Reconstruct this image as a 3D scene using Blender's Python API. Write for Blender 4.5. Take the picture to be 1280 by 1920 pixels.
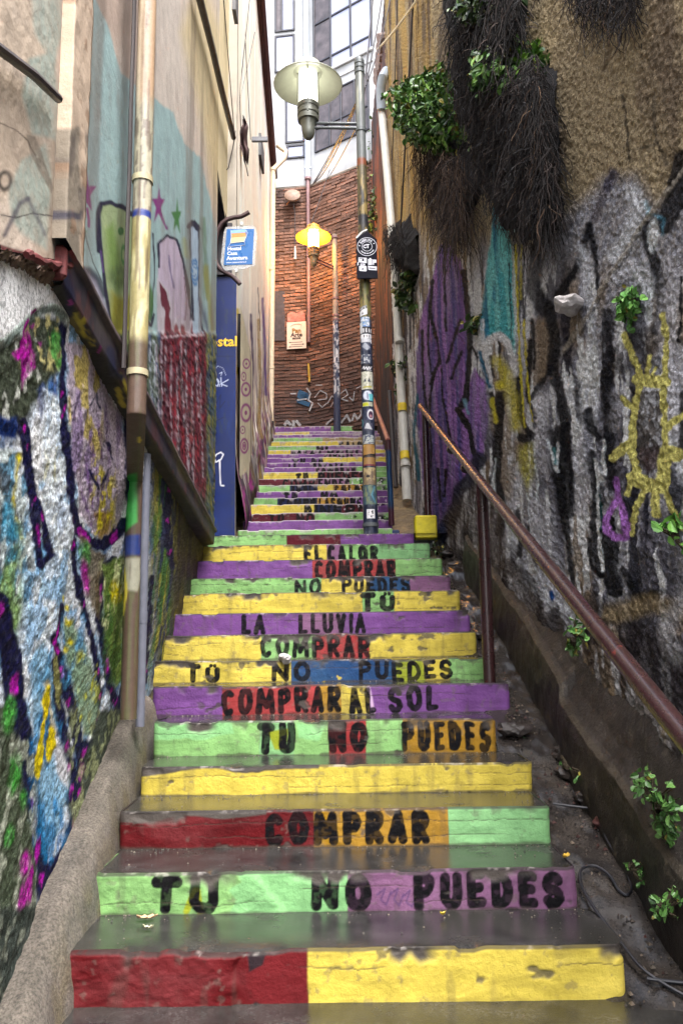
import bpy, math, random
import numpy as np
from mathutils import Vector, Matrix

for _o in list(bpy.data.objects):
    bpy.data.objects.remove(_o)
SC = bpy.context.scene
COL = SC.collection
R = math.radians

# ------------------------------------------------------------------ camera
F = 1550.0                      # focal length in pixels of the 1280 x 1920 frame
EYE = 1.12                      # eye above the foot of the first step
PITCH = math.atan((1205.0 - 960.0) / F)
ROLL = R(0.74)
FWD = np.array([0, math.cos(PITCH), math.sin(PITCH)])
UP0 = np.array([0, -math.sin(PITCH), math.cos(PITCH)])
RT0 = np.array([1.0, 0, 0])
RT = RT0 * math.cos(ROLL) - UP0 * math.sin(ROLL)
UP = UP0 * math.cos(ROLL) + RT0 * math.sin(ROLL)
cam_d = bpy.data.cameras.new('camera')
cam_d.sensor_fit = 'VERTICAL'
cam_d.sensor_height = 36.0
cam_d.lens = 36.0 * F / 1920.0
cam_d.clip_start = 0.05
cam_d.clip_end = 500
cam = bpy.data.objects.new('camera', cam_d)
COL.objects.link(cam)
cam.matrix_world = Matrix(((RT[0], UP[0], -FWD[0], 0), (RT[1], UP[1], -FWD[1], 0), (RT[2], UP[2], -FWD[2], EYE), (0, 0, 0, 1)))
SC.camera = cam

# ------------------------------------------------------------------ sky, sun, exposure
SUN_EL, SUN_AZ = R(60), R(160)          # azimuth clockwise from +Y (north)
w = bpy.data.worlds.new('World')
SC.world = w
w.use_nodes = True
nt = w.node_tree
sky = nt.nodes.new('ShaderNodeTexSky')
sky.sky_type = 'NISHITA'
sky.sun_disc = False
sky.sun_elevation = SUN_EL
sky.sun_rotation = SUN_AZ
sky.air_density = 1.0
sky.dust_density = 4.0
sky.ozone_density = 1.0
hs = nt.nodes.new('ShaderNodeHueSaturation')
hs.inputs['Saturation'].default_value = 0.48      # white overcast
nt.links.new(sky.outputs[0], hs.inputs['Color'])
bg = nt.nodes['Background']
nt.links.new(hs.outputs[0], bg.inputs[0])
bg.inputs[1].default_value = 0.15
sl = bpy.data.lights.new('sun', 'SUN')
sl.energy = 1.15
sl.angle = R(32)
sl.color = (1.0, 0.985, 0.97)
sun = bpy.data.objects.new('sun', sl)
COL.objects.link(sun)
sdir = Vector((math.sin(SUN_AZ) * math.cos(SUN_EL), math.cos(SUN_AZ) * math.cos(SUN_EL), math.sin(SUN_EL)))
sun.rotation_euler = sdir.to_track_quat('Z', 'Y').to_euler()
sun.location = (0, -4, 14)
SC.view_settings.view_transform = 'Standard'
SC.view_settings.look = 'None'
SC.view_settings.exposure = 2.5
SC.view_settings.gamma = 1.0
SC.render.engine = 'CYCLES'
SC.cycles.max_bounces = 6
SC.cycles.use_denoising = True

# ------------------------------------------------------------------ picture <-> place
def ray(px, py):
    d = FWD + (px - 640.0) / F * RT + (960.0 - py) / F * UP
    return d / d[1]

def at(px, py, Y):                      # the point at depth Y on the line of sight through a pixel
    r = ray(px, py)
    return Vector((r[0] * Y, Y, EYE + r[2] * Y))

def on_wall(px, py, W, off=0.0):        # the point where that line meets the wall x = a + b Y
    a, b = W
    r = ray(px, py)
    Y = (a + off) / (r[0] - b)
    return Vector((r[0] * Y, Y, EYE + r[2] * Y))

def proj(X, Y, Z):
    X = np.asarray(X, float); Y = np.asarray(Y, float); Z = np.asarray(Z, float) - EYE
    d = X * FWD[0] + Y * FWD[1] + Z * FWD[2]
    u = (X * RT[0] + Y * RT[1] + Z * RT[2]) / d
    v = (X * UP[0] + Y * UP[1] + Z * UP[2]) / d
    return 640 + F * u, 960 - F * v

WL = (-0.686, -0.061)      # upper wall, left house
LL = (-0.855, -0.060)      # its set-back base wall
W2 = (-0.764, -0.039)     # cream house beyond the blue doorway
WR = (1.39, -0.055)        # retaining wall on the right

def wx(W, Y):
    return W[0] + W[1] * Y

# ------------------------------------------------------------------ colour and noise
def srgb(r, g, b):
    def f(c):
        c /= 255.0
        return c / 12.92 if c <= 0.04045 else ((c + 0.055) / 1.055) ** 2.4
    return np.array([f(r), f(g), f(b)])

def _hash(i, j, k, seed):
    h = (i * 374761393 + j * 668265263 + k * 2147483647 + seed * 1274126177) & 0xFFFFFFFF
    h = ((h ^ (h >> 13)) * 1274126177) & 0xFFFFFFFF
    h = h ^ (h >> 16)
    return (h & 0xFFFFFF) / float(0xFFFFFF)

def noise2(x, y, seed=0):
    x = np.asarray(x, float); y = np.asarray(y, float)
    xi = np.floor(x).astype(np.int64); yi = np.floor(y).astype(np.int64)
    fx = x - xi; fy = y - yi
    fx = fx * fx * (3 - 2 * fx); fy = fy * fy * (3 - 2 * fy)
    a = _hash(xi, yi, 7, seed); b = _hash(xi + 1, yi, 7, seed)
    c = _hash(xi, yi + 1, 7, seed); d = _hash(xi + 1, yi + 1, 7, seed)
    return (a + (b - a) * fx) * (1 - fy) + (c + (d - c) * fx) * fy

def fbm(x, y, seed=0, oct=4, gain=0.5):
    t = 0.0; amp = 1.0; s = 0.0
    for o in range(oct):
        t = t + amp * noise2(x * 2 ** o + 13.7 * o, y * 2 ** o - 5.1 * o, seed + o * 17)
        s += amp; amp *= gain
    return t / s

def sstep(a, b, x):
    t = np.clip((x - a) / (b - a), 0, 1)
    return t * t * (3 - 2 * t)

# ------------------------------------------------------------------ a painter working on the points of a wall
class Paint:
    def __init__(self, U, V, base, sx=None, sz=None):
        self.U = U.ravel().copy(); self.V = V.ravel().copy()
        self.c = np.empty((self.U.size, 3)); self.c[:] = base
        self.sx = (U if sx is None else sx).ravel()
        self.sz = (V if sz is None else sz).ravel()
        self.nz = None
    def warp(self, amp, scale, seed=0):
        self.U = self.U + amp * (fbm(self.sx * scale, self.sz * scale, seed, 3) - 0.5) * 2
        self.V = self.V + amp * (fbm(self.sx * scale + 31, self.sz * scale + 17, seed + 5, 3) - 0.5) * 2
    def _put(self, idx, a, col):
        a = a[:, None]
        self.c[idx] = self.c[idx] * (1 - a) + np.asarray(col) * a
    def _cover(self, idx, a, patchy, seed):
        if patchy <= 0:
            return a
        n = fbm(self.sx[idx] * 46, self.sz[idx] * 46, seed + 3, 2)
        return a * np.clip(1 - patchy * sstep(0.42, 0.62, n), 0, 1)
    def stroke(self, pts, w, col, soft=1.5, alpha=1.0, patchy=0.0, seed=0, grow=None):
        pts = np.asarray(pts, float)
        m = max(w, (grow or 0)) / 2 + soft + 2
        idx = np.nonzero((self.U > pts[:, 0].min() - m) & (self.U < pts[:, 0].max() + m) & (self.V > pts[:, 1].min() - m) & (self.V < pts[:, 1].max() + m))[0]
        if idx.size == 0:
            return
        x = self.U[idx]; y = self.V[idx]
        best = np.full(idx.size, 1e9)
        n = len(pts) - 1
        for i in range(n):
            ax, ay = pts[i]; bx, by = pts[i + 1]
            dx, dy = bx - ax, by - ay
            L = dx * dx + dy * dy + 1e-9
            t = np.clip(((x - ax) * dx + (y - ay) * dy) / L, 0, 1)
            d = np.hypot(x - ax - t * dx, y - ay - t * dy)
            ww = w if grow is None else w + (grow - w) * (i + t) / n
            best = np.minimum(best, d - np.asarray(ww) / 2)
        a = alpha * (1 - sstep(-soft, soft, best))
        self._put(idx, self._cover(idx, a, patchy, seed), col)
    def fill(self, pts, col, soft=1.5, alpha=1.0, patchy=0.0, seed=0):
        pts = np.asarray(pts, float)
        m = soft + 2
        idx = np.nonzero((self.U > pts[:, 0].min() - m) & (self.U < pts[:, 0].max() + m) & (self.V > pts[:, 1].min() - m) & (self.V < pts[:, 1].max() + m))[0]
        if idx.size == 0:
            return
        x = self.U[idx]; y = self.V[idx]
        inside = np.zeros(idx.size, bool)
        best = np.full(idx.size, 1e9)
        n = len(pts)
        for i in range(n):
            ax, ay = pts[i]; bx, by = pts[(i + 1) % n]
            dx, dy = bx - ax, by - ay
            t = np.clip(((x - ax) * dx + (y - ay) * dy) / (dx * dx + dy * dy + 1e-9), 0, 1)
            best = np.minimum(best, np.hypot(x - ax - t * dx, y - ay - t * dy))
            c = ((ay > y) != (by > y)) & (x < dx * (y - ay) / (dy if dy else 1e-9) + ax)
            inside ^= c
        sd = np.where(inside, -best, best)
        a = alpha * (1 - sstep(-soft, soft, sd))
        self._put(idx, self._cover(idx, a, patchy, seed), col)
    def mask(self, pts, soft=3.0):
        k = self.c; self.c = np.zeros_like(k)
        self.fill(pts, np.ones(3), soft)
        m = self.c[:, 0].copy(); self.c = k
        return m
    def oval(self, cx, cy, rx, ry, col, rot=0.0, soft=0.15, alpha=1.0, patchy=0.0, seed=0, ring=None):
        m = max(rx, ry) * 1.5 + 3
        idx = np.nonzero((abs(self.U - cx) < m) & (abs(self.V - cy) < m))[0]
        if idx.size == 0:
            return
        x = self.U[idx] - cx; y = self.V[idx] - cy
        cr, sr = math.cos(rot), math.sin(rot)
        d = np.hypot((x * cr + y * sr) / rx, (-x * sr + y * cr) / ry)
        a = 1 - sstep(1 - soft, 1 + soft, d)
        if ring:
            a = a * sstep(1 - ring - soft, 1 - ring + soft, d)
        self._put(idx, self._cover(idx, alpha * a, patchy, seed), col)
    def blotch(self, col, scale, lo, hi, alpha=1.0, seed=0, mask=None, sy=1.0):
        n = fbm(self.sx * scale, self.sz * scale * sy, seed, 4)
        a = alpha * sstep(lo, hi, n)
        if mask is not None:
            a = a * mask
        self.c = self.c * (1 - a[:, None]) + np.asarray(col) * a[:, None]

def box_mask(P, x0, x1, y0, y1, s=15):
    return sstep(x0 - s, x0 + s, P.U) * (1 - sstep(x1 - s, x1 + s, P.U)) * sstep(y0 - s, y0 + s, P.V) * (1 - sstep(y1 - s, y1 + s, P.V))

# ------------------------------------------------------------------ materials
MATS = {}
def _new(name):
    m = bpy.data.materials.new(name)
    m.use_nodes = True
    return m, m.node_tree, m.node_tree.nodes['Principled BSDF']

def _noise(nt, scale, detail=4, rough=0.55, vec=None):
    n = nt.nodes.new('ShaderNodeTexNoise')
    n.inputs['Scale'].default_value = scale
    n.inputs['Detail'].default_value = detail
    n.inputs['Roughness'].default_value = rough
    if vec is not None:
        nt.links.new(vec, n.inputs['Vector'])
    return n

def _ramp(nt, fac, stops):
    r = nt.nodes.new('ShaderNodeValToRGB')
    e = r.color_ramp.elements
    while len(e) < len(stops):
        e.new(0.5)
    for k, (p, c) in enumerate(stops):
        e[k].position = p
        c = tuple(c) if hasattr(c, '__len__') else (c, c, c)
        e[k].color = (c[0], c[1], c[2], 1)
    nt.links.new(fac, r.inputs[0])
    return r

def _mix(nt, mode, fac, a, b):
    m = nt.nodes.new('ShaderNodeMix')
    m.data_type = 'RGBA'; m.blend_type = mode
    for sock, v in ((m.inputs[0], fac), (m.inputs[6], a), (m.inputs[7], b)):
        if isinstance(v, bpy.types.NodeSocket):
            nt.links.new(v, sock)
        elif isinstance(v, (int, float)):
            sock.default_value = v if sock == m.inputs[0] else (v, v, v, 1)
        else:
            sock.default_value = (v[0], v[1], v[2], 1)
    return m.outputs[2]

def mat(name, col=None, rough=0.6, metal=0.0, var=0.25, scale=18.0, bump=0.2, bscale=60.0, bdist=0.004, attr=False, rvar=0.15,
        spots=None, objrand=0.0, emit=None, estr=0.0, spec=None, coat=0.0, trans=0.0, grain=None, alpha=None, spots2=None):
    if name in MATS:
        return MATS[name]
    m, nt, p = _new(name)
    tc = nt.nodes.new('ShaderNodeTexCoord')
    vec = tc.outputs['Object']
    if attr:
        a = nt.nodes.new('ShaderNodeAttribute'); a.attribute_name = 'Col'
        base = a.outputs['Color']
    else:
        rgb = nt.nodes.new('ShaderNodeRGB'); rgb.outputs[0].default_value = (*col, 1)
        base = rgb.outputs[0]
    if objrand:
        oi = nt.nodes.new('ShaderNodeObjectInfo')
        rr = _ramp(nt, oi.outputs['Random'], [(0, 1 - objrand), (1, 1 + objrand)])
        base = _mix(nt, 'MULTIPLY', 1.0, base, rr.outputs[0])
    n1 = _noise(nt, scale, 6, 0.6, vec)
    r1 = _ramp(nt, n1.outputs['Fac'], [(0.28, 1 - var), (0.72, 1 + var * 0.6)])
    base = _mix(nt, 'MULTIPLY', 1.0, base, r1.outputs[0])
    if grain:
        g1 = _noise(nt, grain[0], 3, 0.6, vec)
        g2 = _ramp(nt, g1.outputs['Fac'], [(0.36, grain[1]), (0.60, grain[2])])
        base = _mix(nt, 'MULTIPLY', 1.0, base, g2.outputs[0])
    if spots:
        scol, sscale, lo, hi, amt = spots
        n3 = _noise(nt, sscale, 8, 0.65, vec)
        r3 = _ramp(nt, n3.outputs['Fac'], [(lo, 0.0), (hi, amt)])
        base = _mix(nt, 'MIX', r3.outputs[0], base, scol)
    if spots2:
        scol, sscale, lo, hi, amt = spots2
        gp = nt.nodes.new('ShaderNodeNewGeometry')
        n6 = _noise(nt, sscale, 8, 0.65, gp.outputs['Position'])
        r6 = _ramp(nt, n6.outputs['Fac'], [(lo, 0.0), (hi, amt)])
        base = _mix(nt, 'MIX', r6.outputs[0], base, scol)
    if alpha is not None:
        p.inputs['Alpha'].default_value = alpha
    nt.links.new(base, p.inputs['Base Color'])
    rr = nt.nodes.new('ShaderNodeMapRange')
    rr.inputs['To Min'].default_value = max(0.02, rough - rvar)
    rr.inputs['To Max'].default_value = min(1, rough + rvar)
    n4 = _noise(nt, scale * 0.6, 4, 0.6, vec)
    nt.links.new(n4.outputs['Fac'], rr.inputs['Value'])
    nt.links.new(rr.outputs[0], p.inputs['Roughness'])
    p.inputs['Metallic'].default_value = metal
    if spec is not None:
        p.inputs['Specular IOR Level'].default_value = spec
    if coat:
        p.inputs['Coat Weight'].default_value = coat
        p.inputs['Coat Roughness'].default_value = 0.12
    if trans:
        p.inputs['Transmission Weight'].default_value = trans
    if emit is not None:
        p.inputs['Emission Color'].default_value = (*emit, 1)
        p.inputs['Emission Strength'].default_value = estr
    if bump:
        n2 = _noise(nt, bscale, 8, 0.7, vec)
        b = nt.nodes.new('ShaderNodeBump')
        b.inputs['Strength'].default_value = bump
        b.inputs['Distance'].default_value = bdist
        nt.links.new(n2.outputs['Fac'], b.inputs['Height'])
        nt.links.new(b.outputs[0], p.inputs['Normal'])
    MATS[name] = m
    return m

# ------------------------------------------------------------------ objects
def tag(o, label=None, cat=None, group=None, kind=None):
    if label: o['label'] = label
    if cat: o['category'] = cat
    if group: o['group'] = group
    if kind: o['kind'] = kind
    return o

def empty(name, loc=(0, 0, 0), rz=0.0, parent=None):
    o = bpy.data.objects.new(name, None)
    o.empty_display_size = 0.1
    COL.objects.link(o)
    o.location = loc
    o.rotation_euler = (0, 0, rz)
    if parent: o.parent = parent
    return o

def thing(name, label, cat, loc=(0, 0, 0), rz=0.0, group=None):
    return tag(empty(name, loc, rz), label, cat, group)

def link(name, me, m, parent=None):
    o = bpy.data.objects.new(name, me)
    COL.objects.link(o)
    if m is not None and len(me.materials) == 0:
        me.materials.append(m)
    if parent is not None:
        o.parent = parent
        o.matrix_parent_inverse = Matrix.Translation(-Vector(parent.location)) if parent.rotation_euler.z == 0 else (Matrix.Translation(parent.location) @ Matrix.Rotation(parent.rotation_euler.z, 4, 'Z')).inverted()
    return o

def raw_mesh(name, verts, quads, cols=None, smooth=True):
    v = np.asarray(verts, np.float32); q = np.asarray(quads, np.int32)
    me = bpy.data.meshes.new(name)
    me.vertices.add(len(v)); me.vertices.foreach_set('co', v.ravel())
    k = q.shape[1]
    me.loops.add(q.size); me.loops.foreach_set('vertex_index', q.ravel())
    me.polygons.add(len(q))
    me.polygons.foreach_set('loop_start', np.arange(0, q.size, k, dtype=np.int32))
    me.polygons.foreach_set('loop_total', np.full(len(q), k, np.int32))
    me.polygons.foreach_set('use_smooth', np.full(len(q), smooth, bool))
    me.update(calc_edges=True)
    if cols is not None:
        ca = me.color_attributes.new('Col', 'FLOAT_COLOR', 'POINT')
        rgba = np.ones((len(v), 4), np.float32); rgba[:, :3] = np.clip(cols, 0, 1)
        ca.data.foreach_set('color', rgba.ravel())
    me.validate()
    return me

def grid_mesh(name, X, Y, Z, cols=None, smooth=True, flip=False):
    n, m = X.shape
    i = np.arange(n * m).reshape(n, m)
    q = np.stack([i[:-1, :-1], i[1:, :-1], i[1:, 1:], i[:-1, 1:]], -1).reshape(-1, 4)
    if flip: q = q[:, ::-1]
    return raw_mesh(name, np.stack([X, Y, Z], -1).reshape(-1, 3), q, cols, smooth)

class MB:                                # collects boxes, tubes, lathes; one mesh object when built
    def __init__(s):
        s.v = []; s.f = []; s.c = []
    def add(s, verts, faces, col=None):
        o = len(s.v)
        s.v += [tuple(p) for p in verts]
        s.f += [tuple(i + o for i in f) for f in faces]
        s.c += [col if col is not None else (0.5, 0.5, 0.5)] * len(verts)
        return s
    def box(s, x0, x1, y0, y1, z0, z1, bev=0.0, M=None):
        b = min(bev, (x1 - x0) / 2.2, (y1 - y0) / 2.2, (z1 - z0) / 2.2)
        if b <= 0:
            vs = [(x, y, z) for z in (z0, z1) for y in (y0, y1) for x in (x0, x1)]
            fs = [(0, 2, 3, 1), (4, 5, 7, 6), (0, 1, 5, 4), (2, 6, 7, 3), (0, 4, 6, 2), (1, 3, 7, 5)]
        else:
            ring = lambda e, z: [(x0 + e, y0 + b, z), (x0 + b, y0 + e, z), (x1 - b, y0 + e, z), (x1 - e, y0 + b, z), (x1 - e, y1 - b, z), (x1 - b, y1 - e, z), (x0 + b, y1 - e, z), (x0 + e, y1 - b, z)]
            vs = ring(b, z0) + ring(0, z0 + b) + ring(0, z1 - b) + ring(b, z1)
            fs = [tuple(range(7, -1, -1)), tuple(range(24, 32))]
            for k in range(3):
                for j in range(8):
                    fs.append((k * 8 + j, k * 8 + (j + 1) % 8, k * 8 + 8 + (j + 1) % 8, k * 8 + 8 + j))
        if M is not None:
            vs = [tuple(M @ Vector(p)) for p in vs]
        return s.add(vs, fs)
    def tube(s, pts, r, n=10, cap=True, col=None):
        pts = [Vector(p) for p in pts]
        rs = list(r) if hasattr(r, '__len__') else [r] * len(pts)
        vs = []; fs = []
        ref = None
        for i, p in enumerate(pts):
            d = (pts[min(i + 1, len(pts) - 1)] - pts[max(i - 1, 0)])
            if d.length < 1e-9: d = Vector((0, 0, 1))
            d.normalize()
            if ref is None:
                ref = Vector((1, 0, 0)) if abs(d.x) < 0.9 else Vector((0, 1, 0))
            a = (ref - d * ref.dot(d))
            if a.length < 1e-6: a = d.orthogonal()
            a.normalize(); ref = a
            b = d.cross(a)
            for k in range(n):
                t = 2 * math.pi * k / n
                vs.append(p + (a * math.cos(t) + b * math.sin(t)) * rs[i])
        for i in range(len(pts) - 1):
            for k in range(n):
                fs.append((i * n + k, i * n + (k + 1) % n, (i + 1) * n + (k + 1) % n, (i + 1) * n + k))
        if cap:
            fs.append(tuple(range(n - 1, -1, -1))); fs.append(tuple(range((len(pts) - 1) * n, len(pts) * n)))
        return s.add(vs, fs, col)
    def lathe(s, prof, c, n=24):
        vs = []; fs = []
        for r, z in prof:
            for k in range(n):
                t = 2 * math.pi * k / n
                vs.append((c[0] + r * math.cos(t), c[1] + r * math.sin(t), c[2] + z))
        for i in range(len(prof) - 1):
            for k in range(n):
                fs.append((i * n + k, i * n + (k + 1) % n, (i + 1) * n + (k + 1) % n, (i + 1) * n + k))
        return s.add(vs, fs)
    def prism(s, poly, h, M):            # polygon in local xy, thickness h along local z, placed by M
        n = len(poly)
        vs = [M @ Vector((x, y, 0)) for x, y in poly] + [M @ Vector((x, y, h)) for x, y in poly]
        fs = [tuple(range(n - 1, -1, -1)), tuple(range(n, 2 * n))]
        fs += [(k, (k + 1) % n, n + (k + 1) % n, n + k) for k in range(n)]
        return s.add(vs, fs)
    def build(s, name, m, parent=None, smooth=False, colors=False, angle=35):
        me = bpy.data.meshes.new(name)
        me.from_pydata(s.v, [], s.f)
        if colors:
            ca = me.color_attributes.new('Col', 'FLOAT_COLOR', 'POINT')
            rgba = np.ones((len(s.v), 4), np.float32); rgba[:, :3] = np.array(s.c)
            ca.data.foreach_set('color', rgba.ravel())
        me.update()
        if smooth:
            me.polygons.foreach_set('use_smooth', np.full(len(me.polygons), True))
            try:
                me.set_sharp_from_angle(angle=R(angle))
            except Exception:
                pass
        return link(name, me, m, parent)

def frame(o, xdir, ydir):                # a placement from an origin and two directions
    x = Vector(xdir).normalized(); y = Vector(ydir); y = (y - x * y.dot(x)).normalized(); z = x.cross(y)
    return Matrix(((x.x, y.x, z.x, o[0]), (x.y, y.y, z.y, o[1]), (x.z, y.z, z.z, o[2]), (0, 0, 0, 1)))

def text_mesh(name, s, size, M, m, parent, align='CENTER', extrude=0.0, width=None, bold=0.0):
    cu = bpy.data.curves.new(name, 'FONT')
    cu.body = s; cu.size = size; cu.align_x = align; cu.align_y = 'CENTER'; cu.extrude = extrude; cu.offset = bold; cu.resolution_u = 2
    o = bpy.data.objects.new(name, cu)
    COL.objects.link(o)
    dg = bpy.context.evaluated_depsgraph_get(); dg.update()
    me = bpy.data.meshes.new_from_object(o.evaluated_get(dg))
    bpy.data.objects.remove(o)
    me.transform(Matrix.Diagonal((width or 1, 1, 1, 1)))
    me.transform(M)
    me.materials.clear()
    return link(name, me, m, parent)

# ================================================================== the staircase
TOPS = [1775, 1630, 1515, 1432, 1348, 1282, 1235, 1187, 1146, 1108, 1080, 1047, 1019, 1000, 990.5, 973.4, 959.3, 943.4, 930.7, 918.7, 907, 895.3,
        883, 874, 865.5, 856, 849, 842, 834, 825.7, 818.7, 812.8, 807.7, 798]
NS = len(TOPS)
SY = [2.82 + 0.365 * i for i in range(14)] + [8.3 + 0.4 * i for i in range(20)]
SZ = [float(at(640, t, y).z) for t, y in zip(TOPS, SY)]
LPX = [108, 176, 222, 262, 287, 285, 268, 290, 311, 328, 345, 357, 366, 378, 446, 456, 463, 467, 470, 473, 476, 479, 482, 485, 488, 491, 494, 497, 499, 502, 505, 508, 510, 511]
RPX = [1172, 1082, 1032, 999, 930, 956, 912, 893, 881, 862, 844, 829, 806, 776, 735, 735, 733] + [731 - i for i in range(17)]
for i in (13,):
    RPX[i] = 776

def zn(Y):                              # height of the line through the step edges
    Y = np.asarray(Y, float)
    return np.where(Y < SY[0], SZ[0] - (SY[0] - Y) * 0.41, np.interp(Y, SY, SZ))

YEL = srgb(232, 208, 82); GRN = srgb(152, 206, 124); PUR = srgb(122, 74, 142); RED = srgb(156, 24, 34); MAU = srgb(138, 94, 130)
BLU = srgb(40, 84, 130); GOL = srgb(198, 148, 34); INK = srgb(6, 5, 8); DRED = srgb(96, 16, 34); LGR = srgb(160, 224, 150); CONC = srgb(112, 104, 98)
NAVY = srgb(18, 26, 58); TAN = srgb(186, 160, 112); LIL = srgb(150, 112, 160); YGR = srgb(178, 190, 50); PYE = srgb(240, 216, 120)
YEL, GRN, PUR, RED, MAU, BLU, GOL, DRED, LGR, CONC, TAN, LIL, YGR, PYE = [c * k for c, k in zip((YEL, GRN, PUR, RED, MAU, BLU, GOL, DRED, LGR, CONC, TAN, LIL, YGR, PYE), (.62, .58, .70, .26, .66, .56, .52, .60, .50, .55, .54, .54, .5, .54))]
RD2 = srgb(178, 58, 58) * .55
# colours of each riser from left to right: (to which pixel, colour); words: (from, to, text, line thickness)
SEG = [
 [(575, RED), (1300, YEL)],
 [(650, GRN), (1300, MAU)],
 [(588, RED), (840, GOL), (1300, LGR)],
 [(1300, YEL)],
 [(487, GRN), (550, LGR), (616, GRN), (686, RD2), (755, GRN), (1300, GOL)],
 [(417, PUR), (598, RD2), (640, GOL), (692, YEL), (1300, PUR)],
 [(545, YEL), (742, BLU), (842, YGR), (1300, GRN)],
 [(490, YEL), (592, GRN), (692, RD2), (1300, YEL)],
 [(560, PUR), (640, MAU), (1300, PUR)],
 [(679, YEL), (738, GRN), (1300, YEL)],
 [(553, GRN), (602, LGR), (690, YEL), (768, BLU), (1300, MAU)],
 [(585, PUR), (741, RD2), (1300, GRN)],
 [(570, YEL), (612, YEL), (640, MAU), (700, GRN), (1300, LGR)],
 [(537, GRN), (638, DRED), (1300, PUR)],
 [(1300, GRN)], [(1300, PUR)],
 [(590, DRED), (700, GRN), (718, INK), (1300, GRN)],
 [(590, YEL), (640, NAVY), (700, DRED), (1300, PUR)],
 [(520, GRN), (595, NAVY), (655, GOL), (1300, PUR)],
 [(1300, PUR)],
 [(543, GRN), (596, NAVY), (625, YEL), (690, GOL), (1300, GRN)],
 [(596, DRED), (655, MAU), (690, GRN), (1300, GRN)],
 [(595, YEL), (690, DRED), (1300, GRN)],
 [(590, PUR), (668, MAU), (1300, GRN)],
 [(584, PUR), (645, LIL), (1300, PUR)],
 [(604, PUR), (1300, YEL)],
 [(606, PUR), (1300, MAU)],
 [(545, YEL), (690, MAU), (1300, YEL)],
 [(592, GRN), (1300, LIL)],
 [(635, YEL), (1300, TAN)],
 [(605, GRN), (1300, TAN)],
 [(600, PUR), (1300, LIL)],
 [(580, PYE), (1300, LIL)],
 [(620, PUR), (1300, GRN)],
]
WORDS = {
 2: [(288, 408, 'TU', .27), (586, 694, 'NO', .28), (776, 1052, 'PUEDES', .25)],
 3: [(499, 802, 'COMPRAR', .25)],
 5: [(484, 552, 'TU', .25), (618, 686, 'NO', .22), (753, 918, 'PUEDES', .2)],
 6: [(417, 638, 'COMPRAR', .2), (654, 704, 'AL', .2), (728, 820, 'SOL', .2)],
 7: [(349, 411, 'TY', .23), (510, 580, 'NO', .22), (672, 846, 'PUEDES', .2)],
 8: [(489, 693, 'COMPRAR', .19)],
 9: [(453, 496, 'LA', .2), (560, 684, 'LLUVIA', .18)],
 10: [(676, 738, 'TY', .24)],
 11: [(553, 601, 'NO', .19), (641, 768, 'PUEDES', .2)],
 12: [(590, 741, 'COMPRAR', .19)],
 13: [(570, 604, 'EL', .22), (613, 708, 'CALOR', .22)],
 17: [(505, 532, 'TU', .2), (556, 588, 'NO', .2)],
 18: [(571, 592, 'DI', .28), (600, 690, 'NERO', .2)],
 19: [(524, 592, 'COMPR', .2), (597, 688, 'LASNUBES', .2)],
 20: [(531, 558, 'TU', .26), (602, 632, 'NO', .26)],
 21: [(546, 594, 'DIENES', .24), (627, 686, 'COLOR', .24)],
 22: [(530, 590, 'COMP', .16), (597, 656, 'ENDEC', .2)],
 23: [(554, 578, 'TU', .26), (597, 686, 'PUEDES', .2)],
 24: [(592, 666, 'COMPRAR', .24)],
 25: [(540, 556, 'LA', .3), (586, 644, 'PUEDES', .3)],
 26: [(549, 572, 'TU', .26), (584, 606, 'NO', .26)],
 27: [(608, 662, 'COMPRAR', .26)],
 28: [(547, 688, 'MIALEGRIA', .28)],
 29: [(593, 612, 'MI', .3)],
 30: [(636, 690, 'CALOR', .3)],
}
def _arc(cx, cy, rx, ry, a0, a1, n=12):
    return [(cx + rx * math.cos(R(a0 + (a1 - a0) * k / n)), cy + ry * math.sin(R(a0 + (a1 - a0) * k / n))) for k in range(n + 1)]
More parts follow.
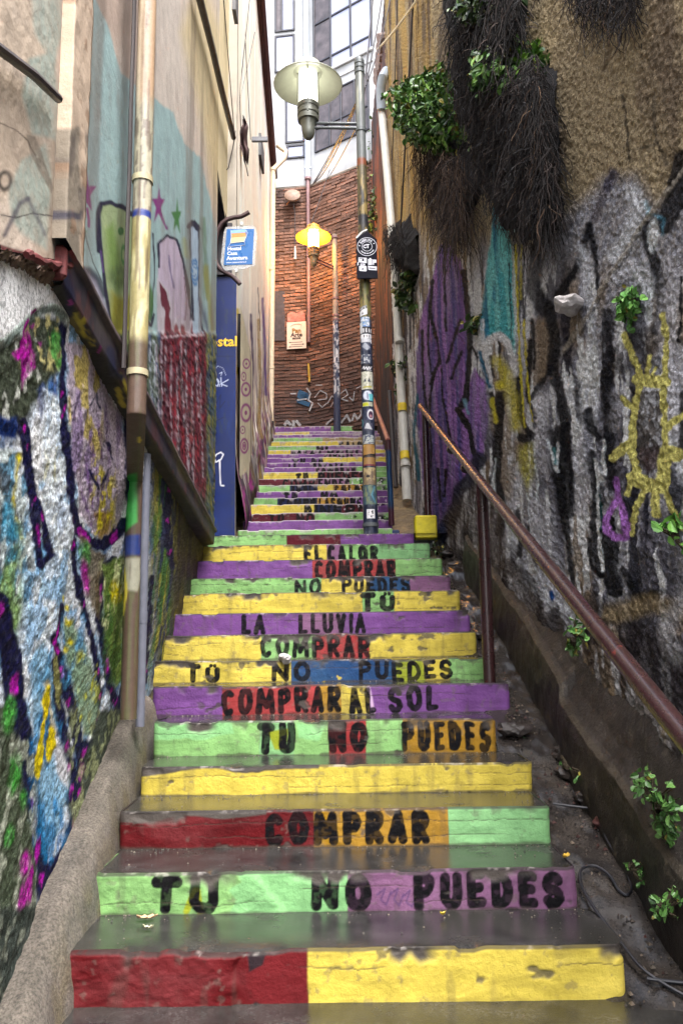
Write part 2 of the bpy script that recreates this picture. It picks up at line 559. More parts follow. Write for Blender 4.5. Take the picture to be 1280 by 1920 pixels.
GLYPH = {   # brush lines in a unit box, y upwards
 'T': [[(0, 1), (1, .98)], [(.5, 1), (.48, 0)]],
 'U': [[(.02, 1), (0, .35)] + _arc(.5, .33, .5, .33, 180, 360) + [(1, 1)]],
 'Y': [[(.02, .74), (0, .3)] + _arc(.5, .3, .5, .3, 180, 360) + [(1, .74)], [(.30, .98), (.31, 1.02)], [(.68, .98), (.69, 1.02)]],
 'N': [[(.02, 0), (0, 1), (.98, .03), (1, 1)]],
 'O': [_arc(.5, .5, .5, .5, 90, 450, 20)],
 'P': [[(.02, 0), (0, 1)], [(0, .98), (.6, 1)] + _arc(.6, .74, .4, .25, 90, -90, 8) + [(.02, .46)]],
 'R': [[(.02, 0), (0, 1)], [(0, .98), (.6, 1)] + _arc(.6, .76, .38, .23, 90, -90, 8) + [(.05, .5)], [(.35, .47), (1, 0)]],
 'E': [[(1, .98), (0, 1), (0, 0), (1, .03)], [(0, .52), (.8, .52)]],
 'D': [[(0, .02), (0, 1)] + _arc(.35, .5, .65, .5, 90, -90, 12) + [(0, .02)]],
 'S': [_arc(.5, .76, .48, .25, 25, 265, 12) + _arc(.5, .25, .48, .25, 90, -160, 12)],
 'C': [_arc(.52, .5, .52, .5, 50, 310, 18)],
 'M': [[(0, 0), (.08, 1), (.5, .25), (.92, 1), (1, 0)]],
 'A': [[(0, 0), (.5, 1), (1, 0)], [(.2, .33), (.82, .33)]],
 'L': [[(.05, 1), (.03, .02), (1, .04)]],
 'V': [[(0, 1), (.5, 0), (1, 1)]],
 'I': [[(.5, 1), (.5, 0)]],
 'B': [[(0, 0), (0, 1)], [(0, 1)] + _arc(.5, .76, .45, .24, 90, -90, 8) + [(0, .52)], [(0, .52)] + _arc(.5, .26, .5, .26, 90, -90, 8) + [(0, 0)]],
 'G': [_arc(.52, .5, .52, .5, 45, 320, 18) + [(1, .45), (.6, .45)]],
}
GW = {'I': .25, 'M': 1.25, 'N': 1.0, 'L': .8, 'E': .8, 'T': .95, 'O': 1.0}
def lettering(P, u0, u1, s, top, bot, wf, col, seed):
    rng = random.Random(seed)
    H = bot - top
    gap = 0.34
    tot = sum(GW.get(c, .9) for c in s) + gap * (len(s) - 1)
    k = (u1 - u0) / tot
    w = H * wf * 1.2
    x = u0
    for c in s:
        gw = GW.get(c, .9) * k
        dy = rng.uniform(-.03, .03) * H; dh = rng.uniform(-.04, .04)
        wl = min(w, gw * .54) if c != 'I' else w
        for line in GLYPH.get(c, GLYPH['I']):
            short = c == 'Y' and len(line) == 2
            pts = [(x + w * .35 + px * max(gw - w * .7, 1) + rng.uniform(-.015, .015) * H, bot + dy - w * .45 - py * (H - w * .9) * (1 + dh)) for px, py in line]
            P.stroke(pts, wl * (.62 if short else 1), col, soft=max(.5, H * .018), patchy=.10, seed=seed)
        x += gw + gap * k

M_RISER = mat('riser_paint', attr=True, rough=.55, var=.22, scale=11, bump=.6, bscale=85, bdist=.006, rvar=.15, spec=.14, spots=((.07, .055, .045), 34, .62, .76, .4), spots2=((.09, .075, .06), 7, .64, .78, .25))
def wet_concrete(name, dark, light, tint):
    m, nt, p = _new(name)
    tc = nt.nodes.new('ShaderNodeTexCoord'); vec = tc.outputs['Object']
    n1 = _noise(nt, 7, 8, .6, vec)
    c = _ramp(nt, n1.outputs['Fac'], [(.3, dark), (.7, light)])
    n2 = _noise(nt, 140, 6, .7, vec)
    c2 = _ramp(nt, n2.outputs['Fac'], [(.36, .45), (.62, 1.5)])
    base = _mix(nt, 'MULTIPLY', 1, c.outputs[0], c2.outputs[0])
    n5 = _noise(nt, 2.3, 4, .5, vec)
    c5 = _ramp(nt, n5.outputs['Fac'], [(.42, 0), (.62, .6)])
    base = _mix(nt, 'MIX', c5.outputs[0], base, tint)
    nt.links.new(base, p.inputs['Base Color'])
    n3 = _noise(nt, 5, 5, .6, vec)
    r = _ramp(nt, n3.outputs['Fac'], [(.42, .04), (.56, .12), (.70, .42)])
    nt.links.new(r.outputs[0], p.inputs['Roughness'])
    b = nt.nodes.new('ShaderNodeBump'); b.inputs['Strength'].default_value = .5; b.inputs['Distance'].default_value = .002
    n4 = _noise(nt, 90, 8, .7, vec)
    nt.links.new(n4.outputs['Fac'], b.inputs['Height']); nt.links.new(b.outputs[0], p.inputs['Normal'])
    return m
M_TREAD = wet_concrete('wet_concrete', (.012, .012, .0125), (.052, .049, .047), (.03, .029, .024))
M_RAMP = wet_concrete('wet_dark_concrete', (.008, .007, .008), (.048, .040, .034), (.022, .018, .015))

stair = tag(empty('staircase', (0, 2.8, 0)), 'long wet public staircase with painted and lettered risers', 'stairs', kind='structure')

def nose_z(i, x):
    n = fbm(x * 3.1 + i * 9.3, x * 0 + i, 40 + i, 3)
    c = sstep(.60, .74, fbm(x * 7 + i * 3.3, x * 0 + 2.2 * i, 90 + i, 3))
    return SZ[i] - .008 * n - .010 * c

STEPX = []
for i in range(NS):
    Y = SY[i]; t = TOPS[i]
    x0 = float(ray(LPX[i], t)[0] * Y); x1 = float(ray(RPX[i], t)[0] * Y)
    STEPX.append((x0, x1))
    zb = SZ[i - 1] - .02 if i else -.03
    h = SZ[i] - zb
    dx = .0042 if i < 7 else (.006 if i < 14 else .008)
    rr = .035 if i < 14 else .01
    Yn = SY[i + 1] if i + 1 < NS else SY[i] + .5
    if i == 13: Yn = 8.32
    # columns: left return, front, right return
    nb = 8
    nf = int((x1 - x0) / dx)
    xf = np.linspace(x0, x1, nf)
    e = np.minimum(xf - x0, x1 - xf)
    yf = np.where(e < rr, rr - np.sqrt(np.maximum(rr * rr - (rr - e) ** 2, 0)), 0.0)
    back = np.linspace(.30, rr, nb)
    cx = np.concatenate([np.full(nb, x0), xf, np.full(nb, x1)])
    cy = Y + np.concatenate([back, yf, back[::-1]])
    nrow = max(8, int(h / (dx * .95)))
    tt = np.linspace(0, 1, nrow)
    zt = nose_z(i, cx)
    er = .012
    CX, TT = np.meshgrid(cx, tt, indexing='ij')
    CY = np.repeat(cy[:, None], nrow, 1); ZT = np.repeat(zt[:, None], nrow, 1)
    Z = zb + (ZT - er - zb) * TT
    # plaster relief
    amp = .004 if i < 14 else .003
    D = amp * (fbm(CX * 9, Z * 9 + i * 7, 3 + i, 4) - .5) * 2 + .0025 * (fbm(CX * 40, Z * 40, 60 + i, 3) - .5)
    if i == 0:
        rough = (1 - sstep(-.36, -.34, CX + .03 * (noise2(Z * 20, Z * 0 + 3, 5) - .5)))
        D = D + rough * (.016 * (fbm(CX * 16, Z * 22, 77, 4) - .45) + .012)
    if i == 1:
        rough = 1 - sstep(-.30, -.26, CX + (Z - .23) * .8)
        D = D + rough * (.008 * (fbm(CX * 22, Z * 26, 79, 3) - .45) + .006)
    if i in (4, 6):
        D = D + .006 * (fbm(CX * 26, Z * 26, 81, 3) - .45) * (1 - sstep(.3, .55, TT)) * 0 
    nx = np.zeros(len(cx)); ny = -np.ones(len(cx))
    tx = np.gradient(cx); ty = np.gradient(cy); L = np.hypot(tx, ty) + 1e-9
    nx = ty / L; ny = -tx / L
    # chips along the upper edge: broken back to bare concrete
    chip = sstep(.56, .72, fbm(CX * 6 + 3.1 * i, CX * 0 + i * 1.7, 120 + i, 3)) * sstep(.72, .95, TT + .25 * (noise2(CX * 30, Z * 30, 9 + i) - .5))
    chip2 = sstep(.72, .78, fbm(CX * 10, Z * 14 + i * 5, 150 + i, 4)) * sstep(.25, .6, noise2(CX * 2.2, CX * 0 + i * 3, 160 + i))
    if i < 14:
        D = D - .010 * chip - .003 * chip2
    # long hairline cracks
    crack = np.zeros_like(CX)
    for k in range(2):
        zc = (.72 if k == 0 else .35) + .22 * (fbm(CX * 4 + k * 50, CX * 0 + i, 200 + i, 5) - .5) + .03 * (noise2(CX * 60, CX * 0, 210 + i) - .5)
        on = sstep(.52, .60, noise2(CX * 2.4 + k * 9, CX * 0 + i * 1.3, 220 + i))
        crack = np.maximum(crack, on * (1 - sstep(.004, .018, np.abs(TT - zc))))
    D = D - .0012 * crack
    X = CX + nx[:, None] * D; YY = CY + ny[:, None] * D
    # the rounded edge rolling back to the tread
    rows = [(X, YY, Z)]
    for a in (30, 60, 90):
        off = er * (1 - math.cos(R(a)))
        fade = 1 - a / 90.0
        rows.append((CX[:, -1:] + nx[:, None] * (D[:, -1:] * fade - off), CY[:, -1:] + ny[:, None] * (D[:, -1:] * fade - off), ZT[:, -1:] - er + er * math.sin(R(a))))
    X = np.concatenate([r[0] for r in rows], 1); YY = np.concatenate([r[1] for r in rows], 1); Z = np.concatenate([r[2] for r in rows], 1)
    # paint, in picture-sized units measured on the riser itself
    scale = F / Y
    U = 640 + (CX - float(ray(640, t)[0] * Y)) * (RPX[i] - LPX[i]) / (x1 - x0)
    V = (ZT - Z[:, :nrow]) * scale
    U = np.concatenate([U, np.repeat(U[:, -1:], 3, 1)], 1); V = np.concatenate([V, np.zeros((len(cx), 3))], 1)
    P = Paint(U, V, CONC, np.concatenate([CX, np.repeat(CX[:, -1:], 3, 1)], 1), Z)
    P.warp(2.2 if i < 7 else 1.2, 12, 300 + i)
    Hp = (h - .02) * scale
    last = -50
    for to, c in SEG[i]:
        P.fill([(last, -20), (to, -20), (to, Hp * 1.5), (last, Hp * 1.5)], c, soft=1.2)
        last = to
    # paint tones: patches brushed over, faded and dirty places
    P.blotch(P.c * 1.18 + .01, 2.2, .5, .62, .8, 310 + i)
    P.blotch(P.c * .82, 3.5, .52, .7, .7, 330 + i)
    P.c = P.c * .97 + .03 * P.c.mean(1, keepdims=True)
    P.blotch(P.c * 1.18 + .008, 5, .50, .64, .55, 340 + i, sy=7)          # brush marks along the riser
    P.blotch(P.c * .74, 6, .54, .68, .6, 345 + i, sy=6)
    P.blotch(srgb(70, 62, 56), 22, .62, .76, .30, 350 + i, sy=.18)       # runs of dirt
    P.blotch(srgb(96, 88, 80), 30, .68, .76, .4, 355 + i)               # scuffs
    if i == 1:
        P.fill([(440, -5), (650, -5), (650, 90), (420, 90), (445, 45), (430, 30), (455, 15)], LGR, soft=2)
        P.stroke([(352, 62), (366, 30), (372, 30), (378, 66)], 12, YGR)
        for k in range(3):
            P.stroke([(706 + 24 * k, 40), (720 + 24 * k, 30), (712 + 24 * k, 48), (722 + 24 * k, 56), (730 + 24 * k, 36)], 3, srgb(70, 50, 90), alpha=.7)
    if i == 0:
        P.fill([(462, -5), (576, -5), (580, 200), (445, 200), (480, 75), (462, 50)], RED * 1.25 + .006, soft=2)
        P.fill([(462, 0), (500, -4), (492, 20), (468, 30)], srgb(40, 30, 34), soft=2)
        P.fill([(440, 125), (480, 78), (488, 84), (500, 125)], srgb(60, 38, 40), soft=2)
    if i == 2:
        P.fill([(222, -10), (500, -10), (500, 8), (420, 14), (340, 8), (300, 16), (222, 20)], CONC * .8, soft=2)
        P.stroke([(600, 5), (618, 60), (640, 70)], 16, GOL)
    if i == 3:
        P.fill([(258, -10), (600, -10), (598, 6), (470, 9), (380, 4), (262, 18)], CONC * .7, soft=2)
    if i == 4:
        P.fill([(284, -10), (430, -10), (440, 24), (380, 30), (330, 28), (284, 34)], LGR * 1.15, soft=2)
        P.fill([(500, 18), (516, 50), (536, 50), (540, 14)], YGR, soft=2)
        P.fill([(556, 6), (612, 4), (600, 34), (560, 30)], LGR * 1.2, soft=3)
    if i == 5:
        P.stroke([(690, 2), (700, 50)], 6, srgb(190, 160, 190))
    if i == 6:
        P.blotch(srgb(30, 60, 100), 6, .45, .6, .9, 400, mask=box_mask(P, 560, 735, -5, 60, 3))
        P.blotch(YEL, 16, .70, .74, .9, 402, mask=box_mask(P, 575, 650, 5, 60, 3))
        P.fill([(790, -5), (840, -5), (840, 60), (800, 60)], YEL, soft=3)
    if i in (18, 17, 16, 20, 21):
        P.blotch(INK, 14, .52, .58, .85, 420 + i, mask=box_mask(P, 655, 740, -10, 30, 4))
        P.blotch(srgb(200, 190, 200), 26, .66, .7, .8, 425 + i, mask=box_mask(P, 640, 740, -10, 30, 4))
    for k, (u0, u1, s, wf) in enumerate(WORDS.get(i + 1, [])):
        if i < 14 and not (i == 4 and k == 0):
            pass
        lettering(P, u0, u1, s, Hp * .06, Hp * .97, wf, INK, 500 + 10 * i + k)
    CH = np.concatenate([np.maximum(chip, chip2 * .8), np.repeat(chip[:, -1:], 3, 1)], 1).ravel()
    CR = np.concatenate([crack, np.zeros((len(cx), 3))], 1).ravel()
    if i < 14:
        P._put(np.arange(CH.size), np.clip(CH, 0, 1), CONC * .75)
    P._put(np.arange(CR.size), CR * (.7 if i < 14 else .3), srgb(60, 50, 45))
    # worn bare edge above, darker strip along the foot
    en = fbm(P.sx * 20, P.sz * 0 + i, 520 + i, 4)
    edge = (1 - sstep(.4, 2.0 + 7.0 * sstep(.5, .72, en), P.V + 1.6 * (noise2(P.sx * 120, P.sz * 120, 525 + i) - .5)))
    fl = (sstep(.52, .72, fbm(P.sx * 34, P.sz * 60 + i, 530 + i, 4)) * sstep(.4, .65, noise2(P.sx * 5, P.sz * 0 + i, 533 + i)))[:, None]
    ec = (srgb(46, 42, 40) * (1 - fl) + srgb(128, 122, 118) * fl) if i < 14 else srgb(150, 142, 144)
    P._put(np.arange(edge.size), edge * .85, ec)
    foot = sstep(Hp * .93, Hp * 1.0, P.V + Hp * .06 * (fbm(P.sx * 14, P.sz * 0, 540 + i, 3) - .5)) * .7
    P._put(np.arange(foot.size), foot, srgb(62, 56, 50))
    # tread
    ny_ = max(6, int((Yn + .06 - Y) / (.02 if i < 14 else .05)))
    s = np.linspace(0, 1, ny_)
    TX = np.repeat(xf[:, None], ny_, 1)[::3]
    y_start = (Y + yf + er)[::3][:, None]
    TY = y_start + (Yn + .06 - y_start) * s[None, :]
    zedge = nose_z(i, xf)[::3][:, None]
    TZ = SZ[i] - .004 + (zedge - SZ[i] + .004) * np.exp(-(TY - y_start) / .03) - .003 * fbm(TX * 5, TY * 5, 600 + i, 3)
    tr = link('step', grid_mesh('step', TX, TY, TZ), M_TREAD, stair)
    me = grid_mesh('riser', X, YY, Z, P.c, flip=False)
    link('riser', me, M_RISER, tr)

# lower landing, middle landing, upper landing
def slab(name, x0, x1, y0, y1, z, m, seed, d=.05, parent=None, kind='structure', lum=.006):
    nx_, ny_ = max(2, int((x1 - x0) / d)), max(2, int((y1 - y0) / d))
    X, YY = np.meshgrid(np.linspace(x0, x1, nx_), np.linspace(y0, y1, ny_), indexing='ij')
    Z = z - lum * fbm(X * 4, YY * 4, seed, 4)
    o = link(name, grid_mesh(name, X, YY, Z), m, parent)
    if kind: o['kind'] = kind
    return o
slab('ground', -1.6, 1.7, -4.0, 2.84, 0.0, M_TREAD, 700, .04)
o = slab('landing', -1.75, 1.08, SY[13] + .02, 8.36, SZ[13] - .004, M_RAMP, 710, .02)
slab('upper_path', -3.0, 1.6, SY[-1] + .4, 19.0, SZ[-1] - .003, M_RAMP, 720, .05)

# sloping concrete beside the steps
def ramp(name, xa, xb, y0, y1, dz, m, seed, n=60, lump=.03, ny=None, lift=None):
    YY = np.linspace(y0, y1, ny or int((y1 - y0) / .02))
    S = np.linspace(0, 1, n)
    A = np.array([xa(y) for y in YY]); B = np.array([xb(y) for y in YY])
    X = A[:, None] + (B - A)[:, None] * S[None, :]
    YG = np.repeat(YY[:, None], n, 1)
    sm = np.array([float(np.mean(zn(np.linspace(y - .25, y + .25, 9)))) for y in YY])
    Z = sm[:, None] + dz(YG, S[None, :]) + lump * (fbm(X * 5, YG * 5, seed, 5) - .5) * 2
    o = link(name, grid_mesh(name, X, YG, Z, flip=True), m)
    o['kind'] = 'structure'
    return o
ramp('ramp', lambda y: .77, lambda y: wx(WR, y) + .06, 1.0, 7.7, lambda Y, s: -.165 + .07 * s, M_RAMP, 730, lump=.03)
M_DIRT = mat('dirt', col=(.16, .115, .065), rough=.8, var=.5, scale=22, bump=.6, bscale=40, bdist=.02, spots=((.30, .21, .10), 7, .5, .65, .7))
ramp('dirt_bank', lambda y: .40, lambda y: 1.0, 8.3, 16.2, lambda Y, s: -.12 + .04 * s, M_DIRT, 740, n=30, ny=160)
ramp('dirt_edge', lambda y: -1.55, lambda y: -.9, 8.32, 16.2, lambda Y, s: -.13 + 0 * s, M_DIRT, 741, n=14, ny=120)
ramp('ramp_edge', lambda y: -1.6, lambda y: float(np.interp(y, [4.2, 5.0, 7.6], [-1.0, -1.12, -1.22])), 4.35, 7.7, lambda Y, s: -.17 + .14 * (1 - s), M_RAMP, 742, n=40)

# ================================================================== walls
ICE = srgb(198, 206, 216); PBL = srgb(84, 136, 176); DBL = srgb(8, 11, 52); MAG = srgb(150, 34, 132); OLV = srgb(120, 128, 52); DGR = srgb(44, 62, 44)
LEAFG = srgb(70, 136, 66); BLK = srgb(9, 9, 16); WHT = srgb(222, 220, 220); BEI = srgb(216, 203, 190); MINT = srgb(162, 190, 190); LAV = srgb(176, 164, 182)
def ycols(y0, y1, n):
    q = np.linspace(1.0 / y0, 1.0 / y1, n)
    return 1.0 / q

def near_cols(y0, Yc, n=14):            # the wall runs on past the viewer's side
    return np.concatenate([np.linspace(y0, Yc[0], n, endpoint=False), Yc])

M_STUCCO = mat('painted_rough_stucco', attr=True, rough=.6, var=.2, scale=30, bump=.8, bscale=120, bdist=.014, rvar=.15, spec=.12, grain=(70, .52, 1.22))
M_PLASTER = mat('painted_plaster', attr=True, rough=.8, var=.2, scale=9, bump=.45, bscale=48, bdist=.008, spec=.25, spots=(tuple(srgb(110, 92, 80)), 30, .60, .76, .5), spots2=(tuple(srgb(130, 114, 104)), 2.2, .55, .72, .4))
M_PLASTER2 = mat('washed_plaster', attr=True, rough=.8, var=.14, scale=9, bump=.35, bscale=48, bdist=.008, spec=.25, spots=(tuple(srgb(150, 132, 118)), 30, .64, .78, .4))
M_STUCCO2 = mat('weathered_stucco', attr=True, rough=.7, var=.25, scale=26, bump=1.0, bscale=100, bdist=.03, rvar=.12, spec=.12, grain=(60, .62, 1.18))
M_MASS = mat('bare_render', col=(.36, .32, .27), rough=.85, var=.2, scale=3)

# ---- left house: upper plaster wall ---------------------------------------------------------
house = thing('plaster_house', 'grey and beige plastered house front with spray-painted graffiti, left of the stairs', 'building', (-1.6, 4.0, 0))

def upper_wall():
    n, m = 330, 760
    Yc = near_cols(-1.4, ycols(1.35, 7.2, n))
    t = np.linspace(0, 1, m)
    Y = np.repeat(Yc[:, None], m, 1)
    ztop = EYE + 1.0 * np.maximum(Yc, 1.35) + 1.4
    zlow = np.where(Yc < 2.30, np.interp(Yc, [1.35, on_wall(0, 468, WL).y, 2.30], [on_wall(0, 468, WL).z - .12, on_wall(0, 468, WL).z, 2.25]), np.interp(Yc, [2.30, 7.1], [2.27, 2.07]))
    Z = zlow[:, None] + (ztop - zlow)[:, None] * t[None, :]
    X = wx(WL, Y)
    U, V = proj(wx(WL, np.maximum(Y, 1.2)), np.maximum(Y, 1.2), Z)
    P = Paint(U, V, BEI, Y, Z)
    rough_dado = sstep(618, 632, V + 10 * (noise2(Y * 9, Z * 9, 5) - .5)) * sstep(205, 225, U)
    D = .004 * (fbm(Y * 1.3, Z * 1.3, 11, 4) - .5) * 2 + .0016 * fbm(Y * 30, Z * 30, 12, 3)
    st = fbm(Y * 34, Z * 34, 13, 3)
    D = D + rough_dado * (.016 * st)
    lf = 1 - sstep(96, 108, U)
    D = D + lf * (.004 * fbm(Y * 25, Z * 25, 15, 4))
    P.warp(3, 7, 21)
    P.blotch(srgb(190, 166, 150), 1.2, .45, .65, .8, 22)
    P.blotch(srgb(228, 206, 188), 2.5, .5, .7, .6, 23, sy=.35)
    # blue-grey coat
    P.fill([(128, -400), (170, -400), (179, 0), (203, 49), (228, 138), (260, 163), (325, 211), (345, 268), (374, 293), (390, 358), (404, 420), (420, 480), (430, 1100), (80, 1100), (100, 480), (138, 0)], MINT, soft=3)
    gm = box_mask(P, 130, 420, -400, 640, 6)
    P.blotch(srgb(150, 170, 172), 3, .45, .7, .55, 24, mask=gm * sstep(60, 140, P.V - (P.U - 180) * 1.7 + 60), sy=.3)
    # yellowish shading of the recess painted in, high up at the far end
    P.fill([(372, -60), (415, 60), (440, 260), (430, 420), (412, 430), (395, 330), (370, 200), (340, 60)], srgb(226, 204, 148), soft=14, alpha=.75)
    # leftmost bay: beige with pale green patches
    lm = box_mask(P, -400, 104, -400, 520, 5)
    P.c = P.c * (1 - lm[:, None]) + srgb(218, 198, 176) * lm[:, None]
    P.blotch(srgb(232, 214, 196), 3, .45, .6, .8, 26, mask=lm)
    for poly in ([(58, -10), (112, -10), (118, 60), (100, 120), (62, 60)], [(52, 110), (100, 95), (112, 200), (104, 262), (60, 250), (40, 180)], [(16, 350), (40, 300), (84, 270), (96, 330), (90, 470), (40, 440), (20, 410)]):
        P.fill(poly, srgb(184, 198, 186), soft=6, patchy=.25, alpha=.9)
    P.fill([(46, 250), (66, 254), (100, 352), (96, 362), (58, 292)], srgb(150, 138, 122), soft=2, alpha=.8)
    P.stroke([(-10, 228), (30, 245), (50, 262), (66, 290)], 2, srgb(90, 74, 62))
    P.stroke([(0, 402), (30, 408), (60, 400), (100, 405)], 2, srgb(60, 54, 60))
    P.oval(8, 338, 14, 20, BLK, soft=.25, ring=.45, alpha=.85)
    P.stroke([(8, 440), (22, 410), (38, 380), (52, 372)], 9, srgb(80, 78, 100), soft=4, alpha=.7)
    P.stroke([(52, 372), (66, 400), (84, 440)], 7, srgb(80, 78, 100), soft=4, alpha=.6)
    P.fill([(-10, 455), (60, 478), (130, 500), (130, 520), (-10, 520)], srgb(120, 60, 62), soft=3)
    # stars
    def star(cx, cy, r, col, sx=.42, rot=0):
        pts = []
        for k in range(10):
            rr = r if k % 2 == 0 else r * .4
            a = R(90 + rot + 36 * k)
            pts.append((cx + sx * rr * math.cos(a), cy - rr * math.sin(a)))
        P.fill(pts, col, soft=1.5)
    star(163, 362, 40, srgb(140, 46, 128)); star(149, 443, 34, LEAFG * .8); star(298, 385, 40, srgb(130, 44, 122), .3); star(331, 408, 36, LEAFG * .8, .28)
    P.stroke([(165, 390), (168, 412), (167, 424)], 5, srgb(140, 46, 128))
    P.stroke([(303, 400), (308, 418), (312, 430)], 3, srgb(130, 44, 122))
    # crack
    P.stroke([(142, 250), (150, 320), (154, 400), (162, 450), (172, 490), (190, 530)], 1.6, srgb(50, 46, 50))
    # graffiti letters: green piece
    P.fill([(186, 384), (206, 380), (230, 388), (252, 402), (252, 640), (205, 640), (198, 560), (192, 470)], srgb(160, 178, 132), soft=2)
    P.fill([(196, 430), (214, 416), (226, 470), (232, 530), (220, 560), (204, 520)], srgb(112, 146, 62), soft=10, alpha=.85)
    P.fill([(206, 545), (228, 560), (248, 550), (250, 620), (214, 640), (204, 600)], srgb(150, 148, 50), soft=8)
    P.oval(224, 520, 22, 22, srgb(70, 90, 58), soft=.5, alpha=.7, patchy=.4)
    P.oval(232, 478, 5, 20, LEAFG * .8, ring=.5); P.oval(227, 434, 5, 8, LEAFG * .7)
    P.stroke([(184, 470), (184, 400), (188, 382), (206, 379), (226, 386), (252, 404)], 9, DBL, soft=2)
    P.stroke([(184, 420), (190, 480), (196, 540), (202, 590), (214, 640)], 7, DBL, soft=1.5)
    P.stroke([(188, 470), (193, 510)], 3, srgb(90, 60, 130))
    # grey tongue at the ledge
    P.fill([(142, 520), (158, 502), (178, 520), (194, 560), (212, 640), (180, 640), (150, 570)], srgb(160, 158, 176), soft=3)
    P.stroke([(140, 525), (152, 506), (166, 506), (182, 524), (194, 552)], 12, DBL, soft=5, alpha=.85)
    # lilac piece beyond the pipe
    P.fill([(298, 452), (314, 444), (332, 450), (346, 500), (356, 560), (360, 640), (296, 640)], srgb(196, 180, 200), soft=2)
    P.stroke([(299, 500), (299, 456), (314, 442), (332, 450), (344, 490), (354, 545), (358, 600)], 5, DBL, soft=1)
    P.stroke([(288, 440), (291, 500), (288, 560), (284, 600)], 3, DBL, soft=1)
    P.oval(280, 570, 8, 34, LEAFG * .75, soft=.3)
    P.stroke([(276, 600), (284, 612), (290, 590)], 5, DBL)
    P.fill([(296, 520), (316, 545), (324, 580), (318, 640), (298, 640)], srgb(196, 188, 196), soft=1.5)
    P.fill([(299, 526), (312, 548), (321, 580), (316, 612), (310, 590), (303, 572)], srgb(104, 22, 48), soft=1.2)
    P.fill([(306, 640), (308, 588), (313, 580), (320, 600), (324, 640)], srgb(112, 24, 46), soft=1.2)
    for cx in (331, 343, 361):
        P.oval(cx, 618, 7, 22, srgb(200, 190, 200), soft=.2); P.oval(cx, 622, 4, 16, srgb(130, 50, 62), soft=.25)
    P.stroke([(318, 480), (320, 510), (326, 540)], 3, srgb(90, 76, 130), alpha=.8)
    P.stroke([(346, 520), (350, 560), (347, 600)], 2, srgb(120, 60, 90))
    # blue board
    P.fill([(356, 420), (372, 424), (374, 560), (384, 640), (362, 640)], srgb(176, 196, 214), soft=1.5)
    P.stroke([(356, 424), (364, 418), (372, 428)], 11, DBL, soft=1.5)
    P.stroke([(356, 424), (358, 500), (362, 600)], 3.5, DBL); P.stroke([(373, 430), (373, 560), (380, 620)], 2.5, DBL)
    for rr in (4, 7, 10):
        P.oval(365, 510, rr * .6, rr * 2.6, srgb(80, 130, 180), ring=.25, soft=.1)
    P.stroke([(382, 410), (384, 480), (388, 560)], 6, srgb(80, 120, 60), soft=4, alpha=.7)
    P.stroke([(386, 500), (392, 560), (398, 620)], 9, srgb(150, 146, 60), soft=5, alpha=.8)
    P.stroke([(374, 560), (384, 600), (394, 640)], 7, srgb(60, 56, 96), soft=4, alpha=.7)
    P.stroke([(346, 450), (350, 480)], 8, srgb(170, 174, 90), soft=5, alpha=.6)
    # rough dado below
    dm = rough_dado.ravel()
    P._put(np.arange(dm.size), dm * .95, srgb(70, 84, 60))
    P.blotch(srgb(150, 165, 90), 20, .5, .62, .8, 31, mask=dm * (1 - sstep(246, 262, P.U)))
    P.blotch(DBL, 9, .55, .68, .8, 32, mask=dm)
    rm = dm * sstep(292, 302, P.U) * (1 - sstep(380, 388, P.U)) * (1 - sstep(900, 960, P.V))
    P._put(np.arange(rm.size), rm, srgb(92, 14, 40))
    P.blotch(srgb(150, 28, 48), 16, .5, .66, .9, 33, mask=rm)
    P.blotch(srgb(30, 12, 34), 12, .55, .7, .8, 34, mask=rm)
    bm = dm * sstep(262, 272, P.U) * (1 - sstep(294, 302, P.U))
    P.blotch(srgb(60, 76, 110), 10, .35, .6, .9, 35, mask=bm)
    for k, (u, a, b) in enumerate([(306, 640, 760), (318, 650, 900), (329, 690, 920), (338, 640, 800), (346, 640, 900), (357, 700, 930), (366, 640, 780), (374, 700, 900), (298, 640, 860), (290, 640, 780)]):
        P.stroke([(u, a), (u + 1.5, (a + b) / 2), (u + 5, b)], 2.6, srgb(190, 176, 186), soft=2, patchy=.9, seed=50 + k)
    for k, u in enumerate((278, 286)):
        P.stroke([(u, 640), (u + 3, 760)], 4, srgb(190, 200, 210), soft=2.5, patchy=.8, seed=70 + k)
    ym = dm * sstep(384, 388, P.U)
    P.blotch(srgb(140, 134, 60), 14, .45, .6, .9, 36, mask=ym); P.blotch(srgb(50, 80, 120), 11, .5, .6, .8, 37, mask=ym)
    P.stroke([(302, 634), (330, 630), (380, 628)], 4, srgb(190, 170, 176), soft=2, patchy=.6)
    # rain streaks of dirt
    P.blotch(srgb(120, 104, 92), 3.2, .58, .75, .55, 38, mask=(1 - dm), sy=.08)
    link('wall', grid_mesh('wall', X + D, Y, Z, P.c * .72, flip=False), M_PLASTER, house)
upper_wall()

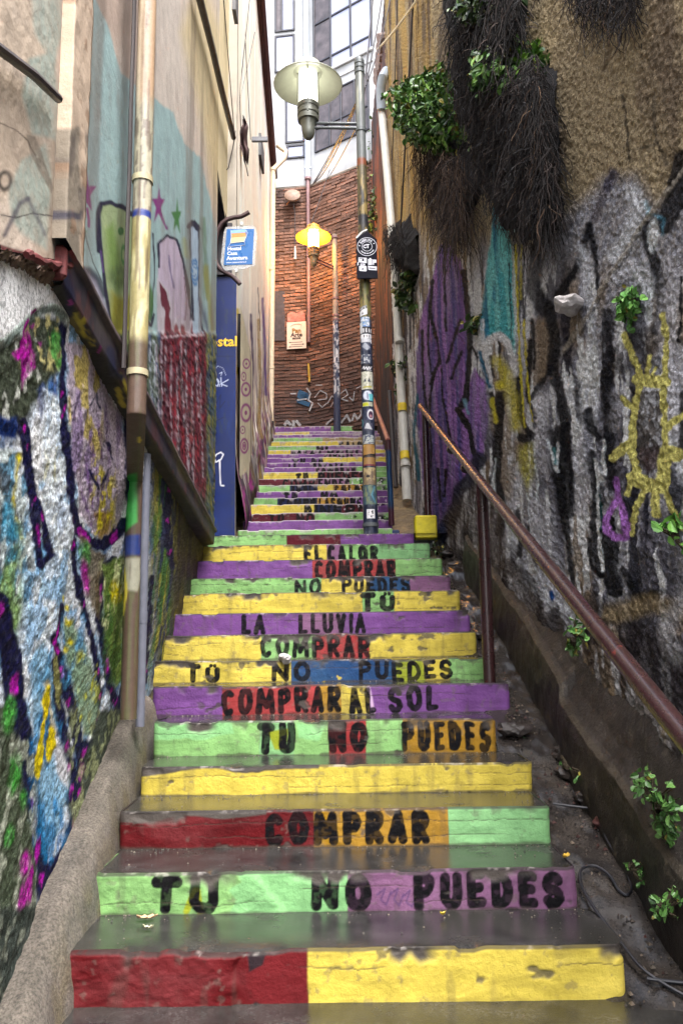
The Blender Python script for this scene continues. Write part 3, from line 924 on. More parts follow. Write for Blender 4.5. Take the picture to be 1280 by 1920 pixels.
def flat_wall(name, W, y0, y1, z0, z1, col, m, parent, n=40, mm=120, seed=0, amp=.004):
    Y, Z = np.meshgrid(np.linspace(y0, y1, n), np.linspace(z0, z1, mm), indexing='ij')
    D = amp * (fbm(Y * 3, Z * 3, seed, 5) - .5) * 2
    c = np.empty((Y.size, 3)); c[:] = col
    k = fbm(Y.ravel() * 2.3, Z.ravel() * .5, seed + 3, 4)[:, None]
    c *= .58 + .3 * k
    s = 1 if W[0] < 0 else -1
    return link(name, grid_mesh(name, wx(W, Y) + s * D, Y, Z, c, flip=(s < 0)), m, parent)
flat_wall('lintel_wall', WL, 7.2, 8.36, 5.55, 10.2, srgb(236, 218, 176), M_PLASTER2, house, 30, 160, 41)
def solid_mass(name, xs, y0, y1, z0, ztop0, ztop1, m, parent):   # the building behind its face
    b = MB()
    (xa0, xa1), (xb0, xb1) = xs
    v = [(xa0, y0, z0), (xb0, y0, z0), (xb1, y1, z0), (xa1, y1, z0), (xa0, y0, ztop0), (xb0, y0, ztop0), (xb1, y1, ztop1), (xa1, y1, ztop1)]
    b.add(v, [(0, 3, 2, 1), (4, 5, 6, 7), (0, 1, 5, 4), (1, 2, 6, 5), (2, 3, 7, 6), (3, 0, 4, 7)])
    return b.build(name, m, parent)
solid_mass('inner_wall', ((-4.5, -4.5), (wx(WL, -1.4) - .05, wx(WL, 7.2) - .05)), -1.4, 7.2, 2.3, EYE + 1.35 + 1.2, EYE + 7.2 + 1.3, M_MASS, house)
solid_mass('inner_wall', ((-4.5, -4.5), (wx(LL, -1.4) - .10, wx(LL, 7.2) - .10)), -1.4, 7.2, -1.0, 2.25, 2.25, M_MASS, house)
b = MB(); b.box(-2.6, wx(WL, 7.2) - .02, 7.16, 7.2, 2.0, 5.6); b.build('reveal', mat('dark_reveal', col=(.05, .045, .05), rough=.8), house)

# pilaster of the first bay
def pilaster():
    Y0, Y1 = on_wall(96, 480, WL).y, on_wall(134, 480, WL).y
    n, m = 22, 420
    s = np.linspace(0, 1, n); zz = np.linspace(2.28, 5.4, m)
    prof_y = np.concatenate([np.full(3, Y0), np.linspace(Y0, Y1, n - 6), np.full(3, Y1)])
    prof_o = np.concatenate([np.linspace(-.02, .035, 3), np.full(n - 6, .04), np.linspace(.035, -.02, 3)])
    Y = np.repeat(prof_y[:, None], m, 1); Z = np.repeat(zz[None, :], n, 0)
    X = wx(WL, Y) + prof_o[:, None] + .008 * (fbm(Y * 20, Z * 14, 51, 4) - .5)
    U, V = proj(X, Y, Z)
    P = Paint(U, V, srgb(214, 190, 166), Y, Z)
    P.warp(6, 12, 52)
    P.fill([(60, 245), (150, 240), (150, 520), (60, 520)], srgb(150, 138, 122), soft=4)
    P.blotch(srgb(110, 100, 92), 12, .5, .65, .8, 53, mask=sstep(240, 260, P.V))
    P.blotch(srgb(160, 130, 104), 14, .58, .68, .8, 54)
    P.fill([(60, 392), (150, 395), (150, 410), (60, 412)], srgb(50, 52, 78), soft=4, alpha=.8)
    P.fill([(80, 455), (120, 455), (118, 480), (84, 482)], srgb(190, 200, 190), soft=4, alpha=.8)
    link('pilaster', grid_mesh('pilaster', X, Y, Z, P.c * .72, flip=False), M_PLASTER, house)
pilaster()

# ---- the set-back base wall with the mural ---------------------------------------------------
def base_wall():
    n, m = 300, 560
    Yc = near_cols(-1.4, ycols(1.75, 7.62, n)); t = np.linspace(0, 1, m)
    Y = np.repeat(Yc[:, None], m, 1)
    z0 = zn(np.maximum(Yc, 1.2)) - .35
    Z = z0[:, None] + (2.34 - z0)[:, None] * t[None, :]
    X = wx(LL, Y) + .115 * sstep(.5, 2.1, Z) * (1 - .35 * sstep(4.5, 7.0, Y))
    U, V = proj(X + wx(LL, np.maximum(Y, 1.2)) - wx(LL, Y), np.maximum(Y, 1.2), Z)
    st = fbm(Y * 30, Z * 30, 61, 3); st2 = fbm(Y * 70, Z * 70, 62, 2)
    smooth = 1 - sstep(-12, 12, V - (640 - 70 * sstep(0, 70, U) + 30 * sstep(70, 110, U)) + 12 * (noise2(Y * 30, Z * 30, 66) - .5) * 2)
    D = .02 * (fbm(Y * 2, Z * 2, 63, 3) - .5) + (1 - smooth) * (.009 * (st - .4) + .007 * (st2 - .5)) + smooth * .010
    D = D + .02 * (1 - sstep(2.75, 2.95, Y))
    P = Paint(U, V, ICE, Y, Z)
    P.warp(5, 18, 64)
    P.blotch(PBL, 5, .44, .60, .7, 65); P.blotch(srgb(40, 90, 150), 12, .57, .64, .6, 68); P.blotch(srgb(228, 228, 230), 9, .48, .60, .8, 67)
    rock = sstep(262, 300, P.U) * .95
    # upper left: dark green and black growth
    P.fill([(-60, 600), (50, 590), (104, 600), (104, 690), (60, 740), (30, 790), (20, 800), (-60, 820)], srgb(60, 66, 54), soft=8)
    P.blotch(srgb(176, 168, 120), 22, .50, .6, .9, 70, mask=box_mask(P, 20, 106, 590, 690, 10))
    P.blotch(srgb(196, 198, 190), 18, .54, .62, .85, 71, mask=box_mask(P, -40, 60, 640, 800, 14))
    P.blotch(LEAFG, 12, .52, .62, .9, 72, mask=box_mask(P, 78, 104, 620, 690, 8))
    for poly in ([(22, 625), (34, 618), (44, 650), (54, 690), (40, 700), (28, 730), (20, 700)], [(4, 662), (26, 648), (34, 672), (12, 678)], [(40, 612), (50, 606), (50, 616)], [(54, 640), (62, 640), (60, 652)]):
        P.fill(poly, MAG, soft=3, patchy=.3)
    P.fill([(-60, 775), (14, 785), (22, 800), (14, 822), (-60, 815)], srgb(24, 44, 96), soft=6)
    P.fill([(54, 730), (66, 720), (72, 760), (60, 790)], srgb(28, 50, 110), soft=6, alpha=.8); P.fill([(80, 715), (98, 712), (96, 740), (84, 745)], srgb(28, 60, 120), soft=5, alpha=.7)
    # left strip with yellow and green
    P.fill([(-60, 850), (12, 840), (34, 940), (46, 1060), (20, 1180), (-60, 1200)], srgb(190, 200, 200), soft=6)
    P.blotch(srgb(90, 140, 170), 14, .50, .58, .85, 91, mask=box_mask(P, -60, 44, 850, 1180, 8)); P.blotch(srgb(70, 74, 80), 22, .55, .6, .85, 92, mask=box_mask(P, -60, 44, 850, 1180, 8))
    P.stroke([(22, 850), (14, 900), (10, 960), (24, 1010)], 7, srgb(190, 178, 66), soft=3, patchy=.4)
    P.blotch(srgb(120, 150, 90), 8, .5, .62, .8, 73, mask=box_mask(P, -60, 26, 980, 1200, 12))
    P.blotch(srgb(60, 130, 160), 7, .5, .6, .8, 74, mask=box_mask(P, -60, 20, 940, 1120, 12))
    # lilac-grey tongue
    P.fill([(112, 640), (150, 650), (182, 690), (214, 760), (240, 830), (244, 920), (226, 985), (196, 1012), (176, 1002), (146, 960), (128, 890), (116, 780)], srgb(172, 160, 172), soft=4)
    P.blotch(srgb(110, 92, 128), 7, .5, .6, .75, 75, mask=box_mask(P, 116, 236, 690, 1000, 10), sy=.4)
    P.blotch(srgb(168, 152, 70), 9, .56, .64, .8, 76, mask=box_mask(P, 112, 190, 640, 860, 10))
    for k in range(5):
        P.stroke([(140 + 14 * k, 880 - 30 * k), (156 + 12 * k, 930 - 15 * k), (172 + 8 * k, 985 - 14 * k)], 5, srgb(96, 70, 112), soft=3, patchy=.5, seed=k)
    P.fill([(178, 960), (212, 960), (206, 1000), (190, 1012)], srgb(150, 124, 74), soft=5)
    P.blotch(srgb(190, 176, 60), 20, .52, .6, .8, 77, mask=box_mask(P, 172, 218, 860, 1010, 8))
    P.stroke([(166, 880), (176, 905), (184, 915)], 7, DBL, soft=2); P.stroke([(205, 880), (192, 910)], 4, DBL, soft=2); P.stroke([(202, 830), (210, 860)], 5, DBL, soft=2); P.stroke([(172, 745), (164, 760)], 3, DBL); P.stroke([(176, 740), (184, 768)], 3, DBL)
    # yellow hooks
    P.stroke([(72, 846), (76, 868), (68, 900)], 7, srgb(196, 182, 60), soft=2, patchy=.4); P.stroke([(92, 842), (88, 870), (94, 900)], 6, srgb(196, 182, 60), soft=2, patchy=.4)
    P.fill([(64, 730), (104, 745), (120, 880), (134, 1000), (150, 1090), (112, 1138), (92, 1198), (62, 1236), (30, 1250), (14, 1190), (62, 1066), (84, 1040), (66, 950)], srgb(210, 220, 230), soft=6, alpha=.8, patchy=.35, seed=4)
    P.blotch(srgb(110, 160, 200), 10, .50, .60, .6, 69, mask=box_mask(P, 30, 140, 900, 1230, 10))
    # dark outlines
    def line(pts, w, spots=0, grow=None):
        P.stroke(pts, w * 1.15, DBL, soft=2, grow=None if grow is None else grow * 1.15)
        rng = random.Random(len(pts) * 31 + int(w * 7) + int(pts[0][0]))
        for _ in range(spots):
            k = rng.randrange(len(pts) - 1); f = rng.random()
            x = pts[k][0] * (1 - f) + pts[k + 1][0] * f; y = pts[k][1] * (1 - f) + pts[k + 1][1] * f
            P.oval(x + rng.uniform(-.2, .2) * w, y, w * rng.uniform(.09, .17) + 1, w * rng.uniform(.25, .6) + 2, srgb(160, 44, 150), rot=.12, soft=.4, alpha=.9)
    line([(105, 590), (105, 680), (107, 780), (110, 850)], 10, 6)
    line([(110, 815), (118, 870), (122, 930), (134, 985), (140, 1060), (146, 1120)], 15, 4, 9)
    line([(28, 790), (36, 850), (46, 930), (56, 1010), (62, 1060)], 16, 6, 12)
    line([(20, 800), (34, 880), (46, 960), (56, 1060)], 8)
    line([(52, 930), (70, 990), (82, 1040), (62, 1062)], 12, 3)
    line([(134, 960), (148, 995), (170, 1018), (196, 1022), (214, 1008), (236, 980)], 18, 9)
    line([(222, 700), (238, 800), (240, 900), (246, 1000), (240, 1080)], 8)
    line([(214, 1050), (188, 1080), (186, 1150), (196, 1220), (204, 1280), (222, 1330)], 14, 7)
    line([(240, 1080), (236, 1180), (240, 1260), (222, 1330)], 12, 3)
    line([(146, 1080), (160, 1150), (176, 1220), (188, 1300), (178, 1380), (160, 1420)], 10, 4)
    line([(112, 1140), (104, 1180), (92, 1200), (110, 1230), (126, 1290), (140, 1350), (150, 1420), (158, 1470)], 18, 10)
    line([(-20, 1130), (6, 1230), (18, 1330), (34, 1420), (52, 1520), (72, 1620), (90, 1700)], 34, 14)
    line([(96, 1240), (108, 1310), (120, 1390), (134, 1480), (142, 1560), (100, 1640), (84, 1720)], 17, 10, 30)
    line([(158, 1400), (150, 1470), (134, 1560)], 22, 6)
    # green field at the pipe
    P.fill([(150, 1000), (176, 1030), (206, 1040), (186, 1090), (188, 1160), (170, 1140), (156, 1080)], srgb(104, 92, 70), soft=5, alpha=.9)
    P.oval(160, 1040, 9, 26, LEAFG, soft=.4, alpha=.8); P.oval(160, 1080, 7, 34, MAG, rot=-.1, soft=.4, alpha=.85)
    P.fill([(196, 1060), (232, 1040), (236, 1100), (230, 1200), (236, 1270), (216, 1290), (202, 1230), (194, 1150)], srgb(104, 126, 66), soft=4)
    P.blotch(srgb(60, 96, 44), 14, .48, .6, .8, 80, mask=box_mask(P, 196, 236, 1100, 1280, 8)); P.blotch(srgb(190, 196, 150), 18, .55, .62, .9, 81, mask=box_mask(P, 190, 236, 1050, 1180, 8))
    P.oval(218, 1110, 10, 20, srgb(190, 176, 50), soft=.5, patchy=.5)
    # green and yellow leaf panel
    P.fill([(116, 1170), (140, 1160), (170, 1240), (184, 1320), (172, 1380), (158, 1380), (140, 1300), (124, 1230)], srgb(124, 146, 112), soft=5, alpha=.85)
    P.blotch(PBL, 10, .46, .6, .8, 82, mask=box_mask(P, 116, 160, 1150, 1290, 8)); P.blotch(srgb(170, 170, 70), 12, .5, .62, .9, 83, mask=box_mask(P, 144, 184, 1220, 1370, 8))
    P.fill([(92, 1220), (104, 1230), (118, 1300), (112, 1330), (98, 1270)], srgb(140, 138, 92), soft=3)
    for (x, y) in ((128, 1140), (132, 1168), (124, 1165), (134, 1205), (124, 1220), (118, 1122)):
        P.oval(x, y, 5, 7, srgb(196, 184, 60), soft=.5, alpha=.9)
    # blue body and its yellow drops
    P.fill([(40, 1240), (70, 1200), (92, 1260), (104, 1340), (120, 1420), (130, 1480), (110, 1560), (82, 1600), (60, 1480), (46, 1360)], srgb(110, 156, 186), soft=6, alpha=.8)
    P.blotch(srgb(44, 104, 150), 9, .46, .6, .85, 84, mask=box_mask(P, 44, 124, 1330, 1620, 10))
    P.fill([(96, 1340), (104, 1360), (128, 1440), (126, 1480), (106, 1450)], srgb(206, 204, 208), soft=4, alpha=.9)
    P.stroke([(76, 1280), (92, 1330), (100, 1400)], 10, srgb(210, 196, 160), soft=4, alpha=.8)
    for (x, y, a, bb) in ((76, 1318, 11, 34), (62, 1428, 12, 34), (94, 1396, 10, 34), (68, 1362, 4, 13)):
        P.oval(x, y, a, bb, srgb(208, 186, 44), rot=.1, soft=.15)
    P.stroke([(68, 1370), (66, 1400)], 8, srgb(208, 186, 44), soft=2)
    # far lower left
    P.fill([(-60, 1330), (6, 1320), (30, 1480), (60, 1620), (70, 1740), (-60, 1800)], srgb(66, 74, 60), soft=6)
    P.blotch(srgb(150, 154, 140), 16, .52, .6, .8, 85, mask=box_mask(P, -60, 60, 1370, 1800, 12))
    for (x, y, a, bb) in ((4, 1340, 10, 36), (14, 1450, 12, 40), (4, 1566, 8, 20), (30, 1500, 8, 18)):
        P.oval(x, y, a, bb, srgb(64, 128, 58), rot=.1, soft=.4, patchy=.5)
    for (x, y, a, bb) in ((34, 1620, 9, 24), (40, 1670, 7, 26), (26, 1690, 8, 34), (46, 1640, 6, 20)):
        P.oval(x, y, a, bb, MAG, rot=.1, soft=.4, patchy=.3)
    P.fill([(-300, 1720), (30, 1700), (110, 1690), (140, 2300), (-500, 2300)], srgb(52, 58, 54), soft=10)
    P.blotch(srgb(120, 124, 112), 16, .53, .61, .7, 95, mask=sstep(1700, 1740, P.V) * (1 - sstep(60, 90, P.U)))
    # dark green foot of the wall
    P.fill([(160, 1420), (190, 1330), (226, 1330), (250, 1320), (250, 1400), (150, 1640), (100, 1740), (84, 1720), (140, 1570)], srgb(64, 70, 62), soft=6)
    P.blotch(srgb(140, 146, 110), 18, .52, .6, .8, 86, mask=box_mask(P, 130, 250, 1330, 1640, 12))
    # strips right of the pipe
    P._put(np.arange(rock.size), rock, srgb(74, 78, 52))
    P.blotch(srgb(36, 44, 84), 6, .46, .58, .9, 87, mask=rock, sy=.35); P.blotch(srgb(150, 146, 66), 12, .52, .6, .85, 88, mask=rock, sy=.5); P.blotch(srgb(52, 100, 48), 9, .52, .6, .8, 89, mask=rock * (1 - sstep(310, 330, P.U)), sy=.5)
    dk = sstep(314, 336, P.U)
    P._put(np.arange(dk.size), dk * .9, srgb(52, 42, 40))
    line([(282, 1080), (276, 1180), (268, 1280)], 8, 2); line([(318, 900), (312, 1000), (322, 1060)], 12, 3)
    # smooth pale concrete with a grey-green rim above the mural
    sm = smooth.ravel()
    P._put(np.arange(sm.size), sm, srgb(226, 236, 230))
    P.blotch(srgb(200, 208, 202), 5, .5, .68, .7, 90, mask=sm)
    P.stroke([(-10, 640), (20, 610), (50, 588), (80, 580), (104, 592)], 15, srgb(104, 118, 112), soft=4, alpha=.85)
    P.oval(24, 614, 5, 16, MAG, rot=.4); P.oval(38, 590, 4, 8, MAG); P.oval(46, 582, 3, 5, MAG)
    P.blotch(P.c * .5, 40, .56, .64, .4, 93, mask=1 - sm); P.blotch(np.clip(P.c * 1.5 + .05, 0, .85), 34, .60, .68, .35, 94, mask=1 - sm)
    g_ = P.c.mean(1, keepdims=True); P.c = np.clip(g_ + (P.c - g_) * 1.15, 0.004, .75) * 1.3
    link('base_wall', grid_mesh('base_wall', X + D, Y, Z, P.c, flip=False), M_STUCCO, house)
base_wall()

# ---- projecting floor ledge between the two, with its underside -------------------------------
M_LEDGE = mat('ledge_paint', attr=True, rough=.6, var=.3, scale=20, bump=.4, bscale=50, bdist=.006)
def ledge():
    Y0, Y1 = 2.30, 7.1
    n = 240
    Yc = ycols(Y0, Y1, n)
    zt = np.interp(Yc, [Y0, 7.1], [2.30, 2.10])
    # outline from the top edge, down the fascia, to the underside and in to the base wall
    prof = [(.0, .012), (.030, .012), (.038, .004), (.038, -.018), (.022, -.026), (.021, -.05), (.020, -.075), (.018, -.10), (.016, -.120), (.008, -.128), (-.04, -.135), (-.10, -.142), (-.16, -.15), (-.26, -.16)]
    pr = []
    for (a, b_), (c, d) in zip(prof[:-1], prof[1:]):
        k = max(1, int(math.hypot(c - a, d - b_) / .008))
        pr += [(a + (c - a) * q / k, b_ + (d - b_) * q / k) for q in range(k)]
    pr.append(prof[-1])
    o = np.array([p[0] for p in pr]); h = np.array([p[1] for p in pr])
    Y = np.repeat(Yc[:, None], len(o), 1)
    X = wx(WL, Y) + o[None, :]; Z = zt[:, None] + h[None, :] * 1.0
    k = fbm(Y * 8, Z * 8 + o[None, :] * 30, 95, 4)
    X = X + .006 * (k - .5); Z = Z + .008 * (k - .5)
    U, V = proj(X, Y, Z)
    P = Paint(U, V, srgb(62, 54, 64), Y, Z)
    P.warp(3, 14, 96)
    P.blotch(srgb(30, 32, 50), 5, .45, .6, .8, 97); P.blotch(srgb(90, 50, 54), 7, .58, .66, .7, 99)
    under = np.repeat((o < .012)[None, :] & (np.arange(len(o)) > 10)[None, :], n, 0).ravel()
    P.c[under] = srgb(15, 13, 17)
    P.blotch(srgb(120, 104, 44), 4, .5, .6, .8, 98, mask=under * box_mask(P, 110, 190, 590, 700, 12))
    for pts, w in (([(142, 590), (150, 610), (158, 600)], 8), ([(150, 605), (160, 630), (176, 646)], 8), ([(158, 600), (162, 626)], 6), ([(166, 664), (168, 668)], 6), ([(220, 730), (232, 760)], 10), ([(226, 700), (242, 745)], 6)):
        P.stroke(pts, w, srgb(176, 160, 44), soft=1.5)
    P.stroke([(126, 520), (134, 560), (128, 590)], 16, DBL, soft=4); P.stroke([(160, 612), (168, 640), (186, 650)], 4, DBL)
    P.stroke([(206, 655), (214, 700), (226, 706)], 14, srgb(24, 30, 64), soft=4); P.oval(133, 567, 4, 6, MAG); P.oval(118, 588, 3, 6, MAG); P.stroke([(190, 650), (186, 660)], 4, MAG)
    P.stroke([(330, 830), (340, 880), (350, 900)], 12, srgb(120, 110, 60), soft=5, alpha=.6); P.stroke([(300, 780), (310, 830)], 12, srgb(46, 46, 66), soft=5, alpha=.8)
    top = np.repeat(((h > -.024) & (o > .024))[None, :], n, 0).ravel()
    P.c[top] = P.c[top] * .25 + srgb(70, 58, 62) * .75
    red = (1 - sstep(2.30, 2.42, Y.ravel())) * top
    P._put(np.arange(red.size), red, srgb(128, 44, 48))
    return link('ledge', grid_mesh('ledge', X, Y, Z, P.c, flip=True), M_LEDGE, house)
ledge()
b = MB()
x_ = wx(WL, 2.29)
b.box(x_ - .07, x_ + .03, 2.262, 2.30, 2.18, 2.285, bev=.012)
b.build('ledge_end', mat('red_oxide_paint', col=tuple(srgb(104, 44, 44)), rough=.75, var=.5, scale=40, bump=.5, bscale=60, bdist=.006), house)
def red_coping():
    pts = [on_wall(40, 478, WL), on_wall(50, 481, WL), on_wall(78, 492, WL), on_wall(104, 497, WL), on_wall(128, 496, WL)]
    b = MB()
    n = 10
    path = []
    for k in range(len(pts) - 1):
        for q in range(6):
            path.append(pts[k].lerp(pts[k + 1], q / 6))
    b.tube([p + Vector((.014 + .004 * math.sin(i * .7), 0, .004 * math.sin(i * 1.1))) for i, p in enumerate(path)], [.010 + .003 * math.sin(i * .9) for i in range(len(path))], 8)
    b.build('red_coping', MATS['red_oxide_paint'], house, smooth=True)
red_coping()
def rubble():
    n, m = 120, 60
    S, T = np.meshgrid(np.linspace(0, 1, n), np.linspace(0, 1, m), indexing='ij')
    pa = [on_wall(-40 + 140 * s, 456 + 48 * s, WL) for s in np.linspace(0, 1, n)]
    pb = [on_wall(-40 + 142 * s, 470 + 104 * s, LL, .125) for s in np.linspace(0, 1, n)]
    A = np.array([tuple(p) for p in pa])[:, None, :]; B = np.array([tuple(p) for p in pb])[:, None, :]
    G = A + (B - A) * T[:, :, None]
    k = fbm(S * 22, T * 9, 101, 4); k2 = noise2(S * 34, T * 12, 102)
    G[:, :, 2] += .05 * (k - .5) + .02 * (k2 - .5); G[:, :, 0] += .05 * (k - .5)
    c = np.empty((n * m, 3)); c[:] = srgb(104, 84, 70)
    c *= (.6 + .9 * fbm(S * 30, T * 14, 103, 3)).reshape(-1, 1)
    link('rubble', grid_mesh('rubble', G[:, :, 0], G[:, :, 1], G[:, :, 2], c, flip=True), M_LEDGE, house)
rubble()

# ---- rounded concrete kerb at the foot of the mural --------------------------------------------
def kerb():
    YY = np.linspace(.4, 4.62, 200)
    S = np.linspace(0, 1, 44)
    Y = np.repeat(YY[:, None], 44, 1)
    base = wx(LL, Y)
    end = 1 - sstep(4.42, 4.62, Y)
    wdt = .175 - .05 * sstep(3.0, 4.5, Y)
    # across: flat crown then rolling over and down to the steps
    a = np.clip((S - .45) / .55, 0, 1)
    dxp = np.where(S < .45, S / .45 * .55, .55 + .45 * np.sin(a * math.pi / 2))
    dzp = np.where(S < .45, .02 * S / .45, .02 - .34 * (1 - np.cos(a * math.pi / 2)))
    lin = np.where(YY < 4.3, np.interp(YY, [.4, 2.3, 2.82, 3.18, 3.55, 3.92, 4.28, 4.7], [-.6, .0, .24, .36, .50, .66, .80, .86]), np.interp(YY, [4.28, 4.7], [.80, .84]))
    Z = lin[:, None] + dzp[None, :] * (.6 + .4 * end)
    X = base - .04 + (wdt + .04) * dxp[None, :] + .03 * (fbm(Y * 2.2, Y * 0, 111, 2) - .5)
    k = fbm(Y * 9, X * 9, 112, 5)
    Z = Z + .022 * (k - .5); X = X + .018 * (k - .5)
    c = np.empty((Y.size, 3)); c[:] = srgb(122, 114, 104)
    q = fbm(Y * 6, np.repeat(S[None, :], 200, 0) * 5, 113, 4).reshape(-1, 1)
    c = c * (.5 + .8 * q)
    mk = (sstep(.5, .66, fbm(Y * 12, np.repeat(S[None, :], 200, 0) * 7, 114, 3)) * sstep(.5, .9, np.repeat(S[None, :], 200, 0))).reshape(-1, 1)
    c = c * (1 - .7 * mk) + srgb(112, 100, 66) * .7 * mk
    o = link('kerb', grid_mesh('kerb', X, Y, Z, c, flip=True), mat('kerb_concrete', attr=True, rough=.55, var=.3, scale=30, bump=1.0, bscale=90, bdist=.018, grain=(110, .55, 1.25), spots=((.05, .045, .04), 50, .60, .74, .6), spots2=((.06, .05, .04), 5, .58, .72, .55)))
    o['kind'] = 'structure'
kerb()

# ---- the blue hostel doorway and the cream house beyond -----------------------------------------
M_BLUE = mat('blue_door_paint', attr=True, rough=.42, var=.12, scale=6, bump=.12, bscale=40, bdist=.003)
cream = thing('cream_house', 'cream washed house beyond the blue doorway, graffiti along its foot', 'building', (-1.6, 12.0, 0))
def blue_panel():
    Y = 8.33
    x1 = wx(W2, 8.36) + .004
    n, m = 150, 360
    xs = np.linspace(-2.3, x1, n); zs = np.linspace(2.09, 5.0, m)
    X = np.repeat(xs[:, None], m, 1); Z = np.repeat(zs[None, :], n, 0)
    U, V = proj(X, X * 0 + Y, Z)
    P = Paint(U, V, srgb(9, 32, 92), X, Z)
    P.blotch(srgb(10, 30, 84), 3, .45, .65, .8, 121); P.blotch(srgb(16, 50, 120), 5, .55, .7, .6, 122, sy=.3); P.blotch(srgb(40, 50, 70), 26, .62, .7, .5, 123, sy=.3)
    LW = srgb(196, 204, 226)
    P.stroke([(404, 712), (403, 722), (408, 724), (411, 716), (407, 710), (412, 724)], 1.6, LW, soft=.6)
    P.stroke([(414, 708), (416, 724)], 1.6, LW, soft=.6); P.stroke([(428, 712), (414, 720), (426, 724)], 1.6, LW, soft=.6); P.stroke([(412, 700), (416, 698), (415, 704)], 1.2, LW, soft=.5)
    P.stroke([(404, 866), (402, 858), (406, 852), (414, 848), (419, 852), (414, 862), (406, 866), (412, 862), (413, 900), (414, 910), (420, 911)], 2.2, srgb(225, 225, 232), soft=.6)
    P.stroke([(398, 870), (401, 862)], 1.6, LW, soft=.5)
    P.stroke([(404, 760), (414, 740), (412, 766), (422, 752)], 1.6, srgb(8, 20, 60), soft=.6); P.stroke([(404, 790), (420, 782)], 1.4, srgb(8, 20, 60), soft=.6)
    P.stroke([(400, 700), (408, 686), (418, 690), (424, 704)], .9, LW, soft=.5, alpha=.6)
    P.stroke([(380, 668), (437, 668)], 2, srgb(8, 24, 66))
    o = link('door_panel', grid_mesh('door_panel', X, X * 0 + Y, Z, P.c), M_BLUE, cream)
    tag(o, 'deep blue doorway panel with yellow hostel lettering')
    text_mesh('lettering', 'Hostal', .155, frame(at(409, 641, Y - .004), (1, 0, 0), (0, 0, 1)), mat('yellow_lettering', col=tuple(srgb(220, 180, 40)), rough=.6, bump=0), o, bold=.004)
    b = MB(); b.box(-2.4, x1 - .01, 8.34, 8.5, 2.0, 10.3); b.build('inner_wall', M_MASS, cream)
    b = MB(); b.box(-2.45, -2.3, 7.18, 8.36, 2.0, 5.6); b.box(-2.3, x1 - .05, 8.30, 8.345, 5.01, 5.60); b.build('dark_recess', MATS['dark_reveal'], cream)
    b = MB(); b.box(-2.4, wx(WL, 7.8) - .02, 7.2, 8.33, 5.56, 5.62); b.build('soffit', MATS['dark_reveal'], cream)
blue_panel()

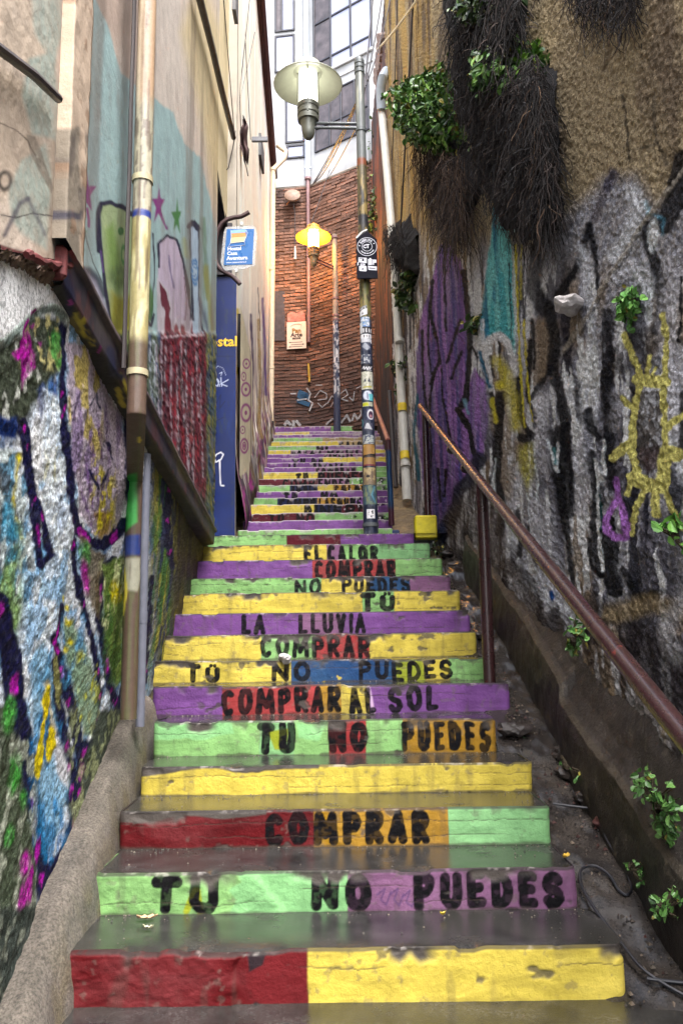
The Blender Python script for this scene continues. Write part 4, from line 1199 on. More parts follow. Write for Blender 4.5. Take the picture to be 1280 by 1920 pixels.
def cream_wall():
    n, m = 220, 620
    Yc = ycols(8.345, 16.6, n); t = np.linspace(0, 1, m)
    Y = np.repeat(Yc[:, None], m, 1)
    z0 = zn(Yc) - .3
    Z = z0[:, None] + (11.0 - z0)[:, None] * t[None, :]
    X = wx(W2, Y)
    U, V = proj(X, Y, Z)
    hgt = Z - zn(Y)
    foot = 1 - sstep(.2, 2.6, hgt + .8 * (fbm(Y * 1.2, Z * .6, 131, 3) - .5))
    D = .005 * (fbm(Y * 2, Z * 2, 132, 4) - .5) + foot * .03 * (fbm(Y * 16, Z * 5, 133, 4) - .4) + (1 - sstep(0, .9, hgt)) * .16 * fbm(Y * 2.2, Z * 2, 134, 3)
    P = Paint(U, V, srgb(228, 216, 200), Y, Z)
    P.warp(2, 8, 135)
    P.blotch(srgb(214, 200, 184), 1.5, .5, .7, .5, 136, sy=.2); P.blotch(srgb(242, 236, 228), 2, .5, .65, .7, 137, sy=.3)
    fm = foot.ravel()
    P.blotch(srgb(150, 150, 156), 3, .42, .55, .7, 138, mask=(1 - sstep(1.2, 3.6, hgt.ravel())), sy=.25)
    P.blotch(srgb(56, 40, 62), 8, .42, .52, .9, 139, mask=fm, sy=.25)
    P.blotch(srgb(112, 40, 100), 7, .52, .6, .9, 140, mask=fm, sy=.22)
    P.blotch(srgb(160, 130, 60), 10, .54, .62, .85, 141, mask=fm, sy=.2)
    P.blotch(srgb(200, 190, 180), 12, .6, .66, .8, 142, mask=fm, sy=.2)
    P.stroke([(446, 580), (450, 640), (446, 700)], 5, srgb(180, 160, 50), soft=2); P.stroke([(440, 600), (446, 660), (452, 720)], 3, srgb(90, 40, 100), soft=1.5)
    P.stroke([(470, 590), (474, 680), (472, 760)], 4, srgb(60, 40, 80), soft=2); P.stroke([(492, 560), (496, 640), (498, 740)], 4, srgb(90, 60, 130), soft=2); P.stroke([(484, 540), (488, 620)], 2, srgb(70, 56, 70), soft=1)
    P.stroke([(484, 600), (488, 700), (484, 820)], 5, srgb(150, 120, 60), soft=2, patchy=.5)
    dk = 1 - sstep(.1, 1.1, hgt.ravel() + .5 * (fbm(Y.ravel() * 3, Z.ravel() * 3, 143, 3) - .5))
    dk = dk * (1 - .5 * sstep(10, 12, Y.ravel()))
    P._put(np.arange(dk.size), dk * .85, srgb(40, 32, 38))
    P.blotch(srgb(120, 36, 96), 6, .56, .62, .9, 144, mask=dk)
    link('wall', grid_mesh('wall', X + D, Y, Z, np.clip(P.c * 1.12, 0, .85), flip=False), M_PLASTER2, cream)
    solid_mass('inner_wall', ((-4.5, -4.5), (wx(W2, 8.5) - .05, wx(W2, 16.6) - .05)), 8.5, 16.6, 1.8, 11.0, 11.0, M_MASS, cream)
    # painted panel with rings and the black opening above it
    y0, y1 = on_wall(450, 780, W2, .05).y, on_wall(473, 780, W2, .05).y
    nn, mm = 80, 260
    za, zb_ = on_wall(460, 915, W2, .05).z, on_wall(460, 655, W2, .05).z
    Yp, Zp = np.meshgrid(np.linspace(y0, y1, nn), np.linspace(za, zb_ + .25, mm), indexing='ij')
    U, V = proj(wx(W2, Yp) + .05, Yp, Zp)
    P = Paint(U, V, srgb(206, 196, 168), Yp, Zp)
    pk = srgb(150, 70, 130)
    for (x, y, a, bb) in ((462, 682, 7, 10), (457, 706, 5, 9), (461, 730, 9, 14), (461, 774, 10, 18), (455, 806, 5, 8), (458, 836, 8, 15)):
        P.oval(x, y, a, bb, pk, ring=.3, soft=.12); P.oval(x, y, a * .25, bb * .25, pk)
    P.oval(458, 836, 4, 8, pk, ring=.4)
    P.stroke([(470, 655), (471, 915)], 1.5, srgb(110, 80, 90))
    o = link('ring_panel', grid_mesh('ring_panel', wx(W2, Yp) + .05, Yp, Zp, P.c, flip=False), M_PLASTER, cream)
    b = MB()
    q = [on_wall(453, 588, W2, .045), on_wall(470, 660, W2, .045), on_wall(470, 668, W2, .045), on_wall(453, 688, W2, .045)]
    v = [p for p in q] + [p - Vector((.06, 0, 0)) for p in q]
    b.add([tuple(p) for p in v], [(0, 1, 2, 3), (7, 6, 5, 4), (0, 4, 5, 1), (1, 5, 6, 2), (2, 6, 7, 3), (3, 7, 4, 0)])
    b.build('dark_opening', mat('opening_black', col=(.008, .007, .01), rough=.9, bump=0), cream)
    # eaves board and gutter
    b = MB()
    xa, xb = wx(W2, 8.4), wx(W2, 16.4)
    b.add([(xa - .2, 8.4, 10.98), (xa + .05, 8.4, 10.98), (xb + .05, 16.4, 10.98), (xb - .2, 16.4, 10.98), (xa - .2, 8.4, 11.22), (xa + .05, 8.4, 11.14), (xb + .05, 16.4, 11.14), (xb - .2, 16.4, 11.22)],
          [(0, 3, 2, 1), (4, 5, 6, 7), (0, 1, 5, 4), (1, 2, 6, 5), (2, 3, 7, 6), (3, 0, 4, 7)])
    b.build('eaves', mat('maroon_fascia', col=tuple(srgb(84, 46, 48)), rough=.6, var=.3), cream)
    b = MB()
    b.tube([(xa + .09, 8.4, 11.02), (xb + .09, 16.4, 11.0)], .04, 10)
    b.build('gutter', MATS['maroon_fascia'], cream, smooth=True)
cream_wall()

# ================================================================== right retaining wall
rwall = thing('retaining_wall', 'tall rough stucco wall right of the stairs covered in faded spray paint', 'wall', (1.4, 6.0, 0))
def right_wall():
    n, m = 430, 860
    Yc = near_cols(-1.4, ycols(2.3, 11.4, n)); t = np.linspace(0, 1, m)
    Y = np.repeat(Yc[:, None], m, 1)
    z0 = zn(np.maximum(Yc, 1.2)) - .35
    zt = EYE + 1.0 * np.maximum(Yc, 1.2) + 1.2
    Z = z0[:, None] + (zt - z0)[:, None] * t[None, :]
    X = wx(WR, Y)
    U, V = proj(wx(WR, np.maximum(Y, 1.6)), np.maximum(Y, 1.6), Z)
    peb = fbm(Y * 55, Z * 55, 201, 3)
    low = sstep(420, 620, V + 60 * (fbm(Y * 2, Z * 2, 202, 3) - .5))
    D = .03 * (fbm(Y * 1.1, Z * .9, 203, 4) - .5) + .020 * (peb - .45) + low * (.022 * (fbm(Y * 3.2, Z * 1.1, 204, 4) - .5) + .018 * (fbm(Y * 9, Z * 4, 205, 3) - .5))
    crag = box_mask(Paint(U, V, 0), 1040, 1250, 600, 1100, 40).reshape(U.shape)
    D = D + crag * .02 * (fbm(Y * 10 + Z * 3, Z * 8, 206, 4) - .5)
    P = Paint(U, V, srgb(150, 134, 106), Y, Z)
    P.warp(1.8, 16, 207)
    P.blotch(srgb(164, 146, 112), 1.6, .45, .62, .8, 208); P.blotch(srgb(98, 84, 70), 2.2, .5, .64, .8, 209, sy=.5)
    far = 1 - sstep(790, 830, P.U)
    P.blotch(srgb(176, 146, 84), 5, .4, .6, .9, 210, mask=far, sy=.12); P.blotch(srgb(84, 64, 46), 7, .56, .66, .85, 211, mask=far, sy=.1)
    P.fill([(700, 420), (790, 470), (800, 700), (770, 1000), (680, 1000)], srgb(74, 56, 44), soft=12, alpha=.75, patchy=.3)
    # grey painted field
    P.fill([(800, 520), (905, 540), (960, 500), (1010, 470), (1060, 400), (1110, 360), (1130, 335), (1190, 330), (1230, 390), (1280, 330), (1400, 260), (1400, 1900), (740, 1900), (770, 700)], srgb(140, 140, 148), soft=22, patchy=.25)
    g = sstep(430, 560, P.V - .12 * (P.U - 1000))
    P.blotch(srgb(204, 206, 214), 2.6, .46, .58, .9, 212, mask=g, sy=.35); P.blotch(srgb(70, 68, 80), 3.4, .53, .60, .8, 213, mask=g, sy=.3); P.blotch(srgb(126, 108, 84), 2.2, .54, .66, .8, 214, mask=g)
    P.blotch(srgb(24, 24, 38), 5, .60, .65, .9, 215, mask=g, sy=.25)
    P.blotch(srgb(228, 228, 232), 10, .57, .63, .8, 216, mask=g, sy=.25)
    DK = srgb(6, 7, 16)
    def d(pts, w, soft=4, a=.95, grow=None, c=DK):
        P.stroke(pts, w * 1.12, c, soft=min(soft, 5) * .7, alpha=a, grow=None if grow is None else grow * 1.12)
    # faint dark sprays at the upper edge
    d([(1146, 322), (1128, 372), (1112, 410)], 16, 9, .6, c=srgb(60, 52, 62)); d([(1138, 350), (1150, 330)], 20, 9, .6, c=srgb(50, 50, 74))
    d([(1103, 424), (1090, 480), (1064, 530), (1044, 556)], 13, 5); d([(1103, 424), (1114, 470), (1120, 540)], 13, 5, grow=8)
    d([(1280, 300), (1262, 380), (1244, 420)], 34, 10, .9); d([(1206, 420), (1216, 470), (1232, 520), (1232, 580), (1224, 620)], 18, 6, .9)
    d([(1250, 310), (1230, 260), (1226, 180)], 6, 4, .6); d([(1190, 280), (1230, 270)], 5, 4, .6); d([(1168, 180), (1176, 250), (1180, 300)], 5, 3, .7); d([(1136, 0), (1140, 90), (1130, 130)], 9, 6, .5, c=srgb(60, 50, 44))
    P.oval(1222, 440, 9, 30, srgb(206, 212, 214), rot=.1, soft=.4); P.stroke([(1222, 400), (1240, 410), (1240, 440)], 5, srgb(90, 150, 176), soft=4, alpha=.7); P.stroke([(1208, 380), (1216, 400)], 8, srgb(130, 180, 196), soft=5, alpha=.7)
    P.stroke([(1186, 360), (1196, 390), (1176, 450), (1150, 480)], 26, srgb(200, 202, 206), soft=12, alpha=.75); P.stroke([(1090, 470), (1100, 520), (1098, 560)], 18, srgb(192, 194, 200), soft=8, alpha=.8); P.stroke([(1150, 520), (1180, 500), (1200, 520)], 22, srgb(200, 200, 206), soft=10, alpha=.7)
    P.stroke([(1260, 500), (1244, 600), (1256, 700), (1262, 800)], 40, srgb(178, 176, 182), soft=14, alpha=.8); P.stroke([(1286, 500), (1280, 640)], 14, srgb(120, 100, 80), soft=6, alpha=.8)
    # black hollows and folds
    d([(1010, 470), (1000, 540), (1022, 580)], 26, 9, .8); d([(1030, 575), (1042, 640), (1038, 690), (1052, 740), (1060, 800), (1062, 860)], 20, 5); d([(1044, 660), (1030, 700), (1000, 746)], 9, 3)
    d([(1026, 812), (1034, 850), (1046, 900), (1058, 980), (1068, 1060), (1072, 1110)], 24, 4, grow=9); d([(1052, 810), (1058, 900), (1060, 960)], 26, 5)
    d([(1000, 600), (1004, 660), (1004, 690)], 8, 4); d([(996, 640), (990, 740), (1000, 770), (1006, 800)], 9, 3); d([(968, 700), (974, 780), (992, 812)], 11, 3); d([(976, 820), (988, 824), (996, 816)], 16, 4)
    d([(938, 742), (934, 790), (930, 850), (926, 900), (938, 940), (936, 1000)], 15, 4); d([(920, 740), (924, 770)], 10, 3)
    d([(1140, 590), (1136, 660), (1138, 720)], 22, 8, .85); d([(1100, 770), (1104, 800), (1116, 820)], 14, 4); d([(1134, 700), (1140, 780), (1138, 850), (1146, 910)], 20, 5, .9)
    d([(1106, 850), (1108, 920), (1106, 980), (1112, 1040), (1124, 1080)], 11, 3); d([(1116, 900), (1122, 940)], 16, 4, .8)
    d([(1134, 980), (1138, 1020), (1142, 1080), (1152, 1106)], 28, 3); d([(1098, 1010), (1106, 1060), (1122, 1080)], 8, 3); d([(1082, 720), (1080, 760), (1092, 790)], 12, 5, .8)
    d([(1166, 1070), (1190, 1110), (1210, 1118), (1240, 1110)], 14, 5, .85); d([(1200, 1120), (1180, 1100)], 12, 5, .8); d([(1276, 740), (1280, 800), (1276, 850)], 14, 4, .9); d([(1270, 520), (1272, 600), (1268, 640)], 5, 2)
    d([(966, 960), (976, 1000), (972, 1040)], 10, 4, .9); d([(990, 990), (1000, 1040), (1006, 1060)], 9, 4); d([(950, 1060), (990, 1090), (1010, 1180)], 26, 10, .7)
    d([(1160, 690), (1150, 660)], 22, 10, .7); d([(1190, 640), (1210, 630), (1218, 700)], 30, 12, .6)
    # highlights
    for pts, w_ in (([(1129, 826), (1126, 860), (1130, 890)], 7), ([(1112, 862), (1116, 900), (1114, 960), (1122, 1020), (1128, 1070)], 6), ([(1116, 880), (1122, 900)], 9), ([(1028, 826), (1038, 860), (1044, 884)], 5), ([(1046, 830), (1042, 880)], 5), ([(1002, 830), (1008, 900), (1006, 960)], 3), ([(990, 925), (996, 1000), (1000, 1040)], 3), ([(926, 860), (922, 900), (928, 960)], 3)):
        P.stroke(pts, w_, srgb(206, 216, 222), soft=1.5)
    P.stroke([(1120, 930), (1124, 990)], 6, srgb(30, 70, 72), soft=2); P.stroke([(1038, 840), (1042, 870)], 4, srgb(60, 110, 112), soft=1.5)
    for pts, w_ in (([(1022, 740), (1016, 800), (1020, 880)], 26), ([(1010, 950), (1024, 1050), (1050, 1110)], 40), ([(968, 880), (964, 930), (950, 960)], 20), ([(1086, 830), (1088, 900), (1084, 960)], 22), ([(1160, 740), (1150, 800)], 20)):
        P.stroke(pts, w_, srgb(168, 166, 172), soft=9, alpha=.75, patchy=.3)
    # turquoise strip
    TPOLY = [(922, 388), (944, 398), (958, 467), (963, 577), (964, 664), (933, 625), (907, 655), (902, 599), (910, 511), (918, 446)]
    P.fill(TPOLY, srgb(66, 158, 164), soft=3)
    P.blotch(srgb(112, 186, 182), 7, .48, .6, .8, 220, mask=P.mask(TPOLY), sy=.3); P.blotch(srgb(24, 84, 120), 5, .5, .62, .8, 221, mask=P.mask(TPOLY) * (1 - sstep(920, 940, P.U)), sy=.4)
    P.stroke([(962, 400), (964, 520), (964, 660)], 2.5, srgb(180, 210, 210), soft=1); d([(952, 440), (956, 540), (958, 640)], 1.8, .8)
    P.stroke([(906, 680), (910, 650), (920, 634), (934, 628), (950, 642), (960, 670), (964, 700)], 13, srgb(208, 206, 206), soft=3); P.stroke([(906, 600), (908, 660), (916, 700), (926, 740)], 4, srgb(206, 206, 208), soft=1.5)
    d([(918, 668), (920, 690), (924, 706)], 5, 2, .9); P.stroke([(900, 660), (912, 710), (918, 726)], 6, srgb(30, 90, 120), soft=2)
    # yellow runs
    YG = srgb(192, 180, 52)
    P.stroke([(966, 460), (970, 560), (972, 660), (978, 740), (984, 800)], 5, YG, soft=1.5); P.stroke([(978, 460), (976, 560)], 3, YG, soft=1.5, alpha=.8); P.stroke([(984, 600), (988, 700), (1000, 790)], 4, YG, soft=1.5)
    P.stroke([(930, 676), (948, 700), (960, 750), (966, 800)], 20, YG, soft=8, alpha=.85, patchy=.25); P.oval(938, 722, 9, 9, YG, soft=.5); P.stroke([(922, 750), (928, 790)], 9, YG, soft=3); P.fill([(972, 836), (1000, 830), (1004, 880), (990, 920), (972, 880)], srgb(170, 164, 56), soft=7, alpha=.85, patchy=.4)
    # violet field
    VI = srgb(106, 74, 138)
    VPOLY = [(824, 463), (837, 452), (862, 486), (872, 520), (878, 600), (878, 665), (872, 740), (890, 690), (908, 716), (914, 770), (906, 850), (886, 880), (856, 920), (842, 970), (820, 1004), (806, 1000), (792, 900), (780, 760), (781, 660), (790, 590), (812, 520)]
    P.fill(VPOLY, VI, soft=3)
    vm = P.mask(VPOLY)
    P.blotch(srgb(150, 106, 172), 9, .48, .56, .85, 222, mask=vm, sy=.15); P.blotch(srgb(62, 66, 124), 8, .5, .6, .75, 223, mask=vm, sy=.15); P.blotch(srgb(130, 120, 150), 12, .58, .64, .6, 224, mask=vm, sy=.12)
    for pts, w_ in (([(812, 526), (806, 580), (820, 640), (824, 680), (814, 696), (806, 720)], 4), ([(806, 574), (800, 640), (808, 700)], 3), ([(790, 620), (792, 700), (800, 780)], 3), ([(836, 470), (834, 540), (838, 620)], 2.5), ([(862, 600), (850, 640), (838, 680)], 3.5), ([(864, 660), (852, 690), (846, 710)], 3.5), ([(814, 700), (806, 740), (806, 800)], 3), ([(828, 690), (830, 740), (838, 780), (846, 840)], 2.5), ([(870, 510), (876, 560), (880, 640), (878, 700), (872, 750), (860, 770), (876, 800)], 7), ([(856, 768), (880, 800), (890, 850)], 6), ([(820, 880), (826, 940)], 4), ([(836, 880), (832, 930)], 3), ([(880, 660), (886, 650), (896, 670)], 3), ([(800, 760), (808, 840), (806, 920)], 3)):
        d(pts, w_ * 1.5, 1.5, .97)
    P.stroke([(870, 750), (876, 775)], 5, srgb(110, 150, 170), soft=2)
    d([(900, 860), (880, 900), (860, 920), (850, 960), (830, 1000)], 22, 6, .95, c=srgb(18, 20, 46)); d([(782, 740), (776, 820), (786, 900)], 5, 2, c=srgb(20, 90, 110))
    # brown damp foot of the wall
    P.fill([(836, 960), (900, 900), (940, 960), (950, 1040), (1010, 1130), (1100, 1180), (1200, 1300), (1400, 1400), (1400, 2000), (800, 1900), (820, 1010)], srgb(84, 72, 62), soft=18, alpha=.75, patchy=.3)
    P.blotch(srgb(126, 106, 78), 4, .5, .62, .8, 225, mask=sstep(1120, 1220, P.V)); P.blotch(srgb(44, 38, 40), 4, .5, .62, .85, 226, mask=sstep(940, 1000, P.V - .55 * (P.U - 850)))
    P.stroke([(1150, 1150), (1220, 1130), (1290, 1150)], 36, srgb(140, 122, 92), soft=10, alpha=.8); P.stroke([(1290, 1100), (1250, 1180), (1270, 1230)], 30, srgb(170, 168, 172), soft=12, alpha=.7)
    P.oval(1035, 1118, 5, 11, srgb(30, 80, 150), soft=.3); P.oval(828, 1000, 8, 22, srgb(24, 48, 96), soft=.4, alpha=.7)
    # yellow figure
    P.fill([(1194, 732), (1236, 730), (1242, 860), (1216, 888), (1192, 872), (1184, 800)], srgb(92, 88, 86), soft=6, patchy=.5); P.fill([(1190, 840), (1236, 836), (1232, 878), (1204, 888)], srgb(74, 52, 54), soft=6, alpha=.6)
    YF = np.array([.60, .54, .16])
    for pts, w_ in (([(1168, 628), (1180, 662), (1194, 700)], 12), ([(1235, 592), (1242, 640), (1243, 690), (1240, 750), (1248, 820), (1248, 870)], 12), ([(1190, 712), (1216, 716), (1240, 716)], 22), ([(1214, 668), (1210, 690), (1208, 712)], 8), ([(1222, 690), (1216, 712)], 6), ([(1196, 716), (1184, 752), (1181, 800), (1180, 850), (1192, 888)], 12), ([(1162, 745), (1172, 760), (1182, 764)], 10), ([(1146, 858), (1160, 846), (1178, 834)], 18), ([(1186, 896), (1206, 908), (1240, 914)], 24), ([(1246, 856), (1244, 910)], 24), ([(1250, 848), (1266, 852)], 26), ([(1248, 806), (1262, 790), (1284, 776)], 12), ([(1174, 928), (1182, 908), (1192, 896)], 9), ([(1204, 918), (1188, 950), (1178, 1000)], 11), ([(1226, 916), (1230, 945), (1233, 962)], 17), ([(1246, 912), (1258, 950), (1276, 990)], 12)):
        P.stroke(pts, w_ * 1.08, YF, soft=1.0)
    # lilac ring
    P.stroke([(1153, 900), (1152, 936), (1138, 960), (1130, 978), (1138, 998), (1152, 1008), (1166, 1008), (1170, 986), (1162, 950), (1155, 930)], 13, srgb(172, 112, 194), soft=2.0)
    P.oval(1144, 978, 5, 12, DK, rot=-.3)
    # plaster seam running down to the left
    seam = [(1300, 300), (1250, 360), (1200, 425), (1160, 490), (1126, 545), (1090, 605), (1056, 660)]
    P.stroke(seam, 7, srgb(146, 138, 126), soft=2.5, alpha=.8); d([(x + 5, y + 4) for x, y in seam], 2, 1, .5)
    Q = Paint(U, V, np.zeros(3)); Q.stroke(seam, 9, np.ones(3), soft=4)
    D = D + .004 * Q.c[:, 0].reshape(U.shape)
    P.stroke([(1140, 868), (1180, 862), (1250, 832)], 1.6, srgb(40, 36, 36)); P.stroke([(1290, 470), (1240, 530), (1200, 590)], 2, srgb(90, 86, 90))
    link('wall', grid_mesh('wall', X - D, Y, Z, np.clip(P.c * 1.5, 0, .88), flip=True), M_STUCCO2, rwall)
    solid_mass('inner_wall', ((wx(WR, -1.4) + .12, wx(WR, 11.4) + .12), (5, 5)), -1.4, 11.4, -1, EYE + 1.4, EYE + 12.3, M_MASS, rwall)
right_wall()

# the low smooth buttress slab along the ramp
def buttress():
    Yc = np.linspace(.6, 6.7, 260)
    zl = np.array([float(np.mean(zn(np.linspace(y - .3, y + .3, 9)))) for y in Yc])
    # inner line and height of the slab: notched into two overlapping lengths
    xin = np.interp(Yc, [2.2, 3.0, 4.1, 4.15, 5.0, 6.7], [1.13, 1.06, 1.03, 1.05, 1.05, .985])
    hh = np.interp(Yc, [2.2, 3.2, 4.1, 4.14, 4.5, 5.5, 6.7], [.24, .23, .22, .27, .27, .27, .26])
    hh = hh + .02 * (fbm(Yc * 5, Yc * 0, 231, 3) - .5)
    prof = [(0, -.45), (0, -.2), (.004, -.02), (.0, .4), (.004, .8), (.012, .95), (.03, 1.0), (.05, 1.04), (.09, 1.2), (.13, 1.5), (.2, 1.9)]
    pr = []
    for (a, b_), (c, d_) in zip(prof[:-1], prof[1:]):
        pr += [(a + (c - a) * q / 6, b_ + (d_ - b_) * q / 6) for q in range(6)]
    pr.append(prof[-1])
    o = np.array([p[0] for p in pr]); h = np.array([p[1] for p in pr])
    Y = np.repeat(Yc[:, None], len(o), 1)
    X = xin[:, None] + o[None, :]
    Z = zl[:, None] - .13 + np.where(h[None, :] > 0, h[None, :] * (hh[:, None] + .10), h[None, :])
    k = fbm(Y * 4, Z * 4, 232, 5)
    X = X - .035 * (k - .5) - .012 * (fbm(Y * 22, Z * 22, 236, 4) - .5); Z = Z + .012 * (fbm(Y * 9, X * 9, 233, 4) - .5)
    c = np.empty((Y.size, 3)); c[:] = srgb(46, 40, 36)
    c *= (.6 + .75 * fbm(Y * 3, Z * 3, 234, 5)).reshape(-1, 1)
    e = np.repeat(((h > .93) & (o < .035))[None, :], len(Yc), 0).ravel()
    c[e] = c[e] * .85 + srgb(110, 98, 76) * .15
    link('buttress', grid_mesh('buttress', X, Y, Z, c, flip=True), mat('damp_render', attr=True, rough=.4, var=.5, scale=14, bump=.8, bscale=60, bdist=.012, spec=.35, spots=((.17, .14, .10), 12, .58, .72, .6)), rwall)
buttress()

# the dark timber-brown wall further up on the right
bwall = thing('brown_wall', 'narrow dark brown weathered wall behind the sticker-covered pole', 'wall', (.9, 13, 0))
def brown_wall():
    n, m = 120, 420
    Y, Z = np.meshgrid(np.linspace(11.0, 16.0, n), np.linspace(2.6, 11.6, m), indexing='ij')
    X = .86 - .030 * (Y - 11.0)
    D = .03 * (fbm(Y * 6, Z * .7, 241, 4) - .5) + .05 * (fbm(Y * 1.3, Z * .9, 242, 3) - .5) + .015 * np.abs(np.sin(Y * 22 + 2 * fbm(Y, Z, 243, 2)))
    U, V = proj(X, Y, Z)
    P = Paint(U, V, srgb(66, 40, 30), Y, Z)
    P.blotch(srgb(104, 62, 40), 9, .48, .6, .85, 244, sy=.1); P.blotch(srgb(30, 22, 22), 7, .52, .62, .85, 245, sy=.1); P.blotch(srgb(170, 84, 36), 14, .66, .72, .8, 246, sy=.06)
    P.blotch(srgb(40, 38, 44), 2, .45, .6, .85, 247, mask=sstep(560, 700, P.V))
    for k, (x, y) in enumerate(((703, 704), (703, 716), (703, 728), (702, 742))):
        P.oval(x, y, 3, 5, srgb(200, 190, 90), ring=.5)
    link('wall', grid_mesh('wall', X - D, Y, Z, P.c, flip=True), mat('weathered_brown', attr=True, rough=.8, var=.35, scale=30, bump=.6, bscale=60, bdist=.01), bwall)
    solid_mass('inner_wall', ((.97, .82), (4, 4)), 11.0, 16.0, 2, 11.55, 11.55, M_MASS, bwall)
    # broken tile eave at its top
    rng = random.Random(5)
    for k in range(6):
        b = MB()
        z = 10.9 + .11 * k; y = 12.2 + .35 * k
        b.tube([(.70 + rng.uniform(-.03, .03), y, z), (.98, y + .05, z + .10)], [.09, .10], 10)
        b.build('roof_tile', mat('old_tile', col=tuple(srgb(150, 128, 118)), rough=.8, var=.4), bwall, smooth=True)
brown_wall()

# ================================================================== brick wall at the head of the stairs
BA, BB, BC = Vector((-1.50, 16.62, 0)), Vector((-.60, 16.5, 0)), Vector((.80, 15.5, 0))
ZB, ZBT = SZ[-1] - .1, 10.84
def on_plane(px, py, A, B, off=0.0):     # the point on the upright plane through A and B
    d = (B - A); nrm = Vector((d.y, -d.x, 0)).normalized()
    if nrm.y > 0: nrm = -nrm
    A = A + nrm * off
    r = Vector(ray(px, py))
    o = Vector((0, 0, EYE))
    t = (A - o).dot(nrm) / r.dot(nrm)
    return o + r * t
brickw = thing('brick_wall', 'weathered red brick wall closing the head of the stairs below the white building', 'wall', (-.4, 16.4, ZB))
M_MORTAR = mat('old_mortar', col=tuple(srgb(96, 74, 60)), rough=.9, var=.3, scale=20, bump=.5, bscale=60, bdist=.01)
for A, B in ((BA, BB), (BB, BC)):
    d = (B - A).normalized(); nr = Vector((d.y, -d.x, 0))
    b = MB(); M = frame(A, d, (0, 0, 1))
    L = (B - A).length
    b.box(0, L, ZB, ZBT, -.24, -.012 if nr.y < 0 else .0, M=M)
    b.build('mortar_core', M_MORTAR, brickw)
M_BRICK = mat('brick', col=tuple(srgb(118, 84, 68)), rough=.9, var=.4, scale=26, bump=.8, bscale=70, bdist=.012, objrand=.45, spots=((.06, .04, .04), 5, .55, .72, .7), spots2=((.05, .035, .035), 1.3, .54, .68, .6))
M_BRICKV = mat('brick_rest', attr=True, rough=.9, var=.4, scale=26, bump=.8, bscale=70, bdist=.012, spots2=((.05, .035, .035), 1.3, .54, .68, .6))
def brick_mesh(seed):
    rng = random.Random(seed)
    v = []
    for z in (-.029, .029):
        for y in (-.05, .012 + rng.uniform(-.005, .005)):
            for x in (-.112, .112):
                v.append((x + rng.uniform(-.006, .006), z + rng.uniform(-.003, .003), y + rng.uniform(-.004, .004)))
    me = bpy.data.meshes.new('brick')
    me.from_pydata(v, [], [(0, 2, 3, 1), (4, 5, 7, 6), (0, 1, 5, 4), (2, 6, 7, 3), (0, 4, 6, 2), (1, 3, 7, 5)])
    me.materials.append(M_BRICK)
    return me
BRM = [brick_mesh(k) for k in range(8)]
places = []
rng = random.Random(11)
for A, B in ((BA, BB), (BB, BC)):
    d = (B - A).normalized(); L = (B - A).length
    zc = ZB + .04; row = 0
    while zc < ZBT - .02:
        s = .118 - (.12 if row % 2 else 0)
        while s < L + .02:
            if s > -.02:
                wob = .012 * math.sin(s * 3 + row * .11)
                places.append((A + d * s + Vector((0, 0, zc + wob + rng.uniform(-.003, .003))), d, rng.uniform(-.007, .009), rng.random()))
            s += .238
        zc += .0735; row += 1
def place_key(p):
    u, v = proj(p[0].x, p[0].y, p[0].z)
    hid = 0 if (515 < u < 665 and 380 < v < 720) else 500
    return hid + abs(u - 600) + abs(v - 520) * .6
places.sort(key=place_key)
V_, F_, C_ = [], [], []
for k, (p, d, out, rnd) in enumerate(places):
    nr = d.cross(Vector((0, 0, 1)))       # out of the wall, towards the stairs
    M = frame(p + nr * out, d, (0, 0, 1))
    if k < 300:
        o = bpy.data.objects.new('brick', BRM[k % 8]); COL.objects.link(o)
        o.parent = brickw; o.matrix_parent_inverse = Matrix.Translation(-Vector(brickw.location))
        o.matrix_basis = M
    else:
        me = BRM[k % 8]; o_ = len(V_)
        for q in me.vertices:
            V_.append(tuple(M @ q.co))
        F_ += [tuple(i + o_ for i in f.vertices) for f in me.polygons]
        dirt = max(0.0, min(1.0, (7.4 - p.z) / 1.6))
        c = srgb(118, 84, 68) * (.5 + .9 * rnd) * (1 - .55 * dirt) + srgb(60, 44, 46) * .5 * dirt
        C_ += [c] * 8
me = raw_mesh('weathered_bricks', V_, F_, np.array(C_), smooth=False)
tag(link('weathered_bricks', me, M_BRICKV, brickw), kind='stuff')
b = MB(); b.tube([BA + Vector((0, .02, ZBT + .01)), BB + Vector((0, .0, ZBT + .01)), BC + Vector((0, .0, ZBT + .01))], .035, 6); b.build('coping', MATS['bare_render'], brickw)

# graffiti on its foot: flat paint over the bricks
def ribbon(b, pts, w, A, B, off):
    P3 = [on_plane(x, y, A, B, off) for x, y in pts]
    nrm = (B - A).normalized().cross(Vector((0, 0, 1)))
    for p, q in zip(P3[:-1], P3[1:]):
        t = (q - p).normalized(); s = t.cross(nrm).normalized() * w / 2
        e = t * w * .35
        b.add([tuple(p - e + s), tuple(p - e - s), tuple(q + e - s), tuple(q + e + s)], [(0, 1, 2, 3)])
b = MB()
for pts in ([(590, 745), (600, 732), (612, 738), (612, 748), (596, 750)], [(596, 756), (604, 764), (612, 756)], [(614, 756), (622, 742), (628, 748), (620, 762)], [(638, 738), (648, 730), (652, 740), (640, 748), (652, 752)], [(655, 745), (662, 752), (664, 735)], [(668, 728), (676, 724)], [(592, 722), (604, 722)]):
    ribbon(b, pts, .022, BB, BC, .034)
for pts in ([(612, 795), (622, 786), (632, 784)], [(640, 792), (650, 778), (656, 790)], [(660, 788), (664, 776), (670, 786)], [(672, 784), (680, 772)], [(676, 770), (684, 784)]):
    ribbon(b, pts, .045, BB, BC, .034)
b.build('white_tag', mat('white_spray', col=(.34, .33, .34), rough=.8, var=.6, scale=30), brickw)
b = MB()
